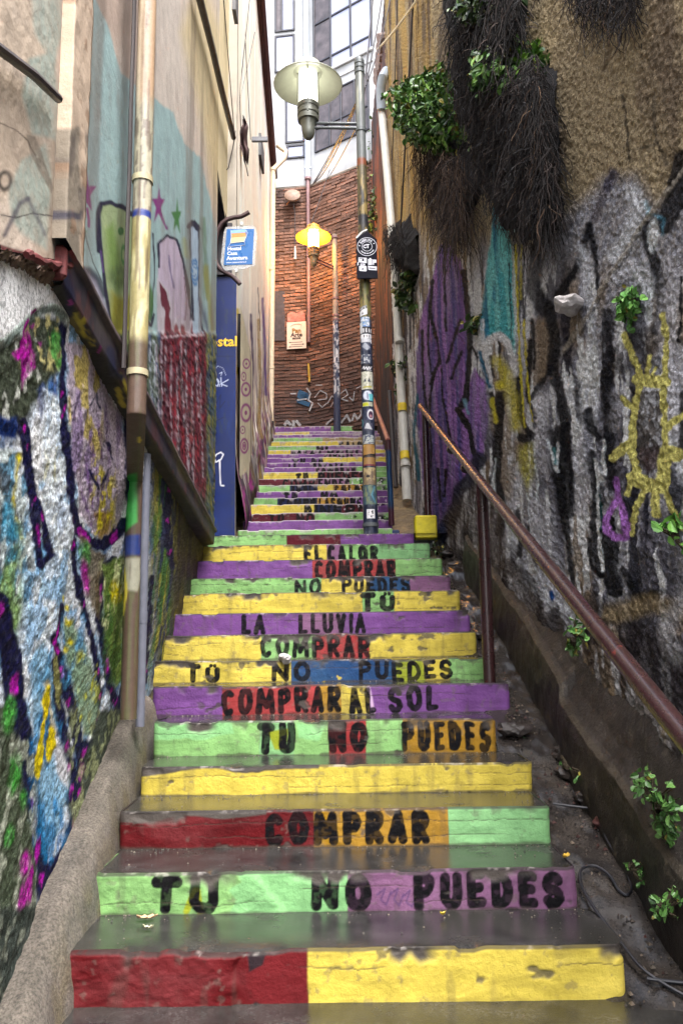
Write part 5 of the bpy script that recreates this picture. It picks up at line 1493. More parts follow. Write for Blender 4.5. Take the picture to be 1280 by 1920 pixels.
for pts in ([(534, 796), (538, 790), (544, 796)], [(550, 790), (550, 798)], [(556, 790), (562, 797)]):
    ribbon(b, pts, .06, BA, BB, .034)
for pts in ([(575, 728), (582, 738), (578, 750), (586, 756), (580, 770)], [(545, 738), (554, 738)], [(558, 750), (574, 748)]):
    ribbon(b, pts, .03, BA, BB, .036)
b.build('pale_tag', MATS['white_spray'], brickw)
b = MB()
for pts in ([(562, 735), (574, 740), (560, 752), (578, 758)], [(560, 742), (578, 744)]):
    ribbon(b, pts, .09, BA, BB, .033)
b.build('blue_tag', mat('blue_spray', col=tuple(srgb(30, 72, 104)), rough=.8, var=.4), brickw)
# bricked niche with a dark plank
b = MB()
p, q = on_plane(513, 640, BA, BB, .03), on_plane(534, 545, BA, BB, .03)
b.box(p.x, q.x, p.y - .02, p.y + .01, p.z, q.z, bev=.006)
b.build('plank', mat('dark_plank', col=(.045, .035, .04), rough=.8, var=.5, scale=12), brickw)

# ================================================================== white building above
white = thing('white_building', 'white building with dark framed windows rising above the brick wall', 'building', (-.4, 17, ZBT))
M_WHITE = mat('white_render', col=(.32, .325, .33), rough=.85, var=.16, scale=2.5, spots2=((.24, .235, .23), 1.6, .56, .74, .6), bump=.1, bscale=30, bdist=.004)
M_FRAME = mat('slate_frame', col=tuple(srgb(34, 34, 44)), rough=.5, var=.15)
M_PANE = mat('sky_glass', col=tuple(srgb(150, 154, 178)), rough=.12, var=.10, scale=2, rvar=.04, bump=0, spec=.5)
M_CURT = mat('curtain_glass', col=tuple(srgb(78, 70, 72)), rough=.15, var=.8, scale=4, rvar=.05, bump=0)
for nm, A, B in (('front', BA, BB), ('side', BB, BC)):
    d = (B - A).normalized()
    b = MB(); M = frame(A, d, (0, 0, 1))
    L = (B - A).length
    b.box(-.4 if nm == 'front' else .0, L + (.0 if nm == 'front' else .0), ZBT + .02, 17.2, -.9, .03, M=M)
    b.build('wall', M_WHITE, white)
def window(A, B, corners, cols, rows, fw=.045, dark=(), name='window', pane=None):
    # corners: two opposite picture corners; cols / rows: inner divisions as fractions
    d = (B - A).normalized(); z = Vector((0, 0, 1))
    p = on_plane(*corners[0], A, B, .03); q = on_plane(*corners[1], A, B, .03)
    s0, s1 = sorted(((p - A).dot(d), (q - A).dot(d))); z0, z1 = sorted((p.z, q.z))
    M = frame(A, d, (0, 0, 1))
    W, H = s1 - s0, z1 - z0
    o = MB()
    for s in [0] + list(cols) + [1]:
        c = s0 + s * W
        o.box(c - fw / 2, c + fw / 2, z0, z1, .0, .066, bev=.006, M=M)
    for r_ in [0] + list(rows) + [1]:
        c = z0 + r_ * H
        o.box(s0 - fw / 2, s1 + fw / 2, c - fw / 2, c + fw / 2, .0, .061, bev=.006, M=M)
    fr = o.build(name, M_FRAME, white)
    cc = [0] + list(cols) + [1]; rr = [0] + list(rows) + [1]
    k = 0
    for i in range(len(cc) - 1):
        for j in range(len(rr) - 1):
            g = MB()
            g.box(s0 + cc[i] * W + fw / 2, s0 + cc[i + 1] * W - fw / 2, z0 + rr[j] * H + fw / 2, z0 + rr[j + 1] * H - fw / 2, .0, .04, M=M)
            g.build('pane', M_CURT if k in dark else (pane or M_PANE), fr)
            k += 1
    return fr
window(BA, BB, ((517, 136), (551, 66)), (), (), dark=())
window(BA, BB, ((517, 60), (551, -30)), (.35,), (), dark=(0,))
window(BA, BB, ((537, 268), (569, 170)), (), ())
window(BA, BB, ((539, 297), (570, 272)), (), ())
pa = on_plane(590, 148, BB, BC, .03); pb = on_plane(692, 80, BB, BC, .03)
def zpix(px, py): return on_plane(px, py, BB, BC, .03)
z_b, z_1, z_2 = zpix(605, 140).z, zpix(605, 114).z, zpix(605, 40).z
z_top = z_2 + (z_2 - z_1)
def pix_of(px, z):                      # picture row of height z above picture column px on the side wall
    lo, hi = -600, 900
    for _ in range(50):
        m_ = (lo + hi) / 2
        if zpix(px, m_).z > z: lo = m_
        else: hi = m_
    return (lo + hi) / 2
window(BB, BC, ((590, pix_of(590, z_b)), (694, pix_of(694, z_top))), (.30, .65), ((z_1 - z_b) / (z_top - z_b), (z_2 - z_b) / (z_top - z_b)), dark=(0, 1, 2))
z_c, z_d = zpix(592, 286).z, zpix(650, 158).z
window(BB, BC, ((592, pix_of(592, z_c)), (690, pix_of(690, z_d))), (.28, .5, .75), (.42,), dark=(0, 1, 2, 3, 4, 5, 6, 7), fw=.035)
b = MB()
d = (BC - BB).normalized(); M = frame(BB, d, (0, 0, 1)); s1 = (BC - BB).length
zz = zpix(640, 118).z
b.box(.05, s1, zz - .08, zz, .03, .075, bev=.01, M=M); b.box(.05, s1, zz - .32, zz - .29, .03, .05, bev=.006, M=M)
b.build('sill', M_WHITE, white)

# pale downpipe of the white building, going down over the bricks
M_PALEPIPE = mat('pale_blue_pipe', col=tuple(srgb(190, 202, 222)), rough=.4, var=.1)
M_BRNPIPE = mat('brown_pipe', col=tuple(srgb(128, 96, 96)), rough=.5, var=.25)
def downpipe(name, label, pts, r, m, rings=(), n=12, group=None, bands=()):
    root = thing(name, label, 'pipe', pts[-1])
    b = MB(); b.tube(pts, r, n); b.build('tube', m, root, smooth=True)
    for p, dd, rr in rings:
        b = MB(); dv = Vector(dd).normalized(); b.tube([Vector(p) - dv * .025, Vector(p) + dv * .025], rr, n); b.build('collar', m, root, smooth=True)
    for (p, q, rr, mm) in bands:
        b = MB(); b.tube([p, q], rr, n, cap=False); b.build('paint_band', mm, root, smooth=True)
    return root
top = on_plane(573, -20, BA, BB, .10); mid = on_plane(577, 335, BA, BB, .10); low = on_plane(579, 642, BA, BB, .08)
downpipe('downpipe', 'pale blue downpipe on the corner of the white building', [top, mid], .055, M_PALEPIPE, [(mid + Vector((0, 0, .25)), (0, 0, 1), .066)])
downpipe('downpipe', 'thin brown pipe down the corner of the brick wall behind the orange lamp', [mid - Vector((0, 0, .02)), low], .04, M_BRNPIPE, [(mid, (0, 0, 1), .07), (on_plane(578, 480, BA, BB, .09), (0, 0, 1), .05)])
b = MB(); b.tube([on_plane(578, 682, BA, BB, .06), on_plane(580, 716, BA, BB, .06)], .022, 8)
tag(b.build('pipe_stub', mat('gold_pipe', col=tuple(srgb(190, 150, 60)), rough=.4, var=.2), None, smooth=True), 'short yellow pipe stub low on the brick wall', 'pipe')

# ================================================================== street lamps
M_IRON = mat('grey_iron', col=tuple(srgb(84, 88, 90)), rough=.5, var=.25, metal=.2, bump=.3, bscale=90, bdist=.003)
M_ENAMEL = mat('lamp_enamel', col=tuple(srgb(176, 178, 160)), rough=.35, var=.08, bump=0)
def lantern(root, c, glass_mat, enamel, iron):
    b = MB(); b.lathe([(0, -.15), (.03, -.148), (.055, -.12), (.066, -.07), (.072, .0), (.085, .045), (.06, .05)], c, 24); b.build('socket', iron, root, smooth=True)
    b = MB(); b.lathe([(.06, .045), (.108, .05), (.112, .09), (.100, .10), (.100, .115), (.110, .12), (.110, .16), (.100, .17), (.100, .185), (.108, .19), (.108, .235), (.05, .238)], c, 28); b.build('collar', iron, root, smooth=True)
    b = MB(); b.lathe([(.0, .236), (.092, .24), (.096, .30), (.096, .56), (.09, .585), (0, .587)], c, 28); b.build('glass', glass_mat, root, smooth=True)
    for k in range(4):
        a = R(45 + 90 * k + 45)
        b = MB(); b.tube([(c[0] + .108 * math.cos(a), c[1] + .108 * math.sin(a), c[2] + .10), (c[0] + .104 * math.cos(a), c[1] + .104 * math.sin(a), c[2] + .60)], .007, 6); b.build('guard_bar', iron, root, smooth=True)
    b = MB()
    outer = [(.352, .455), (.357, .462), (.352, .470), (.29, .505), (.23, .555), (.17, .605), (.135, .635), (.13, .69), (.10, .715), (.04, .728), (.018, .735), (.018, .775), (0, .78)]
    inner = [(.112, .60), (.15, .598), (.21, .548), (.27, .500), (.336, .462), (.352, .455)]
    b.lathe([(0, .60)] + inner + outer, c, 40); b.build('shade', enamel, root, smooth=True)
def emis(name, col, base, s):
    m, nt, p = _new(name)
    p.inputs['Base Color'].default_value = (*base, 1); p.inputs['Emission Color'].default_value = (*col, 1); p.inputs['Emission Strength'].default_value = s
    return m
def painted_tube(name, path, radii, paint, m, parent, n=28, rows=300):
    path = [Vector(p) for p in path]
    zz = np.linspace(0, 1, rows); seg = np.linspace(0, 1, len(path))
    px_ = np.interp(zz, seg, [p.x for p in path]); py_ = np.interp(zz, seg, [p.y for p in path]); pz_ = np.interp(zz, seg, [p.z for p in path]); rr = np.interp(zz, np.linspace(0, 1, len(radii)), radii)
    th = np.linspace(0, 2 * math.pi, n + 1)
    X = px_[None, :] + rr[None, :] * np.sin(th)[:, None]; Y = py_[None, :] - rr[None, :] * np.cos(th)[:, None]; Z = np.repeat(pz_[None, :], n + 1, 0)
    A = np.repeat(np.where(th > math.pi, th - 2 * math.pi, th)[:, None], rows, 1)
    _, V = proj(X * 0 + px_[None, :], X * 0 + py_[None, :], Z)
    P = Paint(A * 20, V, srgb(100, 100, 100), A * .3, Z)
    paint(P)
    return link(name, grid_mesh(name, X, Y, Z, P.c, flip=False), m, parent)

def main_lamp():
    base = at(695, 998, 7.8); base.z = SZ[13] - .01
    topp = at(673, 116, 7.82)
    topp = Vector((base.x, base.y, topp.z)); 
    tilt = at(673, 116, 7.82).x - base.x
    topp.x += tilt
    root = thing('street_lamp', 'lit pale street lamp on a tall pole covered with stickers', 'street lamp', base)
    def paint(P):
        P.c[:] = srgb(52, 58, 74)
        P.blotch(srgb(34, 38, 52), 8, .45, .6, .8, 301)
        up = 1 - sstep(300, 306, P.V)
        P._put(np.arange(up.size), up, srgb(96, 100, 100)); P.blotch(srgb(168, 168, 150), 5, .5, .6, .8, 302, mask=up * (1 - sstep(205, 225, P.V)), sy=.3)
        mos = box_mask(P, -100, 100, 305, 600, 6)
        P._put(np.arange(mos.size), mos * .9, srgb(94, 84, 56)); P.blotch(srgb(50, 46, 44), 9, .5, .58, .9, 303, mask=mos); P.blotch(srgb(150, 128, 76), 7, .56, .64, .8, 304, mask=mos); P.blotch(srgb(110, 110, 60), 12, .55, .62, .8, 305, mask=mos * sstep(520, 540, P.V))
        P.fill([(-60, 300), (60, 300), (60, 312), (-60, 314)], srgb(120, 66, 44), soft=2)
        P.fill([(-60, 404), (60, 408), (60, 426), (-60, 424)], srgb(40, 40, 44), soft=2)
        lo = sstep(585, 610, P.V)
        P.blotch(srgb(90, 96, 112), 14, .56, .62, .6, 306, mask=lo); P.blotch(srgb(20, 26, 50), 6, .5, .6, .8, 307, mask=lo)
    painted_tube('pole', [base, topp], [.072, .060, .055, .050, .044], paint, mat('pole_paint', attr=True, rough=.4, var=.15, bump=.2, bscale=80, bdist=.003, rvar=.1), root, rows=420)
    def axis(v):                        # pole centre and radius at picture row v
        t = (at(680, v, base.y).z - base.z) / (topp.z - base.z)
        c = base.lerp(topp, t)
        return c, float(np.interp(t, [0, .25, .5, .75, 1], [.072, .060, .055, .050, .044]))
    for v in (985, 118, 126, 135, 245):
        c, r = axis(v); b = MB(); b.tube([c - Vector((0, 0, .018)), c + Vector((0, 0, .018))], r + .008, 24); b.build('ring', M_IRON, root, smooth=True)
    c, r = axis(113); b = MB(); b.lathe([(r + .006, -.02), (r + .004, .0), (r * .7, .03), (0, .04)], c, 24); b.build('cap', M_IRON, root, smooth=True)
    # stickers wrapped round the pole
    rngs = random.Random(8)
    GREY = srgb(170, 172, 176)
    def sticker(v0, v1, a0, a1, paint, shape=None, tilt=0.0):
        ca, ra = axis(v0); cb, rb = axis(v1)
        na, nv = 26, max(14, int((v1 - v0) * 1.3))
        S, T = np.meshgrid(np.linspace(0, 1, na), np.linspace(0, 1, nv), indexing='ij')
        A = np.radians(a0 + (a1 - a0) * S); 
        rr = ra + (rb - ra) * T + .0016
        cx = ca.x + (cb.x - ca.x) * T; cz = ca.z + (cb.z - ca.z) * T + tilt * (S - .5)
        X = cx + rr * np.sin(A); Y = ca.y - rr * np.cos(A)
        P = Paint(S * 100, T * 100, GREY, S * .1, T * .1); paint(P)
        link('sticker', grid_mesh('sticker', X, Y, cz, P.c, flip=True), mat('sticker_paper', attr=True, rough=.5, var=.12, scale=60, bump=0), root)
    W_ = srgb(214, 212, 214); K_ = srgb(20, 18, 26)
    def letters(P, s, x0, x1, y0, y1, col, wf=.24):
        lettering(P, x0, x1, s, y0, y1, wf, col, 901)
    sticker(578, 595, -75, 15, lambda P: (P.c.__imul__(0), P.c.__iadd__(W_), P.fill([(0, 0), (100, 0), (100, 34), (0, 40)], K_), letters(P, 'ARTE', 12, 88, 8, 30, W_, .2), P.fill([(36, 86), (48, 56), (60, 86)], K_)), tilt=.02)
    sticker(598, 616, -60, 40, lambda P: (P.c.__imul__(0), P.c.__iadd__(srgb(120, 140, 160)), P.blotch(W_, 60, .5, .55, .9, 2), P.blotch(srgb(70, 120, 190), 50, .6, .65, .9, 3)))
    sticker(608, 628, -88, -40, lambda P: (P.c.__imul__(0), P.c.__iadd__(W_)))
    sticker(616, 629, -45, 75, lambda P: (P.c.__imul__(0), P.c.__iadd__(K_), letters(P, 'OCHO', 6, 96, 18, 92, W_, .26)))
    sticker(630, 638, -70, 60, lambda P: (P.c.__imul__(0), P.c.__iadd__(W_), letters(P, 'REN', 30, 86, 12, 90, K_, .26)))
    sticker(638, 646, -60, 62, lambda P: (P.c.__imul__(0), P.c.__iadd__(srgb(190, 190, 194))), tilt=-.015)
    sticker(645, 661, -55, 45, lambda P: (P.c.__imul__(0), P.c.__iadd__(srgb(62, 66, 84)), P.fill([(40, 4), (96, 60), (60, 98), (6, 50)], srgb(150, 154, 164))))
    sticker(668, 684, -60, 40, lambda P: (P.c.__imul__(0), P.c.__iadd__(srgb(60, 66, 84)), P.blotch(srgb(180, 182, 186), 50, .5, .56, .9, 6)))
    sticker(686, 700, -60, 62, lambda P: (P.c.__imul__(0), P.c.__iadd__(K_), P.stroke([(10, 60), (24, 30), (30, 70), (44, 40), (52, 75), (66, 36), (70, 70), (90, 30)], 8, W_), P.stroke([(50, 84), (92, 80)], 5, W_)))
    sticker(700, 733, -68, 68, lambda P: (P.c.__imul__(0), P.c.__iadd__(srgb(196, 194, 180)), P.blotch(srgb(150, 152, 130), 90, .5, .55, .8, 7), P.fill([(24, 58), (34, 38), (46, 58)], srgb(30, 34, 60)), P.fill([(52, 58), (62, 36), (76, 60)], srgb(30, 34, 60)), P.stroke([(20, 88), (80, 86)], 8, srgb(170, 160, 60))))
    sticker(736, 755, -50, 66, lambda P: (P.c.__imul__(0), P.c.__iadd__(srgb(46, 54, 76)), P.oval(42, 45, 38, 46, srgb(196, 202, 214)), P.fill([(50, 30), (92, 30), (92, 96), (56, 96)], srgb(90, 170, 176)), P.stroke([(40, 20), (44, 80)], 8, srgb(50, 60, 110))))
    sticker(757, 765, -55, 50, lambda P: (P.c.__imul__(0), P.c.__iadd__(srgb(170, 170, 150)), P.fill([(0, 20), (55, 10), (60, 90), (0, 90)], srgb(180, 180, 30))))
    sticker(770, 790, -10, 60, lambda P: (P.c.__imul__(0), P.c.__iadd__(srgb(58, 56, 96)), P.oval(50, 50, 46, 48, W_), P.oval(50, 54, 34, 36, srgb(60, 30, 60)), P.oval(50, 66, 16, 14, srgb(170, 120, 130))))
    sticker(786, 804, -88, -48, lambda P: (P.c.__imul__(0), P.c.__iadd__(srgb(38, 46, 70)), P.oval(10, 50, 80, 46, srgb(90, 160, 160), ring=.2)))
    sticker(796, 810, -40, 40, lambda P: (P.c.__imul__(0), P.c.__iadd__(srgb(70, 70, 86)), P.fill([(30, 0), (50, 0), (96, 90), (4, 70)], srgb(180, 180, 184))))
    sticker(818, 835, -58, 52, lambda P: (P.c.__imul__(0), P.c.__iadd__(srgb(160, 164, 160)), P.blotch(srgb(60, 66, 90), 80, .5, .55, .9, 8)))
    sticker(836, 858, -58, 60, lambda P: (P.c.__imul__(0), P.c.__iadd__(srgb(150, 112, 58)), P.blotch(srgb(190, 150, 84), 30, .5, .6, .8, 9), P.fill([(0, 90), (100, 76), (100, 100), (0, 100)], K_)))
    sticker(860, 876, -55, 60, lambda P: (P.c.__imul__(0), P.c.__iadd__(srgb(140, 106, 62)), P.fill([(0, 84), (100, 80), (100, 100), (0, 100)], srgb(110, 40, 60))))
    sticker(879, 911, -60, 60, lambda P: (P.c.__imul__(0), P.c.__iadd__(srgb(118, 100, 78)), P.blotch(srgb(170, 152, 110), 60, .5, .56, .8, 10), P.oval(38, 52, 12, 8, K_), P.stroke([(66, 10), (70, 90)], 4, srgb(80, 70, 70))))
    sticker(912, 948, -64, 64, lambda P: (P.c.__imul__(0), P.c.__iadd__(srgb(58, 80, 92)), P.blotch(srgb(110, 124, 96), 40, .5, .6, .7, 11), P.stroke([(80, 10), (60, 50), (84, 90)], 9, srgb(80, 130, 150)), P.stroke([(20, 10), (30, 80)], 6, srgb(130, 130, 90))))
    sticker(957, 974, -30, 34, lambda P: (P.c.__imul__(0), P.c.__iadd__(W_), P.blotch(K_, 70, .48, .52, .95, 12, mask=box_mask(P, 18, 82, 10, 90, 3))))
    # arm and lantern
    zc = at(580, 238, base.y).z
    ca, ra = axis(236)
    lc = Vector((at(578, 238, base.y).x, base.y - .02, zc))
    for dz in (-.022, .028):
        b = MB(); b.tube([Vector((ca.x, ca.y, zc + dz)), Vector((lc.x + .05, lc.y, zc + dz))], .016, 10); b.build('arm', M_IRON, root, smooth=True)
    lantern(root, lc, emis('lamp_glass', (1.0, .98, .86), (.9, .9, .85), .9), M_ENAMEL, mat('lamp_metal', col=tuple(srgb(112, 114, 106)), rough=.4, var=.2, metal=.3))
    return axis
AXIS = main_lamp()

def far_lamp():
    base = at(632, 797, 15.75); base.z = SZ[32]
    topp = at(627, 440, 15.75)
    root = thing('street_lamp', 'lit orange street lamp on a thin pole before the brick wall', 'street lamp', base)
    def paint(P):
        P.c[:] = srgb(150, 132, 116)
        P.blotch(srgb(110, 90, 80), 6, .5, .62, .8, 311)
        lo = sstep(598, 604, P.V)
        P._put(np.arange(lo.size), lo, srgb(52, 56, 76)); P.blotch(srgb(200, 198, 200), 12, .5, .56, .9, 312, mask=lo * (1 - sstep(735, 750, P.V)))
    painted_tube('pole', [base, topp], [.072, .068, .062, .058, .055], paint, MATS['pole_paint'], root, n=18, rows=260)
    for v in (592, 600, 446, 560):
        t = (at(630, v, base.y).z - base.z) / (topp.z - base.z); c = base.lerp(topp, t)
        b = MB(); b.tube([c - Vector((0, 0, .02)), c + Vector((0, 0, .02))], .072, 16); b.build('ring', MATS['brown_pipe'], root, smooth=True)
    zp = at(630, 503, base.y).z
    r = ray(588, 486); Yl = (zp - EYE) / r[2]
    lc = Vector((r[0] * Yl, Yl, zp))
    t = (zp - base.z) / (topp.z - base.z); ca = base.lerp(topp, t)
    for dz in (-.03, .03):
        b = MB(); b.tube([ca + Vector((0, 0, dz)), lc + Vector((0, 0, dz))], .018, 8); b.build('arm', MATS['brown_pipe'], root, smooth=True)
    lantern(root, lc, emis('orange_lamp_glass', (1.0, .50, .09), (.9, .7, .4), 30.0), mat('lamplit_enamel', col=tuple(srgb(206, 150, 60)), rough=.4, var=.08, bump=0), mat('warm_iron', col=tuple(srgb(130, 112, 84)), rough=.5, var=.2))  # enamel tinted orange: the lamp's glow on its shade is put into the colour
far_lamp()

# ================================================================== signs
def board(name, M, poly, h, m, parent):
    b = MB(); b.prism(poly, h, M); return b.build(name, m, parent)
def pole_sign():
    Y = 7.70
    c = at(687, 480, Y)
    k = Y / F * 1.06                     # metres to a picture pixel there
    root = thing('hanging_sign', 'black pointed sign with round emblem and white icons fixed to the sticker pole', 'sign', c)
    M = frame(c, (1, 0, 0), (-.012, 0, 1))
    def S(px, py): return ((px - 687) * k, (480 - py) * k)
    board('board', M, [S(668, 526), S(707, 526), S(707, 449), S(688, 431), S(668, 447)],   .018, mat('black_board', col=tuple(srgb(12, 12, 26)), rough=.75, var=.15, bump=.1, spec=.15), root)
    Wm = mat('white_print', col=tuple(srgb(206, 206, 216)), rough=.6, bump=0, var=.08)
    Kb = MATS['black_board']
    Mf = M @ Matrix.Translation((0, 0, .0195))
    def ring(name, cx, cy, r, w, n=40, z=0.0):
        b = MB(); x0, y0 = S(cx, cy); vs = []; fs = []
        for q in range(n):
            a = 2 * math.pi * q / n
            for rr in (r - w, r):
                vs.append(Mf @ Vector((x0 + rr * k * math.cos(a), y0 + rr * k * math.sin(a), z)))
        for q in range(n):
            a0, a1 = 2 * q, 2 * ((q + 1) % n)
            fs.append((a0, a0 + 1, a1 + 1, a1))
        b.add(vs, fs); b.build(name, Wm, root)
    ring('emblem_ring', 688, 463, 18.6, .9); ring('emblem_ring', 688, 462.5, 9.8, .7)
    def arctext(s, cx, cy, r, a_mid, span, size, flip=1):
        n = len(s)
        for q, ch in enumerate(s):
            a = R(a_mid + flip * (-(q - (n - 1) / 2) * span / max(n - 1, 1)))
            x0, y0 = S(cx, cy)
            Mc = Mf @ Matrix.Translation((x0 + r * k * math.cos(a), y0 + r * k * math.sin(a), .0)) @ Matrix.Rotation(a - flip * math.pi / 2, 4, 'Z')
            text_mesh('letter', ch, size * k, Mc, Wm, root, bold=.0006)
    arctext('FABRIKA', 688, 463, 13.6, 100, 90, 6.6)
    b = MB(); x0, y0 = S(688, 463)
    for q in range(26):
        a0 = R(215 + q * 4.6); a1 = R(215 + q * 4.6 + (3.2 if q % 5 else 1.4))
        if 14 < q < 16: continue
        vs = [Mf @ Vector((x0 + rr * k * math.cos(a), y0 + rr * k * math.sin(a), 0)) for a in (a0, a1) for rr in (12.6, 14.8)]
        b.add(vs, [(0, 1, 3, 2)])
    for (dx, dy) in ((13, 6), (-14, 2)):
        b.add([Mf @ Vector((x0 + (dx + rr * math.cos(a)) * k, y0 + (dy + rr * math.sin(a)) * k, 0)) for rr in (1.2,) for a in [R(60 * q) for q in range(6)]], [tuple(range(6))])
    tag(b.build('small_print', Wm, root), kind='stuff')
    text_mesh('monogram', 'T', 11 * k, Mf @ Matrix.Translation((*S(689.5, 462.5), 0)) @ Matrix.Shear('XZ', 4, (0, 0)), Wm, root, bold=.0012)
    b = MB(); x0, y0 = S(684.5, 462.5)
    b.add([Mf @ Vector((x0 + rr * k * math.cos(R(a)), y0 + rr * k * math.sin(R(a)), .0006)) for a in range(40, 330, 24) for rr in (2.2, 3.6)], [(2 * q, 2 * q + 1, 2 * q + 3, 2 * q + 2) for q in range(12)])
    b.build('monogram_curl', Wm, root)
    def icon(polys, holes=()):
        b = MB()
        for p in polys:
            b.add([Mf @ Vector((*S(*q), .0)) for q in p], [tuple(range(len(p)))])
        o = b.build('icon', Wm, root)
        h_ = MB()
        for p in holes:
            h_.add([Mf @ Vector((*S(*q), .0012)) for q in p], [tuple(range(len(p)))])
        if holes: tag(h_.build('icon_detail', Kb, o), kind='stuff')
    def circ(cx, cy, r, n=14): return [(cx + r * math.cos(2 * math.pi * q / n), cy + r * math.sin(2 * math.pi * q / n)) for q in range(n)]
    icon([[(671.5, 484.5), (687, 485.5), (687, 496), (671.5, 494)], [(669.5, 494), (671.4, 494), (671.4, 500), (669.5, 500)]], [circ(680, 490, 2.2), [(672.5, 486), (682, 486.6), (682, 487.8), (672.5, 487.2)]])
    icon([[(689.5, 488), (697, 488), (697, 499.5), (689.5, 499.5)], [(692, 486), (695, 486), (695, 487.9), (692, 487.9)], [(698.2, 489), (705, 489.5), (705, 495.5), (700.5, 495.5), (700.5, 499.5), (698.2, 499.5)]])
    icon([[(675, 496.8), (683.5, 496.8), (683.5, 500.6), (675, 500.6)], [(672.5, 502.5), (674, 501), (685, 501.5), (686.5, 503), (686.5, 511), (685, 512.5), (674, 511.5), (672.5, 510)]], [[(677, 509), (679, 504.5), (681.5, 509)], [(676, 498.2), (682, 498.2), (682, 499.2), (676, 499.2)]])
    icon([[(689, 501.2), (705.5, 503), (705.5, 510.8), (690, 509.4)]], [[(691, 505), (703, 506.5), (703, 507.6), (691, 506.8)]])
    b = MB(); b.tube([at(668, 447, Y + .01), at(678, 436, Y + .02), at(688, 431, Y + .02)], .012, 6); b.build('strap', mat('white_strap', col=(.7, .68, .65), rough=.6), root, smooth=True)
pole_sign()

def hostel_sign():
    Y = 7.22
    c = at(446, 463, Y)
    k = Y / F * 1.03
    root = thing('hostel_sign', 'blue hostel sign in a plastic cover held by a bent iron bracket', 'sign', c)
    b = MB(); b.tube([at(x, y, Y + .02) for x, y in ((467, 398), (460, 402), (452, 406), (438, 408), (425, 412), (416, 419), (409, 430), (405, 446), (403.5, 466), (404, 486), (407, 498), (414, 506), (424, 512), (434, 517), (442, 524), (450, 533))], .021, 10)
    b.build('bracket', mat('rusty_iron', col=tuple(srgb(66, 46, 46)), rough=.5, var=.4, scale=30, metal=.3), root, smooth=True)
    M = frame(c, (1, .0, .035), (.055, 0, 1))
    def S(px, py): return ((px - 446) * k, (463 - py) * k)
    plast = mat('clear_plastic', col=(.5, .5, .5), rough=.2, var=.1, scale=10, bump=.6, bscale=14, bdist=.01, spec=.7, alpha=.42)
    board('plastic_cover', M, [S(416, 506), S(421, 511), S(460, 509), S(478, 503), S(484, 440), S(481, 424), S(474, 420), S(424, 421), S(420, 430), S(412, 494)], .006, plast, root)
    o = board('board', M @ Matrix.Translation((0, 0, .006)), [S(418, 500), S(473, 501), S(479, 428), S(426, 426)], .004, mat('sign_blue', col=tuple(srgb(36, 92, 150)), rough=.3, var=.12, scale=9, bump=.3, bscale=12, bdist=.006), root)
    Mf = M @ Matrix.Translation((0, 0, .0112))
    Wm = MATS['white_print']
    sh = Matrix.Shear('XY', 4, (0, 0))
    for s, px, py, sz in (('Hostal', 426, 467.5, 10.2), ('Casa', 425, 477, 10.2), ('Aventura', 424, 487, 10.8), ('www.casaaventura.cl', 423, 495.5, 4.6)):
        text_mesh('lettering', s, sz * k, Mf @ Matrix.Translation((*S(px, py), 0)), Wm, root, align='LEFT', bold=.0012 if sz > 6 else .0003, width=1.0)
    def poly(ps, m, nm):
        b = MB(); b.add([Mf @ Vector((*S(*q), 0)) for q in ps], [tuple(range(len(ps)))]); return b.build(nm, m, root)
    poly([(434, 436), (462, 435), (463, 443), (434, 444)], mat('sign_orange', col=tuple(srgb(200, 130, 66)), rough=.4, var=.4, scale=120, bump=0), 'picture')
    poly([(434, 444.6), (463, 443.6), (459, 453), (432, 455)], mat('sign_cream', col=tuple(srgb(206, 190, 130)), rough=.4, var=.3, scale=120, bump=0), 'picture')
    poly([(433, 429), (462, 428), (463, 434.6), (434, 435.6)], mat('sign_pale', col=tuple(srgb(120, 160, 200)), rough=.4, var=.3, scale=120, bump=0), 'picture')
    b = MB()
    for pts in ([(434, 430), (434, 444), (432, 456), (428, 463), (460, 461), (459, 453)], [(463, 430), (466, 436), (463, 444), (459, 453)], [(432, 456), (459, 454)]):
        P3 = [Mf @ Vector((*S(*q), .001)) for q in pts]; b.tube(P3, .0022, 4)
    b.build('outline', Wm, root)
    for (px, py) in ((455, 416), (442, 513)):
        b = MB(); x, y = S(px, py); b.box(x - 3 * k, x + 3 * k, y - 3.6 * k, y + 3.6 * k, .004, .016, bev=.003, M=M); b.build('clip', mat('clip_metal', col=(.55, .53, .5), rough=.3, metal=.6), root)
hostel_sign()

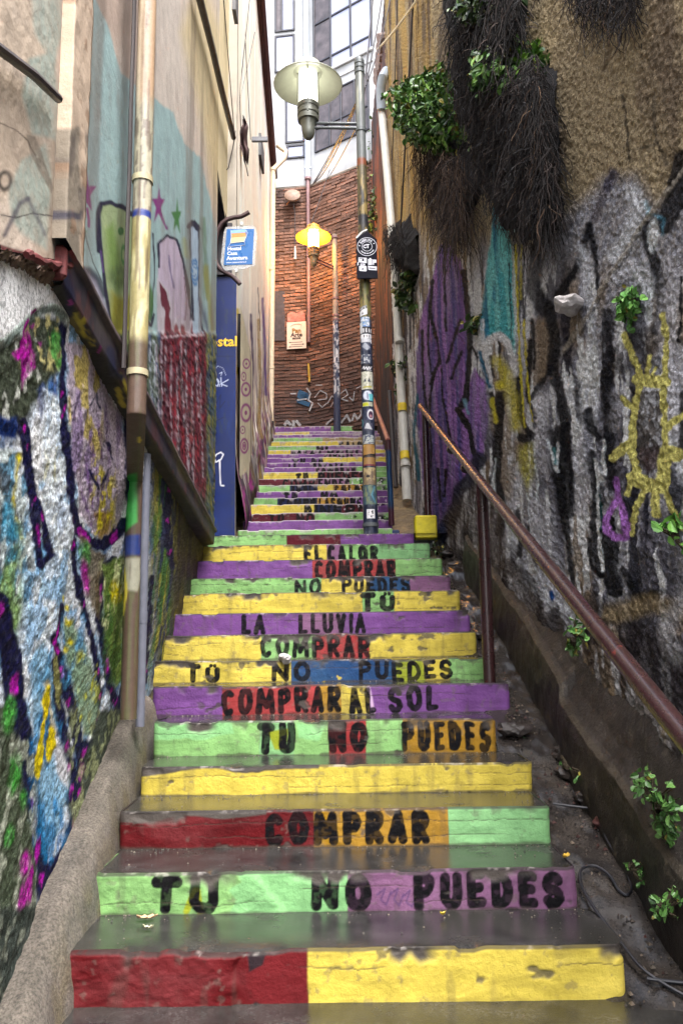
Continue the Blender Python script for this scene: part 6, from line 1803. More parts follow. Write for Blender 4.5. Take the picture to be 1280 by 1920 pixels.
def bread_sign():
    p = on_plane(538, 652, BA, BB, .06); q = on_plane(574, 606, BA, BB, .06)
    root = thing('bread_sign', 'cream bakery sign with black lettering and arrows on the brick wall', 'sign', (p.x, p.y, p.z))
    d = (BB - BA).normalized()
    c = (p + q) / 2
    k = (q.x - p.x) / 36
    M = frame(c, d, (0, 0, 1))
    def S(px, py): return ((px - 556) * k, (629 - py) * k * 1.13)
    board('board', M, [S(538, 652), S(574, 652), S(574, 606), S(538, 606)], .015, mat('cream_board', col=tuple(srgb(218, 202, 184)), rough=.6, var=.1, bump=.1), root)
    board('top_panel', M, [S(539, 605), S(572, 605), S(572, 592), S(566, 588), S(556, 591), S(546, 588), S(539, 592)], .014, mat('pink_board', col=tuple(srgb(188, 112, 98)), rough=.6, var=.5, scale=14, bump=.1), root)
    Mf = M @ Matrix.Translation((0, 0, .017))
    ink = mat('sign_ink', col=(.05, .03, .025), rough=.7, bump=0)
    gold = mat('sign_gold', col=tuple(srgb(130, 94, 30)), rough=.6, bump=0)
    text_mesh('lettering', 'Pan', 12 * k, Mf @ Matrix.Translation((*S(556, 621.5), 0)), gold, root, bold=.006)
    text_mesh('lettering', 'Arte', 11.5 * k, Mf @ Matrix.Translation((*S(556, 628.5), 0)), ink, root, bold=.006)
    text_mesh('lettering', 'sanos', 7 * k, Mf @ Matrix.Translation((*S(556, 634), 0)), ink, root, bold=.004)
    for py, s in ((641, -1), (645, 1), (648.5, -1)):
        b = MB(); x, y = S(556, py)
        b.add([Mf @ Vector((x + u * k, y + v * k, 0)) for u, v in ((-11, -.5), (11, -.5), (11, .5), (-11, .5))], [(0, 1, 2, 3)])
        e = s * 11
        b.add([Mf @ Vector((x + u * k, y + v * k, .0005)) for u, v in ((e, -1.5), (e + s * 4, 0), (e, 1.5))], [(0, 1, 2)])
        b.build('arrow', ink, root)
    b = MB(); b.tube([Mf @ Vector((*S(556 + 10 * math.cos(R(a)), 613 + 3.4 * math.sin(R(a))), .001)) for a in range(150, 400, 20)], .004, 4); b.build('loaf_drawing', mat('sign_grey', col=(.3, .28, .25), rough=.7, bump=0), root)
bread_sign()

# ================================================================== handrails
M_RAIL = mat('maroon_rail_paint', col=tuple(srgb(46, 25, 26)), rough=.28, var=.35, scale=14, bump=.35, bscale=60, bdist=.004, rvar=.14, coat=.25, spots=(tuple(srgb(150, 50, 38)), 16, .66, .72, .8))
RW = (.81, 0.0)
def rail_lower():
    a = on_wall(788, 762, RW); p1 = on_wall(903, 922, RW); e = on_wall(1290, 1392, RW)
    root = thing('handrail', 'maroon tube handrail with worn red patches along the lower steps', 'handrail', at(916, 1272, 4.7))
    d = (p1 - a)
    pts = [a + (e - a) * (q / 30) for q in range(31)]
    b = MB(); b.tube(pts + [e + (e - a) * .18], .0285, 18); b.build('rail', M_RAIL, root, smooth=True)
    # posts stand on the steps
    for (Y, z0) in ((4.70, SZ[5] - .02), (7.68, SZ[13] + .16)):
        t = (Y - a.y) / (e.y - a.y) if abs(e.y - a.y) > 1e-6 else 0
        zt = a.z + (e.z - a.z) * t
        b = MB(); b.tube([(.812, Y, z0), (.812, Y, zt - .012)], .034 if Y < 5 else .031, 18); b.build('post', M_RAIL, root, smooth=True)
    for px, py in ((845, 843), (872, 878)):
        c = on_wall(px, py, RW); dv = (e - a).normalized()
        b = MB(); b.tube([c - dv * .02, c + dv * .02], .0315, 18); b.build('joint', M_RAIL, root, smooth=True)
    c0 = a; b = MB(); b.tube([c0, c0 - (e - a).normalized() * .012], .0295, 18); b.build('end_cap', mat('bare_brass', col=tuple(srgb(196, 150, 90)), rough=.4, metal=.4), root, smooth=True)
rail_lower()
b = MB(); x0 = at(778, 1000, 7.62).x; x1 = at(819, 1000, 7.62).x
b.box(x0, x1, 7.60, 7.78, SZ[13] - .05, SZ[13] + .165, bev=.012)
tag(b.build('footing_block', mat('yellow_block_paint', col=tuple(srgb(206, 190, 26)), rough=.5, var=.2, scale=20, bump=.5, bscale=40, bdist=.006, spots=((.12, .1, .03), 18, .62, .76, .6)), None), 'bright yellow concrete block at the foot of the upper rail post', 'block')
def rail_upper():
    Y = 8.40
    base = at(734, 985, Y); topp = at(727, 826, Y)
    root = thing('handrail', 'thin rusty handrail of the upper steps with a blue-painted post', 'handrail', base)
    def paint(P):
        P.c[:] = srgb(20, 52, 84)
        P.blotch(srgb(14, 30, 54), 10, .45, .6, .8, 401)
        up = 1 - sstep(842, 848, P.V); P._put(np.arange(up.size), up, srgb(58, 30, 32))
        lo = sstep(945, 960, P.V); P._put(np.arange(lo.size), lo, srgb(56, 24, 36))
    painted_tube('post', [base, topp], [.030, .028], paint, MATS['pole_paint'], root, n=16, rows=160)
    t2 = on_wall(704, 763, (topp.x, 0.0))
    b = MB(); b.tube([topp, t2, t2 + (t2 - topp) * .5], .026, 12); b.build('rail', mat('rust_rail', col=tuple(srgb(138, 84, 70)), rough=.45, var=.35, scale=20), root, smooth=True)
    b = MB(); b.box(base.x - .075, base.x + .075, Y - .07, Y + .07, SZ[13] - .02, SZ[13] + .13, bev=.012); b.build('foot', mat('navy_paint', col=tuple(srgb(22, 40, 84)), rough=.5, var=.2), root)
rail_upper()

# ================================================================== pipes and conduits on the left
def cream_pipe():
    c = on_wall(266, 400, WL, .105)
    top = Vector((c.x, c.y, 6.2)); bot = Vector((-.95, 3.74, .80))
    root = thing('downpipe', 'peeling cream downpipe with a blue band on the plastered left wall', 'pipe', bot)
    def paint(P):
        P.c[:] = srgb(142, 122, 100)
        P.blotch(srgb(160, 132, 104), 8, .48, .6, .8, 411, sy=.4); P.blotch(srgb(186, 170, 146), 6, .55, .66, .8, 412, sy=.3)
        gr = box_mask(P, -100, 100, 200, 405, 25); P._put(np.arange(gr.size), gr * .75, srgb(150, 148, 128))
        P.blotch(srgb(96, 86, 74), 14, .56, .62, .85, 413, mask=gr)
        ye = box_mask(P, -100, 100, 412, 690, 3); P._put(np.arange(ye.size), ye, srgb(150, 140, 96)); P.blotch(srgb(150, 138, 92), 16, .56, .62, .8, 414, mask=ye); P.blotch(srgb(196, 188, 144), 7, .55, .66, .8, 415, mask=ye)
        P.fill([(-80, 402), (80, 399), (80, 411), (-80, 413)], srgb(22, 46, 120), soft=1.5)
        br = box_mask(P, -100, 100, 640, 2000, 12); P._put(np.arange(br.size), br * .9, srgb(72, 54, 46)); P.blotch(srgb(84, 84, 50), 7, .5, .62, .8, 416, mask=br, sy=.4)
        P.fill([(-60, 900), (10, 890), (14, 980), (-20, 1000), (-60, 990)], srgb(62, 160, 72), soft=4); P.fill([(-60, 1010), (60, 1000), (60, 1040), (-60, 1045)], srgb(30, 50, 110), soft=4)
        P.fill([(-60, 1050), (60, 1045), (20, 1110), (-60, 1100)], srgb(150, 148, 130), soft=4); P.stroke([(-20, 1070), (-10, 1110), (-20, 1150)], 10, srgb(190, 176, 66), soft=2); P.oval(12, 828, 6, 6, srgb(210, 190, 40))
        P.blotch(srgb(84, 66, 54), 10, .56, .66, .7, 418, sy=.35)
        sk = (P.U < -18) * sstep(.35, .5, fbm(P.sz * 3, P.sz * 0, 417, 3)) * (1 - sstep(640, 700, P.V)); P._put(np.arange(sk.size), sk * .8, srgb(70, 46, 40))
    painted_tube('tube', [bot, bot.lerp(Vector((bot.x, bot.y, 1.86)), .5), Vector((bot.x, bot.y, 1.86)), Vector((c.x, c.y, 1.97)), Vector((c.x, c.y, 3.4)), top], [.036, .036], paint, mat('old_pipe_paint', attr=True, rough=.5, var=.15, scale=40, bump=.5, bscale=70, bdist=.004), root, n=28, rows=700)
    for v in (338, 700):
        z = at(266, v, c.y).z; b = MB(); b.tube([(c.x, c.y, z - .012), (c.x, c.y, z + .012)], .041, 24); b.build('collar', mat('pipe_collar', col=tuple(srgb(160, 150, 120)), rough=.6, var=.3), root, smooth=True)
    # rusty cable tied along it
    b = MB(); b.tube([(c.x - .048, c.y - .02 + .004 * math.sin(q), 2.15 + q * .1) for q in range(40)], .009, 6); b.build('cable', mat('dark_cable', col=(.03, .022, .022), rough=.6, bump=0), root, smooth=True)
cream_pipe()
g = Vector((-.965, 4.02, .76))
downpipe('conduit', 'slim grey conduit standing on the end of the concrete kerb', [Vector((g.x, g.y, 2.06)), Vector((g.x, g.y, 1.5)), Vector((g.x, g.y, g.z - .02))], .0215, mat('grey_conduit', col=tuple(srgb(104, 106, 118)), rough=.5, var=.15), [(Vector((g.x, g.y, 1.25)), (0, 0, 1), .0235)])
p0, p1 = on_wall(-30, 70, WL, .03), on_wall(110, 185, WL, .03)
M_DARKPIPE = mat('dark_pipe', col=(.035, .028, .03), rough=.45, var=.3)
b = MB(); b.tube([p0, p0.lerp(p1, .6) + Vector((0, 0, .01)), p1], .013, 8); tag(b.build('conduit', M_DARKPIPE, None, smooth=True), 'dark conduit slanting down to the pilaster at upper left', 'conduit')
cb = [at(368, -30, 6.0), at(400, 90, 6.8), at(425, 190, 7.6), at(440, 262, 8.3)]
cb = [on_wall(370, -20, WL, .05), on_wall(398, 90, WL, .05), on_wall(416, 170, WL, .06), at(438, 258, 8.25)]
b = MB(); b.tube(cb, .028, 10); tag(b.build('conduit', M_DARKPIPE, None, smooth=True), 'long black conduit slanting down the house front towards the alley corner', 'conduit')
b = MB(); b.tube([at(440, 258, 8.24), at(436, 280, 8.2), at(428, 315, 8.2), at(414, 330, 8.2), at(418, 352, 8.2), at(414, 395, 8.2)], .006, 6); tag(b.build('cable', M_DARKPIPE, None, smooth=True), 'thin black cable dangling from the conduit above the hostel sign', 'cable')
b = MB(); b.tube([at(302, 935, 6.1), at(330, 958, 6.5), at(362, 985, 6.9), at(384, 1000, 7.1)], .014, 8); tag(b.build('conduit', M_DARKPIPE, None, smooth=True), 'dark thin pipe slanting below the floor ledge on the left', 'conduit')
# cream downpipe at the far end of the cream house, with a crooked elbow at its head
ex = wx(W2, 15.4) + .10
cp = [at(520, 272, 15.3), at(536, 284, 15.3), at(534, 296, 15.3), at(512, 318, 15.3), at(512, 330, 15.3), at(510, 600, 15.3), at(508, 795, 15.3)]
M_CREAMP = mat('cream_pipe_paint', col=tuple(srgb(206, 188, 160)), rough=.55, var=.15)
r_ = downpipe('downpipe', 'slim cream downpipe with a crooked elbow at the far end of the cream house', cp, .05, M_CREAMP, [(cp[3], (0, 0, 1), .062), (at(510, 505, 15.3), (0, 0, 1), .058), (at(509, 690, 15.3), (0, 0, 1), .058)])
b = MB(); b.tube([at(508, 790, 15.3), at(507, 812, 15.3)], .058, 12); b.build('foot', M_DARKPIPE, r_, smooth=True)

# white downpipe on the right wall
wp = [on_wall(724, 134, WR, -.02), on_wall(717, 146, WR, -.10), on_wall(713, 166, WR, -.12), on_wall(715, 205, WR, -.10)]
wl = [on_wall(715, 205, WR, -.09), on_wall(726, 330, WR, -.09), on_wall(741, 520, WR, -.09), on_wall(752, 740, WR, -.08), on_wall(763, 938, WR, -.08)]
M_PVC = mat('white_pvc', col=tuple(srgb(196, 194, 186)), rough=.45, var=.12, scale=9)
Yb = mat('yellow_band', col=tuple(srgb(214, 186, 40)), rough=.6)
def lerpv(px, py): return on_wall(px, py, WR, -.08)
rings = []
for (px, py) in ((718, 228), (733, 418), (745, 590), (749, 640), (760, 872)):
    rings.append((lerpv(px, py), wl[-1] - wl[0], .062))
r_ = downpipe('downpipe', 'white plastic downpipe with yellow bands leaning on the right wall', wl, .056, M_PVC, rings, bands=[(lerpv(753.5, 758), lerpv(754.3, 772), .0575, Yb), (lerpv(758, 848), lerpv(759, 862), .0575, Yb)])
b = MB(); b.tube(wp, .072, 16); b.build('elbow', mat('zinc_elbow', col=tuple(srgb(176, 190, 206)), rough=.35, metal=.3, var=.15), r_, smooth=True)
b = MB(); b.tube([lerpv(744, 720) + Vector((-.08, .3, 0)), lerpv(757, 905) + Vector((-.08, .3, 0))], .03, 8); tag(b.build('conduit', M_DARKPIPE, None, smooth=True), 'dark iron pipe close behind the white downpipe', 'conduit')

# rag, bracket and shutters high on the cream house
def rag():
    n, m = 16, 36
    S, T = np.meshgrid(np.linspace(0, 1, n), np.linspace(0, 1, m), indexing='ij')
    Y = 8.7
    wdt = np.interp(T, [0, .15, .5, .8, 1], [1.5, 6, 9, 8, 4])
    U = 455 + 5 * T + 3 * np.sin(T * 9) + (S - .5) * wdt * 2; V = 218 + T * 86
    k = Y / F
    c = at(457, 260, Y)
    X = c.x + (U - 457) * k; Z = c.z - (V - 260) * k * 1.15; YY = Y + .05 * np.sin(S * 12 + T * 5) + .03 * np.sin(T * 14)
    me = grid_mesh('hanging_rag', X, YY, Z)
    o = link('hanging_rag', me, mat('rag_cloth', col=tuple(srgb(70, 46, 46)), rough=.9, var=.4, scale=30))
    tag(o, 'dark brown rag hanging from the wires by the cream house', 'rag')
    b = MB(); b.tube([at(459, 300, Y), at(465, 330, Y)], .006, 5); b.build('cord', M_DARKPIPE, o)
rag()
b = MB(); p = at(472, 262, 9.6); q = at(502, 262, 9.6)
b.box(p.x, q.x, 9.58, 9.62, p.z - .03, p.z + .035, bev=.006)
tag(b.build('wall_bracket', mat('bracket_grey', col=tuple(srgb(92, 92, 98)), rough=.5), None), 'grey metal bracket arm on the upper cream house wall', 'bracket')
for (px, y0, y1, lab) in ((440, 14, 60, 'narrow grey shutter high on the cream house near the frame top'), (489, 290, 330, 'narrow dark vent slit in the cream house below the eaves')):
    a, c2 = on_wall(px - 2, y1, W2, .02), on_wall(px + 2, y0, W2, .02); zm = (on_wall(px, y0, W2).z, on_wall(px, y1, W2).z)
    b = MB(); b.box(-.02, .02, min(a.y, c2.y), max(a.y, c2.y), min(zm), max(zm), M=Matrix.Translation((wx(W2, a.y) + .02, 0, 0)))
    tag(b.build('wall_vent', mat('vent_grey', col=(.09, .085, .09), rough=.6), None), lab, 'vent')
# old round wall lamp on the bricks
c = on_plane(548, 366, BA, BB, .16)
lamp_o = thing('wall_lamp', 'rusty round wall lamp with a hanging cord at the brick wall top', 'wall lamp', c)
b = MB(); Md = Matrix.Translation(c) @ Matrix.Rotation(R(70), 4, 'X')
pr = [(0, .05), (.10, .045), (.17, .01), (.18, -.02), (.16, -.02), (.09, .015), (0, .02)]
b2 = MB(); b2.lathe(pr, (0, 0, 0), 24); b2.v = [tuple(Md @ Vector(v)) for v in b2.v]; b2.build('dish', mat('rust_dish', col=tuple(srgb(120, 92, 74)), rough=.6, var=.4), lamp_o, smooth=True)
b = MB(); b.tube([c + Vector((0, .0, -.05)), on_plane(553, 400, BA, BB, .12), on_plane(553, 462, BA, BB, .1)], .008, 6); b.build('cord', M_DARKPIPE, lamp_o)
b = MB(); b.tube([on_plane(553, 462, BA, BB, .1), on_plane(553.5, 486, BA, BB, .1)], [.014, .03], 10); b.build('weight', M_PVC, lamp_o, smooth=True)
b = MB(); b.tube([c + Vector((.05, -.02, 0)), on_plane(537, 384, BA, BB, .14)], .012, 6); b.build('arm', mat('orange_rod', col=tuple(srgb(190, 110, 50)), rough=.5), lamp_o, smooth=True)

# overhead wires
def sag(p, q, s, n=14):
    return [p.lerp(q, t / n) - Vector((0, 0, s * 4 * (t / n) * (1 - t / n))) for t in range(n + 1)]
pole_top = at(690, 150, 7.9)
ln = [
 (at(440, 256, 8.3), at(418, -20, 7.0), .02, 'thin wire rising steeply from the conduit end at the alley corner', .005),
 (at(440, 256, 8.3), at(470, -20, 9.5), .03, 'wire running from the alley corner up beside the maroon eaves', .005),
 (at(452, 250, 8.6), at(442, -20, 8.4), .02, 'wire hanging straight down to the brown rag', .005),
 (at(470, 262, 9.5), at(455, -20, 9.2), .02, 'wire dropping to the grey wall bracket', .005),
 (at(446, 200, 8.4), at(478, 60, 11.0), .02, 'short wire crossing the cream wall under the eaves', .005),
 (on_plane(583, 348, BA, BB, .2), at(668, 190, 7.85), .12, 'black wire from the brick wall corner to the lamp pole', .009),
 (on_plane(584, 346, BA, BB, .2), at(676, 176, 7.95), .2, 'second black wire running beside it to the pole top', .009),
 (on_plane(588, 342, BA, BB, .2), at(690, 150, 7.95), .05, 'third black wire from the brick wall corner past the lamp arm', .009),
 (on_plane(610, 340, BB, BC, .1), at(672, 230, 7.9), .05, 'wire rising from the brick top to the lamp arm joint', .007),
 (at(580, 425, 14.8), on_plane(618, 318, BB, BC, .1), .05, 'wire holding the orange lamp from the wall above', .007),
 (at(682, 175, 7.95), at(700, -20, 9.0), .02, 'black wire rising from the pole top to the sky', .010),
 (at(684, 165, 7.95), at(718, -20, 9.0), .06, 'black wire curving up right of the pole top', .008),
 (at(686, 160, 7.95), at(735, -20, 8.5), .10, 'black wire leaning right towards the stucco wall', .006),
 (on_wall(748, 470, WR, -.06), on_wall(775, -20, WR, -.06), .03, 'black cable running down the right wall beside the white downpipe', .012),
 (on_wall(735, 300, WR, -.05), on_wall(745, -20, WR, -.05), .03, 'thin cable down the far edge of the stucco wall', .008),
]
for p, q, s, lab, rr in ln:
    b = MB(); b.tube(sag(p, q, s), rr, 5); tag(b.build('overhead_wire', M_DARKPIPE, None, smooth=True), lab, 'wire', 'overhead wires')
b = MB(); b.tube(sag(at(708, 92, 10.5), at(800, -30, 7.5), .05), .014, 6); tag(b.build('overhead_wire', mat('pale_rope', col=tuple(srgb(220, 206, 176)), rough=.7), None, smooth=True), 'pale rope rising over the top of the stucco wall', 'wire', 'overhead wires')

# black cable lying on the ramp at lower right
def on_ramp(px, py, dz=.0):
    r = ray(px, py)
    Y = 1.4
    while Y < 8:
        if EYE + r[2] * Y <= float(zn(Y)) - .115 + dz: break
        Y += .004
    return Vector((r[0] * Y, Y, EYE + r[2] * Y + .012))
def smooth_path(pts, n=6):
    out = []
    P = [pts[0]] + pts + [pts[-1]]
    for i in range(1, len(P) - 2):
        for q in range(n):
            t = q / n
            out.append(.5 * ((2 * P[i]) + (P[i + 1] - P[i - 1]) * t + (2 * P[i - 1] - 5 * P[i] + 4 * P[i + 1] - P[i + 2]) * t * t + (3 * P[i] - P[i - 1] - 3 * P[i + 1] + P[i + 2]) * t ** 3))
    out.append(P[-2]); return out
pts = [on_ramp(x, y) for x, y in ((1036, 1512), (1100, 1520), (1128, 1522), (1124, 1545), (1140, 1585), (1165, 1625), (1182, 1665), (1176, 1684), (1160, 1676), (1142, 1648), (1115, 1630), (1092, 1634), (1086, 1650), (1096, 1680), (1128, 1730), (1160, 1770), (1200, 1820), (1240, 1850), (1300, 1884))]
b = MB(); b.tube(smooth_path(pts), .0055, 8); tag(b.build('ground_cable', mat('black_rubber', col=(.012, .012, .016), rough=.4, bump=0), None, smooth=True), 'black cable looping loosely over the wet ramp at lower right', 'cable')
b = MB(); b.tube(smooth_path([on_ramp(x, y) for x, y in ((1212, 1842), (1240, 1846), (1300, 1852))]), .006, 8); tag(b.build('ground_cable', MATS['black_rubber'], None, smooth=True), 'short black cable end at the lower right frame edge', 'cable')

# loose stones and lumps
def rock(name, c, r, m, seed, label, cat, sq=(1, 1, 1), group=None):
    import bmesh
    bm = bmesh.new(); bmesh.ops.create_icosphere(bm, subdivisions=3, radius=1)
    rg = random.Random(seed); off = [rg.uniform(0, 50) for _ in range(3)]
    for v in bm.verts:
        n_ = float(fbm(np.array([v.co.x * 1.6 + off[0]]), np.array([v.co.y * 1.6 + v.co.z * 1.1 + off[1]]), seed, 4)[0])
        n2_ = float(noise2(np.array([v.co.z * 2.4 + off[2]]), np.array([v.co.x * 2.4]), seed + 1)[0])
        v.co *= .35 + .9 * n_ + .5 * n2_
        v.co = Vector((v.co.x * sq[0], v.co.y * sq[1], v.co.z * sq[2])) * r
    me = bpy.data.meshes.new(name); bm.to_mesh(me); bm.free()
    o = link(name, me, m); o.location = c; o.rotation_euler = (0, 0, rg.uniform(0, 3))
    return tag(o, label, cat, group)
M_STONE = mat('wet_stone', col=tuple(srgb(52, 46, 44)), rough=.4, var=.5, scale=14, bump=.7, bscale=30, bdist=.01)
M_PALE = mat('pale_plaster', col=tuple(srgb(186, 180, 178)), rough=.6, var=.25, scale=16, bump=.6, bscale=40, bdist=.008)
rock('plaster_lump', at(534, 1234, 5.02), .055, M_PALE, 3, 'white lump of plaster on the step edge above the word NO', 'lump', (1.4, .6, .55))
w1 = on_wall(1062, 571, WR, -.06)
rock('plaster_bracket', w1, .062, M_PALE, 9, 'pale chipped plaster stub sticking out of the stucco wall', 'lump', (1.0, 1.3, .62))
for k, (x, y, rr, lab) in enumerate(((1075, 1455, .07, 'dark wet stone on the ramp below the buttress'), (1098, 1500, .055, 'dark stone lying beside the ramp weeds'), (1136, 1548, .045, 'reddish-brown stone next to the cable on the ramp'), (838, 1040, .05, 'small dark stone below the yellow block'), (960, 1372, .06, 'dark stone at the broken right end of the green step'), (905, 1196, .05, 'small stone wedged at the right end of a yellow step'), (1060, 1420, .06, 'brown stone fragment against the buttress foot'))):
    rock('stone', on_ramp(x, y), rr, M_STONE if k != 2 else mat('red_stone', col=tuple(srgb(70, 38, 36)), rough=.5, var=.5), 20 + k, lab, 'stone', (1.2, .9, .6), 'loose stones on the ramp')
def flat_leaf(px, py, i, size, col, lab, ang):
    r = ray(px, py); z = SZ[i] + .002
    Y = (z - EYE) / r[2]
    n, m = 9, 7
    S, T = np.meshgrid(np.linspace(-1, 1, n), np.linspace(-1, 1, m), indexing='ij')
    wdt = (1 - S ** 2) ** .7 * (.42 + .1 * np.sin(S * 14))
    lx = S * size; ly = T * wdt * size
    X = r[0] * Y + lx * math.cos(ang) - ly * math.sin(ang); YY = Y + lx * math.sin(ang) + ly * math.cos(ang)
    Z = z + .006 + .006 * np.abs(T) + .006 * S ** 2 + .003 * np.sin(S * 9 + T * 4)
    o = link('fallen_leaf', grid_mesh('fallen_leaf', X, YY, Z), mat('leaf_' + lab[:5], col=col, rough=.5, var=.3, scale=60))
    tag(o, lab, 'leaf', 'fallen leaves on the steps')
flat_leaf(276, 1725, 0, .036, tuple(srgb(196, 160, 124)), 'tan dry leaf on the lowest tread below the green riser', .2)
flat_leaf(278, 1744, 0, .018, tuple(srgb(190, 184, 150)), 'small pale leaf in front of the tan dry leaf', .0)
flat_leaf(830, 1718, 0, .012, tuple(srgb(206, 180, 60)), 'tiny yellow leaf on the lowest tread to the right', .4)
flat_leaf(1060, 1610, 1, .03, tuple(srgb(196, 160, 60)), 'yellow leaf at the right end of the second tread', 1.0)

# ================================================================== plants
M_LEAF = mat('ivy_leaf', attr=True, rough=.42, var=.2, scale=60, bump=0, spec=.5)
M_ROOT = mat('dry_root', attr=True, rough=.8, var=.2, scale=50, bump=0)
M_MAT = mat('root_mat', attr=True, rough=.95, var=.5, scale=60, bump=.8, bscale=70, bdist=.02)
def leaves(pts, size, rng, nrm, cols, flat=.5, shape=5):
    V, Fc, C = [], [], []
    for p in pts:
        s = size * rng.choice((.45, .7, .9, 1.0, 1.15, 1.35))
        n = (nrm * flat + Vector((rng.gauss(0, 1), rng.gauss(0, 1), rng.gauss(.35, 1))) * .6).normalized()
        t = Vector((rng.gauss(0, 1), rng.gauss(0, 1), rng.gauss(-.4, .8))); t = (t - n * t.dot(n))
        if t.length < 1e-4: continue
        t.normalize(); b = n.cross(t)
        o = len(V)
        q = [p] + [p + t * a_ * s + b * w_ * s + n * abs(w_) * .35 * s for a_, w_ in ((.18, .26), (.48, .36), (.8, .2))] + [p + t * s - n * .12 * s] + [p + t * a_ * s + b * w_ * s + n * abs(w_) * .35 * s for a_, w_ in ((.8, -.2), (.48, -.36), (.18, -.26))]
        V += [tuple(x) for x in q]
        Fc += [(o, o + 1, o + 2, o + 3), (o, o + 3, o + 4, o + 4 - 0), ]
        Fc[-1] = (o, o + 3, o + 4, o + 5)
        Fc += [(o, o + 5, o + 6, o + 7)]
        c = cols[rng.randrange(len(cols))] * rng.uniform(.55, 1.35)
        if rng.random() < .05: c = srgb(150, 140, 60) * rng.uniform(.5, 1)
        C += [c] * 8
    return V, Fc, C
def strands(b, starts, rng, length, r, nrm, cols, curl=.02, out=.02, n=9, wild=.2):
    for p in starts:
        L = length * rng.uniform(.35, 1.1)
        q = Vector(p); pts = [q.copy()]
        v = Vector((rng.gauss(0, wild), rng.gauss(0, wild), -1.0))
        for k in range(n):
            v = (v + Vector((rng.gauss(0, curl), rng.gauss(0, curl * 1.5), -.12))); v.y *= .85; v = v.normalized()
            q = q + v * (L / n) + nrm * rng.uniform(-out, out) * .3
            pts.append(q.copy())
        rr = r * rng.uniform(.5, 1.4)
        b.tube(pts, [rr * (1 - .6 * k / n) for k in range(n + 1)], 3, cap=False, col=cols[rng.randrange(len(cols))] * rng.uniform(.6, 1.4))
_rd = .62
GREENS = [srgb(84, 124, 44), srgb(60, 100, 36), srgb(112, 150, 60), srgb(44, 76, 30), srgb(92, 136, 56)]
DKGREEN = [srgb(44, 66, 34), srgb(60, 86, 40), srgb(34, 52, 28), srgb(84, 112, 52)]
ROOTS = [srgb(34, 27, 28), srgb(24, 20, 23), srgb(52, 40, 36), srgb(18, 16, 20), srgb(40, 32, 32)]
LROOTS = [srgb(92, 70, 54), srgb(66, 50, 42), srgb(112, 90, 70), srgb(52, 40, 36)]
ROOTS = [c * _rd for c in ROOTS]; LROOTS = [c * .8 for c in LROOTS]; GREENS = [c * .85 for c in GREENS]
NR = Vector((-1, -.1, .1)).normalized()
def poly_points(poly, n, rng):
    xs = [p[0] for p in poly]; ys = [p[1] for p in poly]
    out = []
    while len(out) < n:
        x, y = rng.uniform(min(xs), max(xs)), rng.uniform(min(ys), max(ys))
        ins = False
        for i in range(len(poly)):
            ax, ay = poly[i]; bx, by = poly[(i + 1) % len(poly)]
            if (ay > y) != (by > y) and x < (bx - ax) * (y - ay) / (by - ay) + ax: ins = not ins
        if ins: out.append((x, y))
    return out
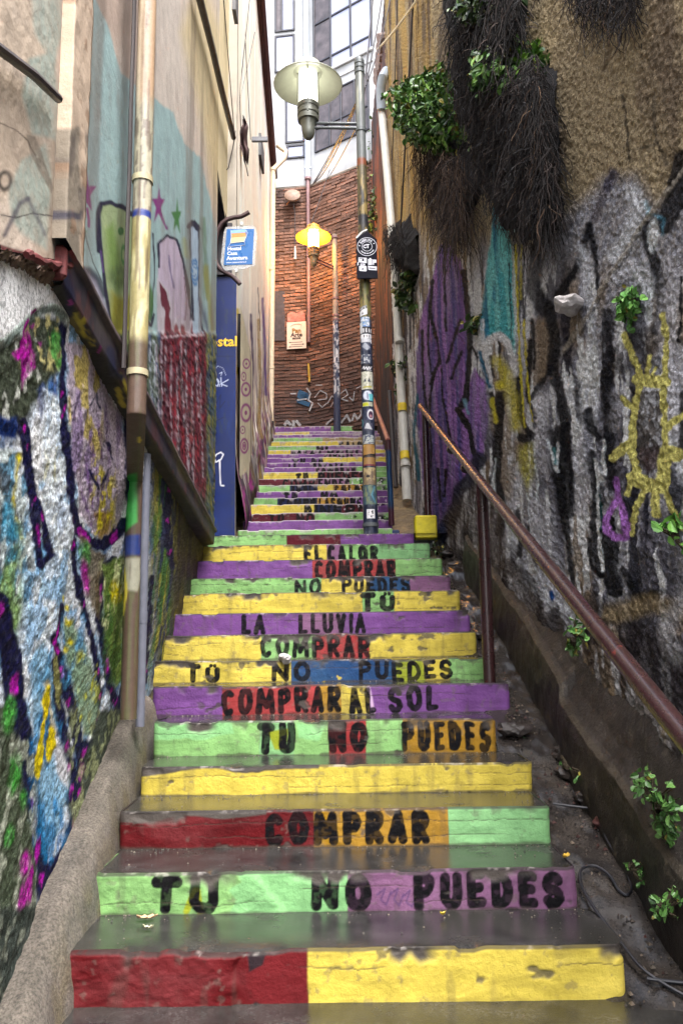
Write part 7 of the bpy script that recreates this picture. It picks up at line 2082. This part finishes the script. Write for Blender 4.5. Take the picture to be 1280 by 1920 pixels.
def wall_plant(name, label, cat, W, leaf_poly=None, nleaf=0, lsize=.07, lout=.15, lcols=GREENS, root_poly=None, nroot=0, rlen=.6, rr=.004, rcols=ROOTS, mat_poly=None, mat_out=.12, seed=0, group=None, curl=.12, light_roots=0, mid=None):
    rng = random.Random(seed)
    ref = leaf_poly or root_poly or mat_poly
    cx = sum(p[0] for p in ref) / len(ref); cy = sum(p[1] for p in ref) / len(ref)
    root = thing(name, label, cat, on_wall(cx, cy, W), group=group)
    sgn = -1 if W[0] > 0 else 1
    nrm = Vector((sgn, -.25, .15)).normalized()
    if mat_poly:                         # matted old growth: a lumpy pad standing off the wall
        n, m = 90, 120
        ps = [on_wall(x, y, W) for x, y in mat_poly]
        y0, y1 = min(p.y for p in ps) - .05, max(p.y for p in ps) + .05; z0, z1 = min(p.z for p in ps) - .05, max(p.z for p in ps) + .05
        Y, Z = np.meshgrid(np.linspace(y0, y1, n), np.linspace(z0, z1, m), indexing='ij')
        Q = Paint(Y, Z, np.zeros(3)); Q.U += .10 * (fbm(Y.ravel() * 5, Z.ravel() * 5, seed, 4) - .5) * 2; Q.V += .10 * (fbm(Y.ravel() * 5 + 9, Z.ravel() * 5, seed + 1, 4) - .5) * 2
        Q.fill([(p.y, p.z) for p in ps], np.ones(3), soft=.16)
        a = Q.c[:, 0].reshape(Y.shape)
        D = a * mat_out * (.55 + .9 * fbm(Y * 4, Z * 2.5, seed + 2, 4)) + a * .05 * (fbm(Y * 26, Z * 9, seed + 3, 3) - .5) - .07 * (1 - sstep(.02, .2, a))
        c = np.empty((Y.size, 3)); c[:] = srgb(20, 16, 19); c *= (.45 + 1.1 * fbm(Y * 50, Z * 12, seed + 4, 3)).reshape(-1, 1)
        link('old_growth', grid_mesh('old_growth', wx(W, Y) + sgn * (D - .03), Y, Z, c, flip=sgn < 0), M_MAT, root)
    if root_poly:
        b = MB()
        st = [on_wall(x, y, W) + nrm * (rng.uniform(.7, 1.25) * mat_out if mat_poly else rng.uniform(.02, lout)) for x, y in poly_points(root_poly, nroot, rng)]
        strands(b, st[:len(st) // 2], rng, rlen, rr, nrm, rcols, curl)
        strands(b, st[len(st) // 2:], rng, rlen * .55, rr * .8, nrm, rcols + [LROOTS[1]], curl * 2.6, n=12, wild=1.1)
        if light_roots:
            st = [on_wall(x, y, W) + nrm * rng.uniform(mat_out * 1.1, mat_out * 1.35) for x, y in poly_points(root_poly, light_roots, rng)]
            strands(b, st, rng, rlen * .8, rr * 1.1, nrm, LROOTS, curl * 1.5, n=14)
        tag(b.build('hanging_roots', M_ROOT, root, smooth=True, colors=True), kind='stuff')
    if leaf_poly:
        pts = []
        W_px = max(p[0] for p in leaf_poly) - min(p[0] for p in leaf_poly); H_px = max(p[1] for p in leaf_poly) - min(p[1] for p in leaf_poly)
        hubs = [(hx, hy, rng.uniform(.05, .16), rng.uniform(.4, 1.3)) for hx, hy in poly_points(leaf_poly, max(5, nleaf // 28), rng)]
        for _ in range(nleaf):
            hx, hy, hr, ho = hubs[rng.randrange(len(hubs))]
            x = hx + rng.gauss(0, hr) * W_px * .62; y = hy + rng.gauss(0, hr) * H_px * .62 + abs(rng.gauss(0, .02)) * H_px
            u = (x - cx) / W_px * 2; v = (y - cy) / H_px * 2
            bul = max(.08, 1 - .7 * (u * u + v * v))
            pts.append(on_wall(x, y, W) + nrm * lout * bul * ho * rng.uniform(.5, 1.15) + Vector((0, 0, rng.uniform(-.02, .02))))
        V, Fc, C = leaves(pts, lsize, rng, nrm, lcols)
        tag(link('foliage', raw_mesh('foliage', V, Fc, np.array(C), smooth=False), M_LEAF, root), kind='stuff')
        b = MB()
        base = on_wall(cx, cy, W)
        for p in pts[::max(1, len(pts) // 60)]:
            b.tube([base + Vector((0, 0, -.02)), base.lerp(p, .5) + nrm * .02, p], [.006, .004, .002], 4, cap=False, col=srgb(60, 50, 34))
        b.build('stem', M_ROOT, root, colors=True)
    return root
wall_plant('ivy', 'bright green leafy clump with brown roots beside the root curtain', 'plant', WR, [(770, 240), (778, 205), (800, 168), (826, 140), (856, 148), (872, 190), (880, 240), (876, 280), (850, 290), (826, 270), (800, 262)], 3000, .062, .42, GREENS,
           [(800, 262), (850, 286), (905, 300), (915, 420), (880, 470), (845, 400), (815, 340)], 900, .5, .0038, [ROOTS[0], ROOTS[2], LROOTS[1], LROOTS[0]], mat_poly=[(812, 270), (880, 280), (900, 360), (870, 430), (836, 380)], mat_out=.16, seed=1, light_roots=70)
wall_plant('ivy', 'large dark curtain of hanging roots with a green crown on the stucco wall', 'plant', WR, [(900, 195), (912, 165), (940, 150), (958, 110), (990, 88), (1012, 96), (1016, 140), (1000, 168), (960, 168), (935, 190)], 1300, .05, .22, GREENS,
           [(915, 190), (965, 158), (1046, 112), (1066, 220), (1078, 330), (1078, 410), (1036, 420), (972, 392), (925, 320), (914, 250)], 4200, .37, .0030, ROOTS, mat_poly=[(898, 200), (960, 175), (1026, 140), (1042, 240), (1046, 340), (1044, 420), (1020, 440), (985, 430), (950, 390), (920, 350), (904, 300)], mat_out=.13, seed=2, light_roots=80, curl=.16)
wall_plant('ivy', 'shaded dark ivy hanging from the frame top above the green crown', 'plant', WR, [(866, -40), (960, -40), (976, 20), (950, 70), (930, 74), (918, 40), (880, 36)], 800, .06, .25, DKGREEN,
           [(862, -40), (1010, -40), (1000, 100), (950, 170), (905, 210), (880, 160)], 1500, .5, .0045, ROOTS, mat_poly=[(850, -60), (985, -60), (978, 60), (950, 150), (910, 230), (880, 240), (862, 130)], mat_out=.14, seed=3, curl=.14)
wall_plant('root_clump', 'brown dry root clump hanging at the top right of the stucco wall', 'roots', WR, None, 0, root_poly=[(1070, -40), (1220, -40), (1210, 20), (1150, 40), (1090, 20)], nroot=420, rlen=.26, rr=.0026, rcols=[ROOTS[0], ROOTS[2], ROOTS[1]], lout=.08, mat_poly=[(1060, -60), (1225, -60), (1212, 6), (1160, 34), (1100, 20), (1070, -10)], mat_out=.05, seed=4, light_roots=24, curl=.2)
wall_plant('root_clump', 'dark round tuft of dead roots beside the white downpipe', 'roots', WR, None, 0, root_poly=[(744, 430), (770, 424), (782, 450), (778, 500), (752, 480)], nroot=260, rlen=.45, rr=.006, rcols=ROOTS, lout=.14, mat_poly=[(742, 432), (766, 424), (784, 448), (784, 510), (762, 500), (748, 470)], mat_out=.18, seed=5)
wall_plant('ivy', 'small dull ivy patch below the dark tuft by the white downpipe', 'plant', WR, [(754, 500), (780, 494), (786, 530), (778, 580), (762, 585), (752, 550)], 260, .09, .14, DKGREEN, seed=6)
wall_plant('weed', 'thin weed growing behind the lower white downpipe', 'weed', WR, [(744, 690), (768, 672), (772, 720), (760, 760), (750, 730)], 70, .09, .2, DKGREEN, seed=7, group='weeds on the walls')
wall_plant('fern', 'small bright fern on the grey stucco above the yellow painted figure', 'plant', WR, [(1165, 556), (1195, 525), (1216, 518), (1214, 560), (1212, 590), (1190, 604), (1178, 580)], 170, .036, .06, [srgb(96, 150, 70), srgb(120, 170, 84), srgb(80, 130, 60)], seed=8)
wall_plant('weed', 'tiny weed in the dark crack beside the purple paint', 'weed', WR, [(880, 606), (902, 590), (904, 630), (888, 640)], 46, .06, .08, DKGREEN, seed=9, group='weeds on the walls')
wall_plant('weed', 'small green weed at the right frame edge below the yellow figure', 'weed', WR, [(1258, 990), (1282, 970), (1286, 1030), (1262, 1020)], 26, .045, .06, [srgb(110, 160, 70), srgb(90, 140, 60)], seed=10, group='weeds on the walls')
# plants of the ramp and the buttress
BW = (1.085, -.012)
def weed(label, poly, W, n, size, seed, out=.06, cols=None):
    wall_plant('weed', label, 'weed', W, poly, n, size, out, cols or [srgb(80, 122, 56), srgb(100, 140, 72), srgb(62, 100, 46)], seed=seed, group='weeds of the ramp')
weed('upright green weed on the buttress below the handrail', [(1074, 1180), (1088, 1160), (1102, 1180), (1104, 1215), (1084, 1226), (1076, 1205)], (1.09, -.006), 70, .034, 21)
weed('leafy green weed at the right frame edge beside the buttress', [(1198, 1490), (1212, 1456), (1240, 1452), (1262, 1490), (1290, 1510), (1286, 1560), (1252, 1560), (1214, 1545), (1198, 1520)], (1.10, 0), 170, .030, 22, .08)
weed('green weed low at the right frame edge near the cable', [(1238, 1690), (1262, 1670), (1290, 1690), (1286, 1740), (1262, 1744), (1246, 1716)], (1.08, 0), 70, .028, 23)
weed('tiny green weed on the ramp edge above the cable loop', [(1182, 1612), (1200, 1608), (1212, 1640), (1200, 1650), (1186, 1632)], (1.05, 0), 26, .022, 24, .03)
weed('creeping weed at the broken right end of the green step', [(930, 1374), (944, 1360), (968, 1346), (972, 1372), (990, 1392), (970, 1400), (938, 1388)], (.92, 0), 60, .03, 25, .05, [srgb(70, 104, 56), srgb(92, 128, 70), srgb(52, 80, 44)])
weed('low creeping weed on the stones below the buttress', [(1046, 1412), (1064, 1410), (1084, 1440), (1098, 1456), (1086, 1462), (1062, 1440)], (1.04, 0), 44, .022, 26, .03, [srgb(80, 120, 60), srgb(104, 144, 80)])
weed('sprig of weed under the yellow block at the landing', [(800, 1022), (816, 1016), (832, 1024), (826, 1036), (806, 1034)], (.87, 0), 30, .04, 27, .04, DKGREEN)
# grit and rubbish swept into the corners of the steps and the gutter
def debris(name, label, pts, rng, lo, hi, cols):
    V, Fc, C = [], [], []
    for p in pts:
        r = rng.uniform(lo, hi); o = len(V)
        for (x, y, z) in ((1, 0, -.3), (-.5, .85, -.3), (-.5, -.85, -.3), (0, 0, .7)):
            V.append((p.x + r * x * rng.uniform(.5, 1.3), p.y + r * y * rng.uniform(.5, 1.3), p.z + r * z + r * .3))
        Fc += [(o, o + 1, o + 3), (o + 1, o + 2, o + 3), (o + 2, o, o + 3)]
        C += [cols[rng.randrange(len(cols))] * rng.uniform(.5, 1.4)] * 4
    tag(link(name, raw_mesh(name, V, Fc, np.array(C), smooth=False), mat('grit', attr=True, rough=.7, var=.2, bump=0)), label, 'grit', kind='stuff')
_rg = random.Random(77)
_pts = []
for i in range(0, 9):
    x0, x1 = STEPX[i]; yb = SY[i + 1]
    for _ in range(120):
        e = _rg.random()
        x = _rg.uniform(x0 + .02, x1 - .02) if e < .5 else (x1 - abs(_rg.gauss(0, .12)) - .02 if e < .8 else x0 + abs(_rg.gauss(0, .1)) + .02)
        y = yb - .012 - abs(_rg.gauss(0, .05)) if _rg.random() < .75 else _rg.uniform(SY[i] + .03, yb - .02)
        if y > SY[i] + .02: _pts.append(Vector((x, y, SZ[i] - .004)))
debris('tread_grit', 'fine grit scattered in the corners of the lower treads', _pts, _rg, .0015, .0055, [srgb(60, 54, 48), srgb(110, 100, 88), srgb(40, 36, 34), srgb(100, 92, 80)])
_pts = []
for _ in range(900):
    y = _rg.uniform(2.4, 7.3); x = _rg.uniform(.86, wx(WR, y) - .14)
    zz_ = float(np.mean(zn(np.linspace(y - .25, y + .25, 9)))) - .165 + .07 * (x - .77) / (wx(WR, y) + .06 - .77)
    _pts.append(Vector((x, y, zz_ + .004)))
debris('gutter_grit', 'broken mortar and grit lying in the ramp beside the steps', _pts, _rg, .003, .013, [srgb(60, 52, 46), srgb(96, 84, 72), srgb(36, 32, 32), srgb(84, 76, 66), srgb(60, 34, 30)])
# greenery behind the pole, on the brown wall
BRW = (1.19, -.030)
wall_plant('ivy', 'green creeper climbing the brown wall right behind the lamp pole', 'plant', BRW, [(686, 240), (700, 238), (703, 300), (706, 380), (704, 460), (690, 468), (690, 400), (688, 320)], 700, .09, .15, [srgb(92, 120, 50), srgb(66, 92, 40), srgb(120, 140, 66), srgb(48, 66, 34)], seed=30)
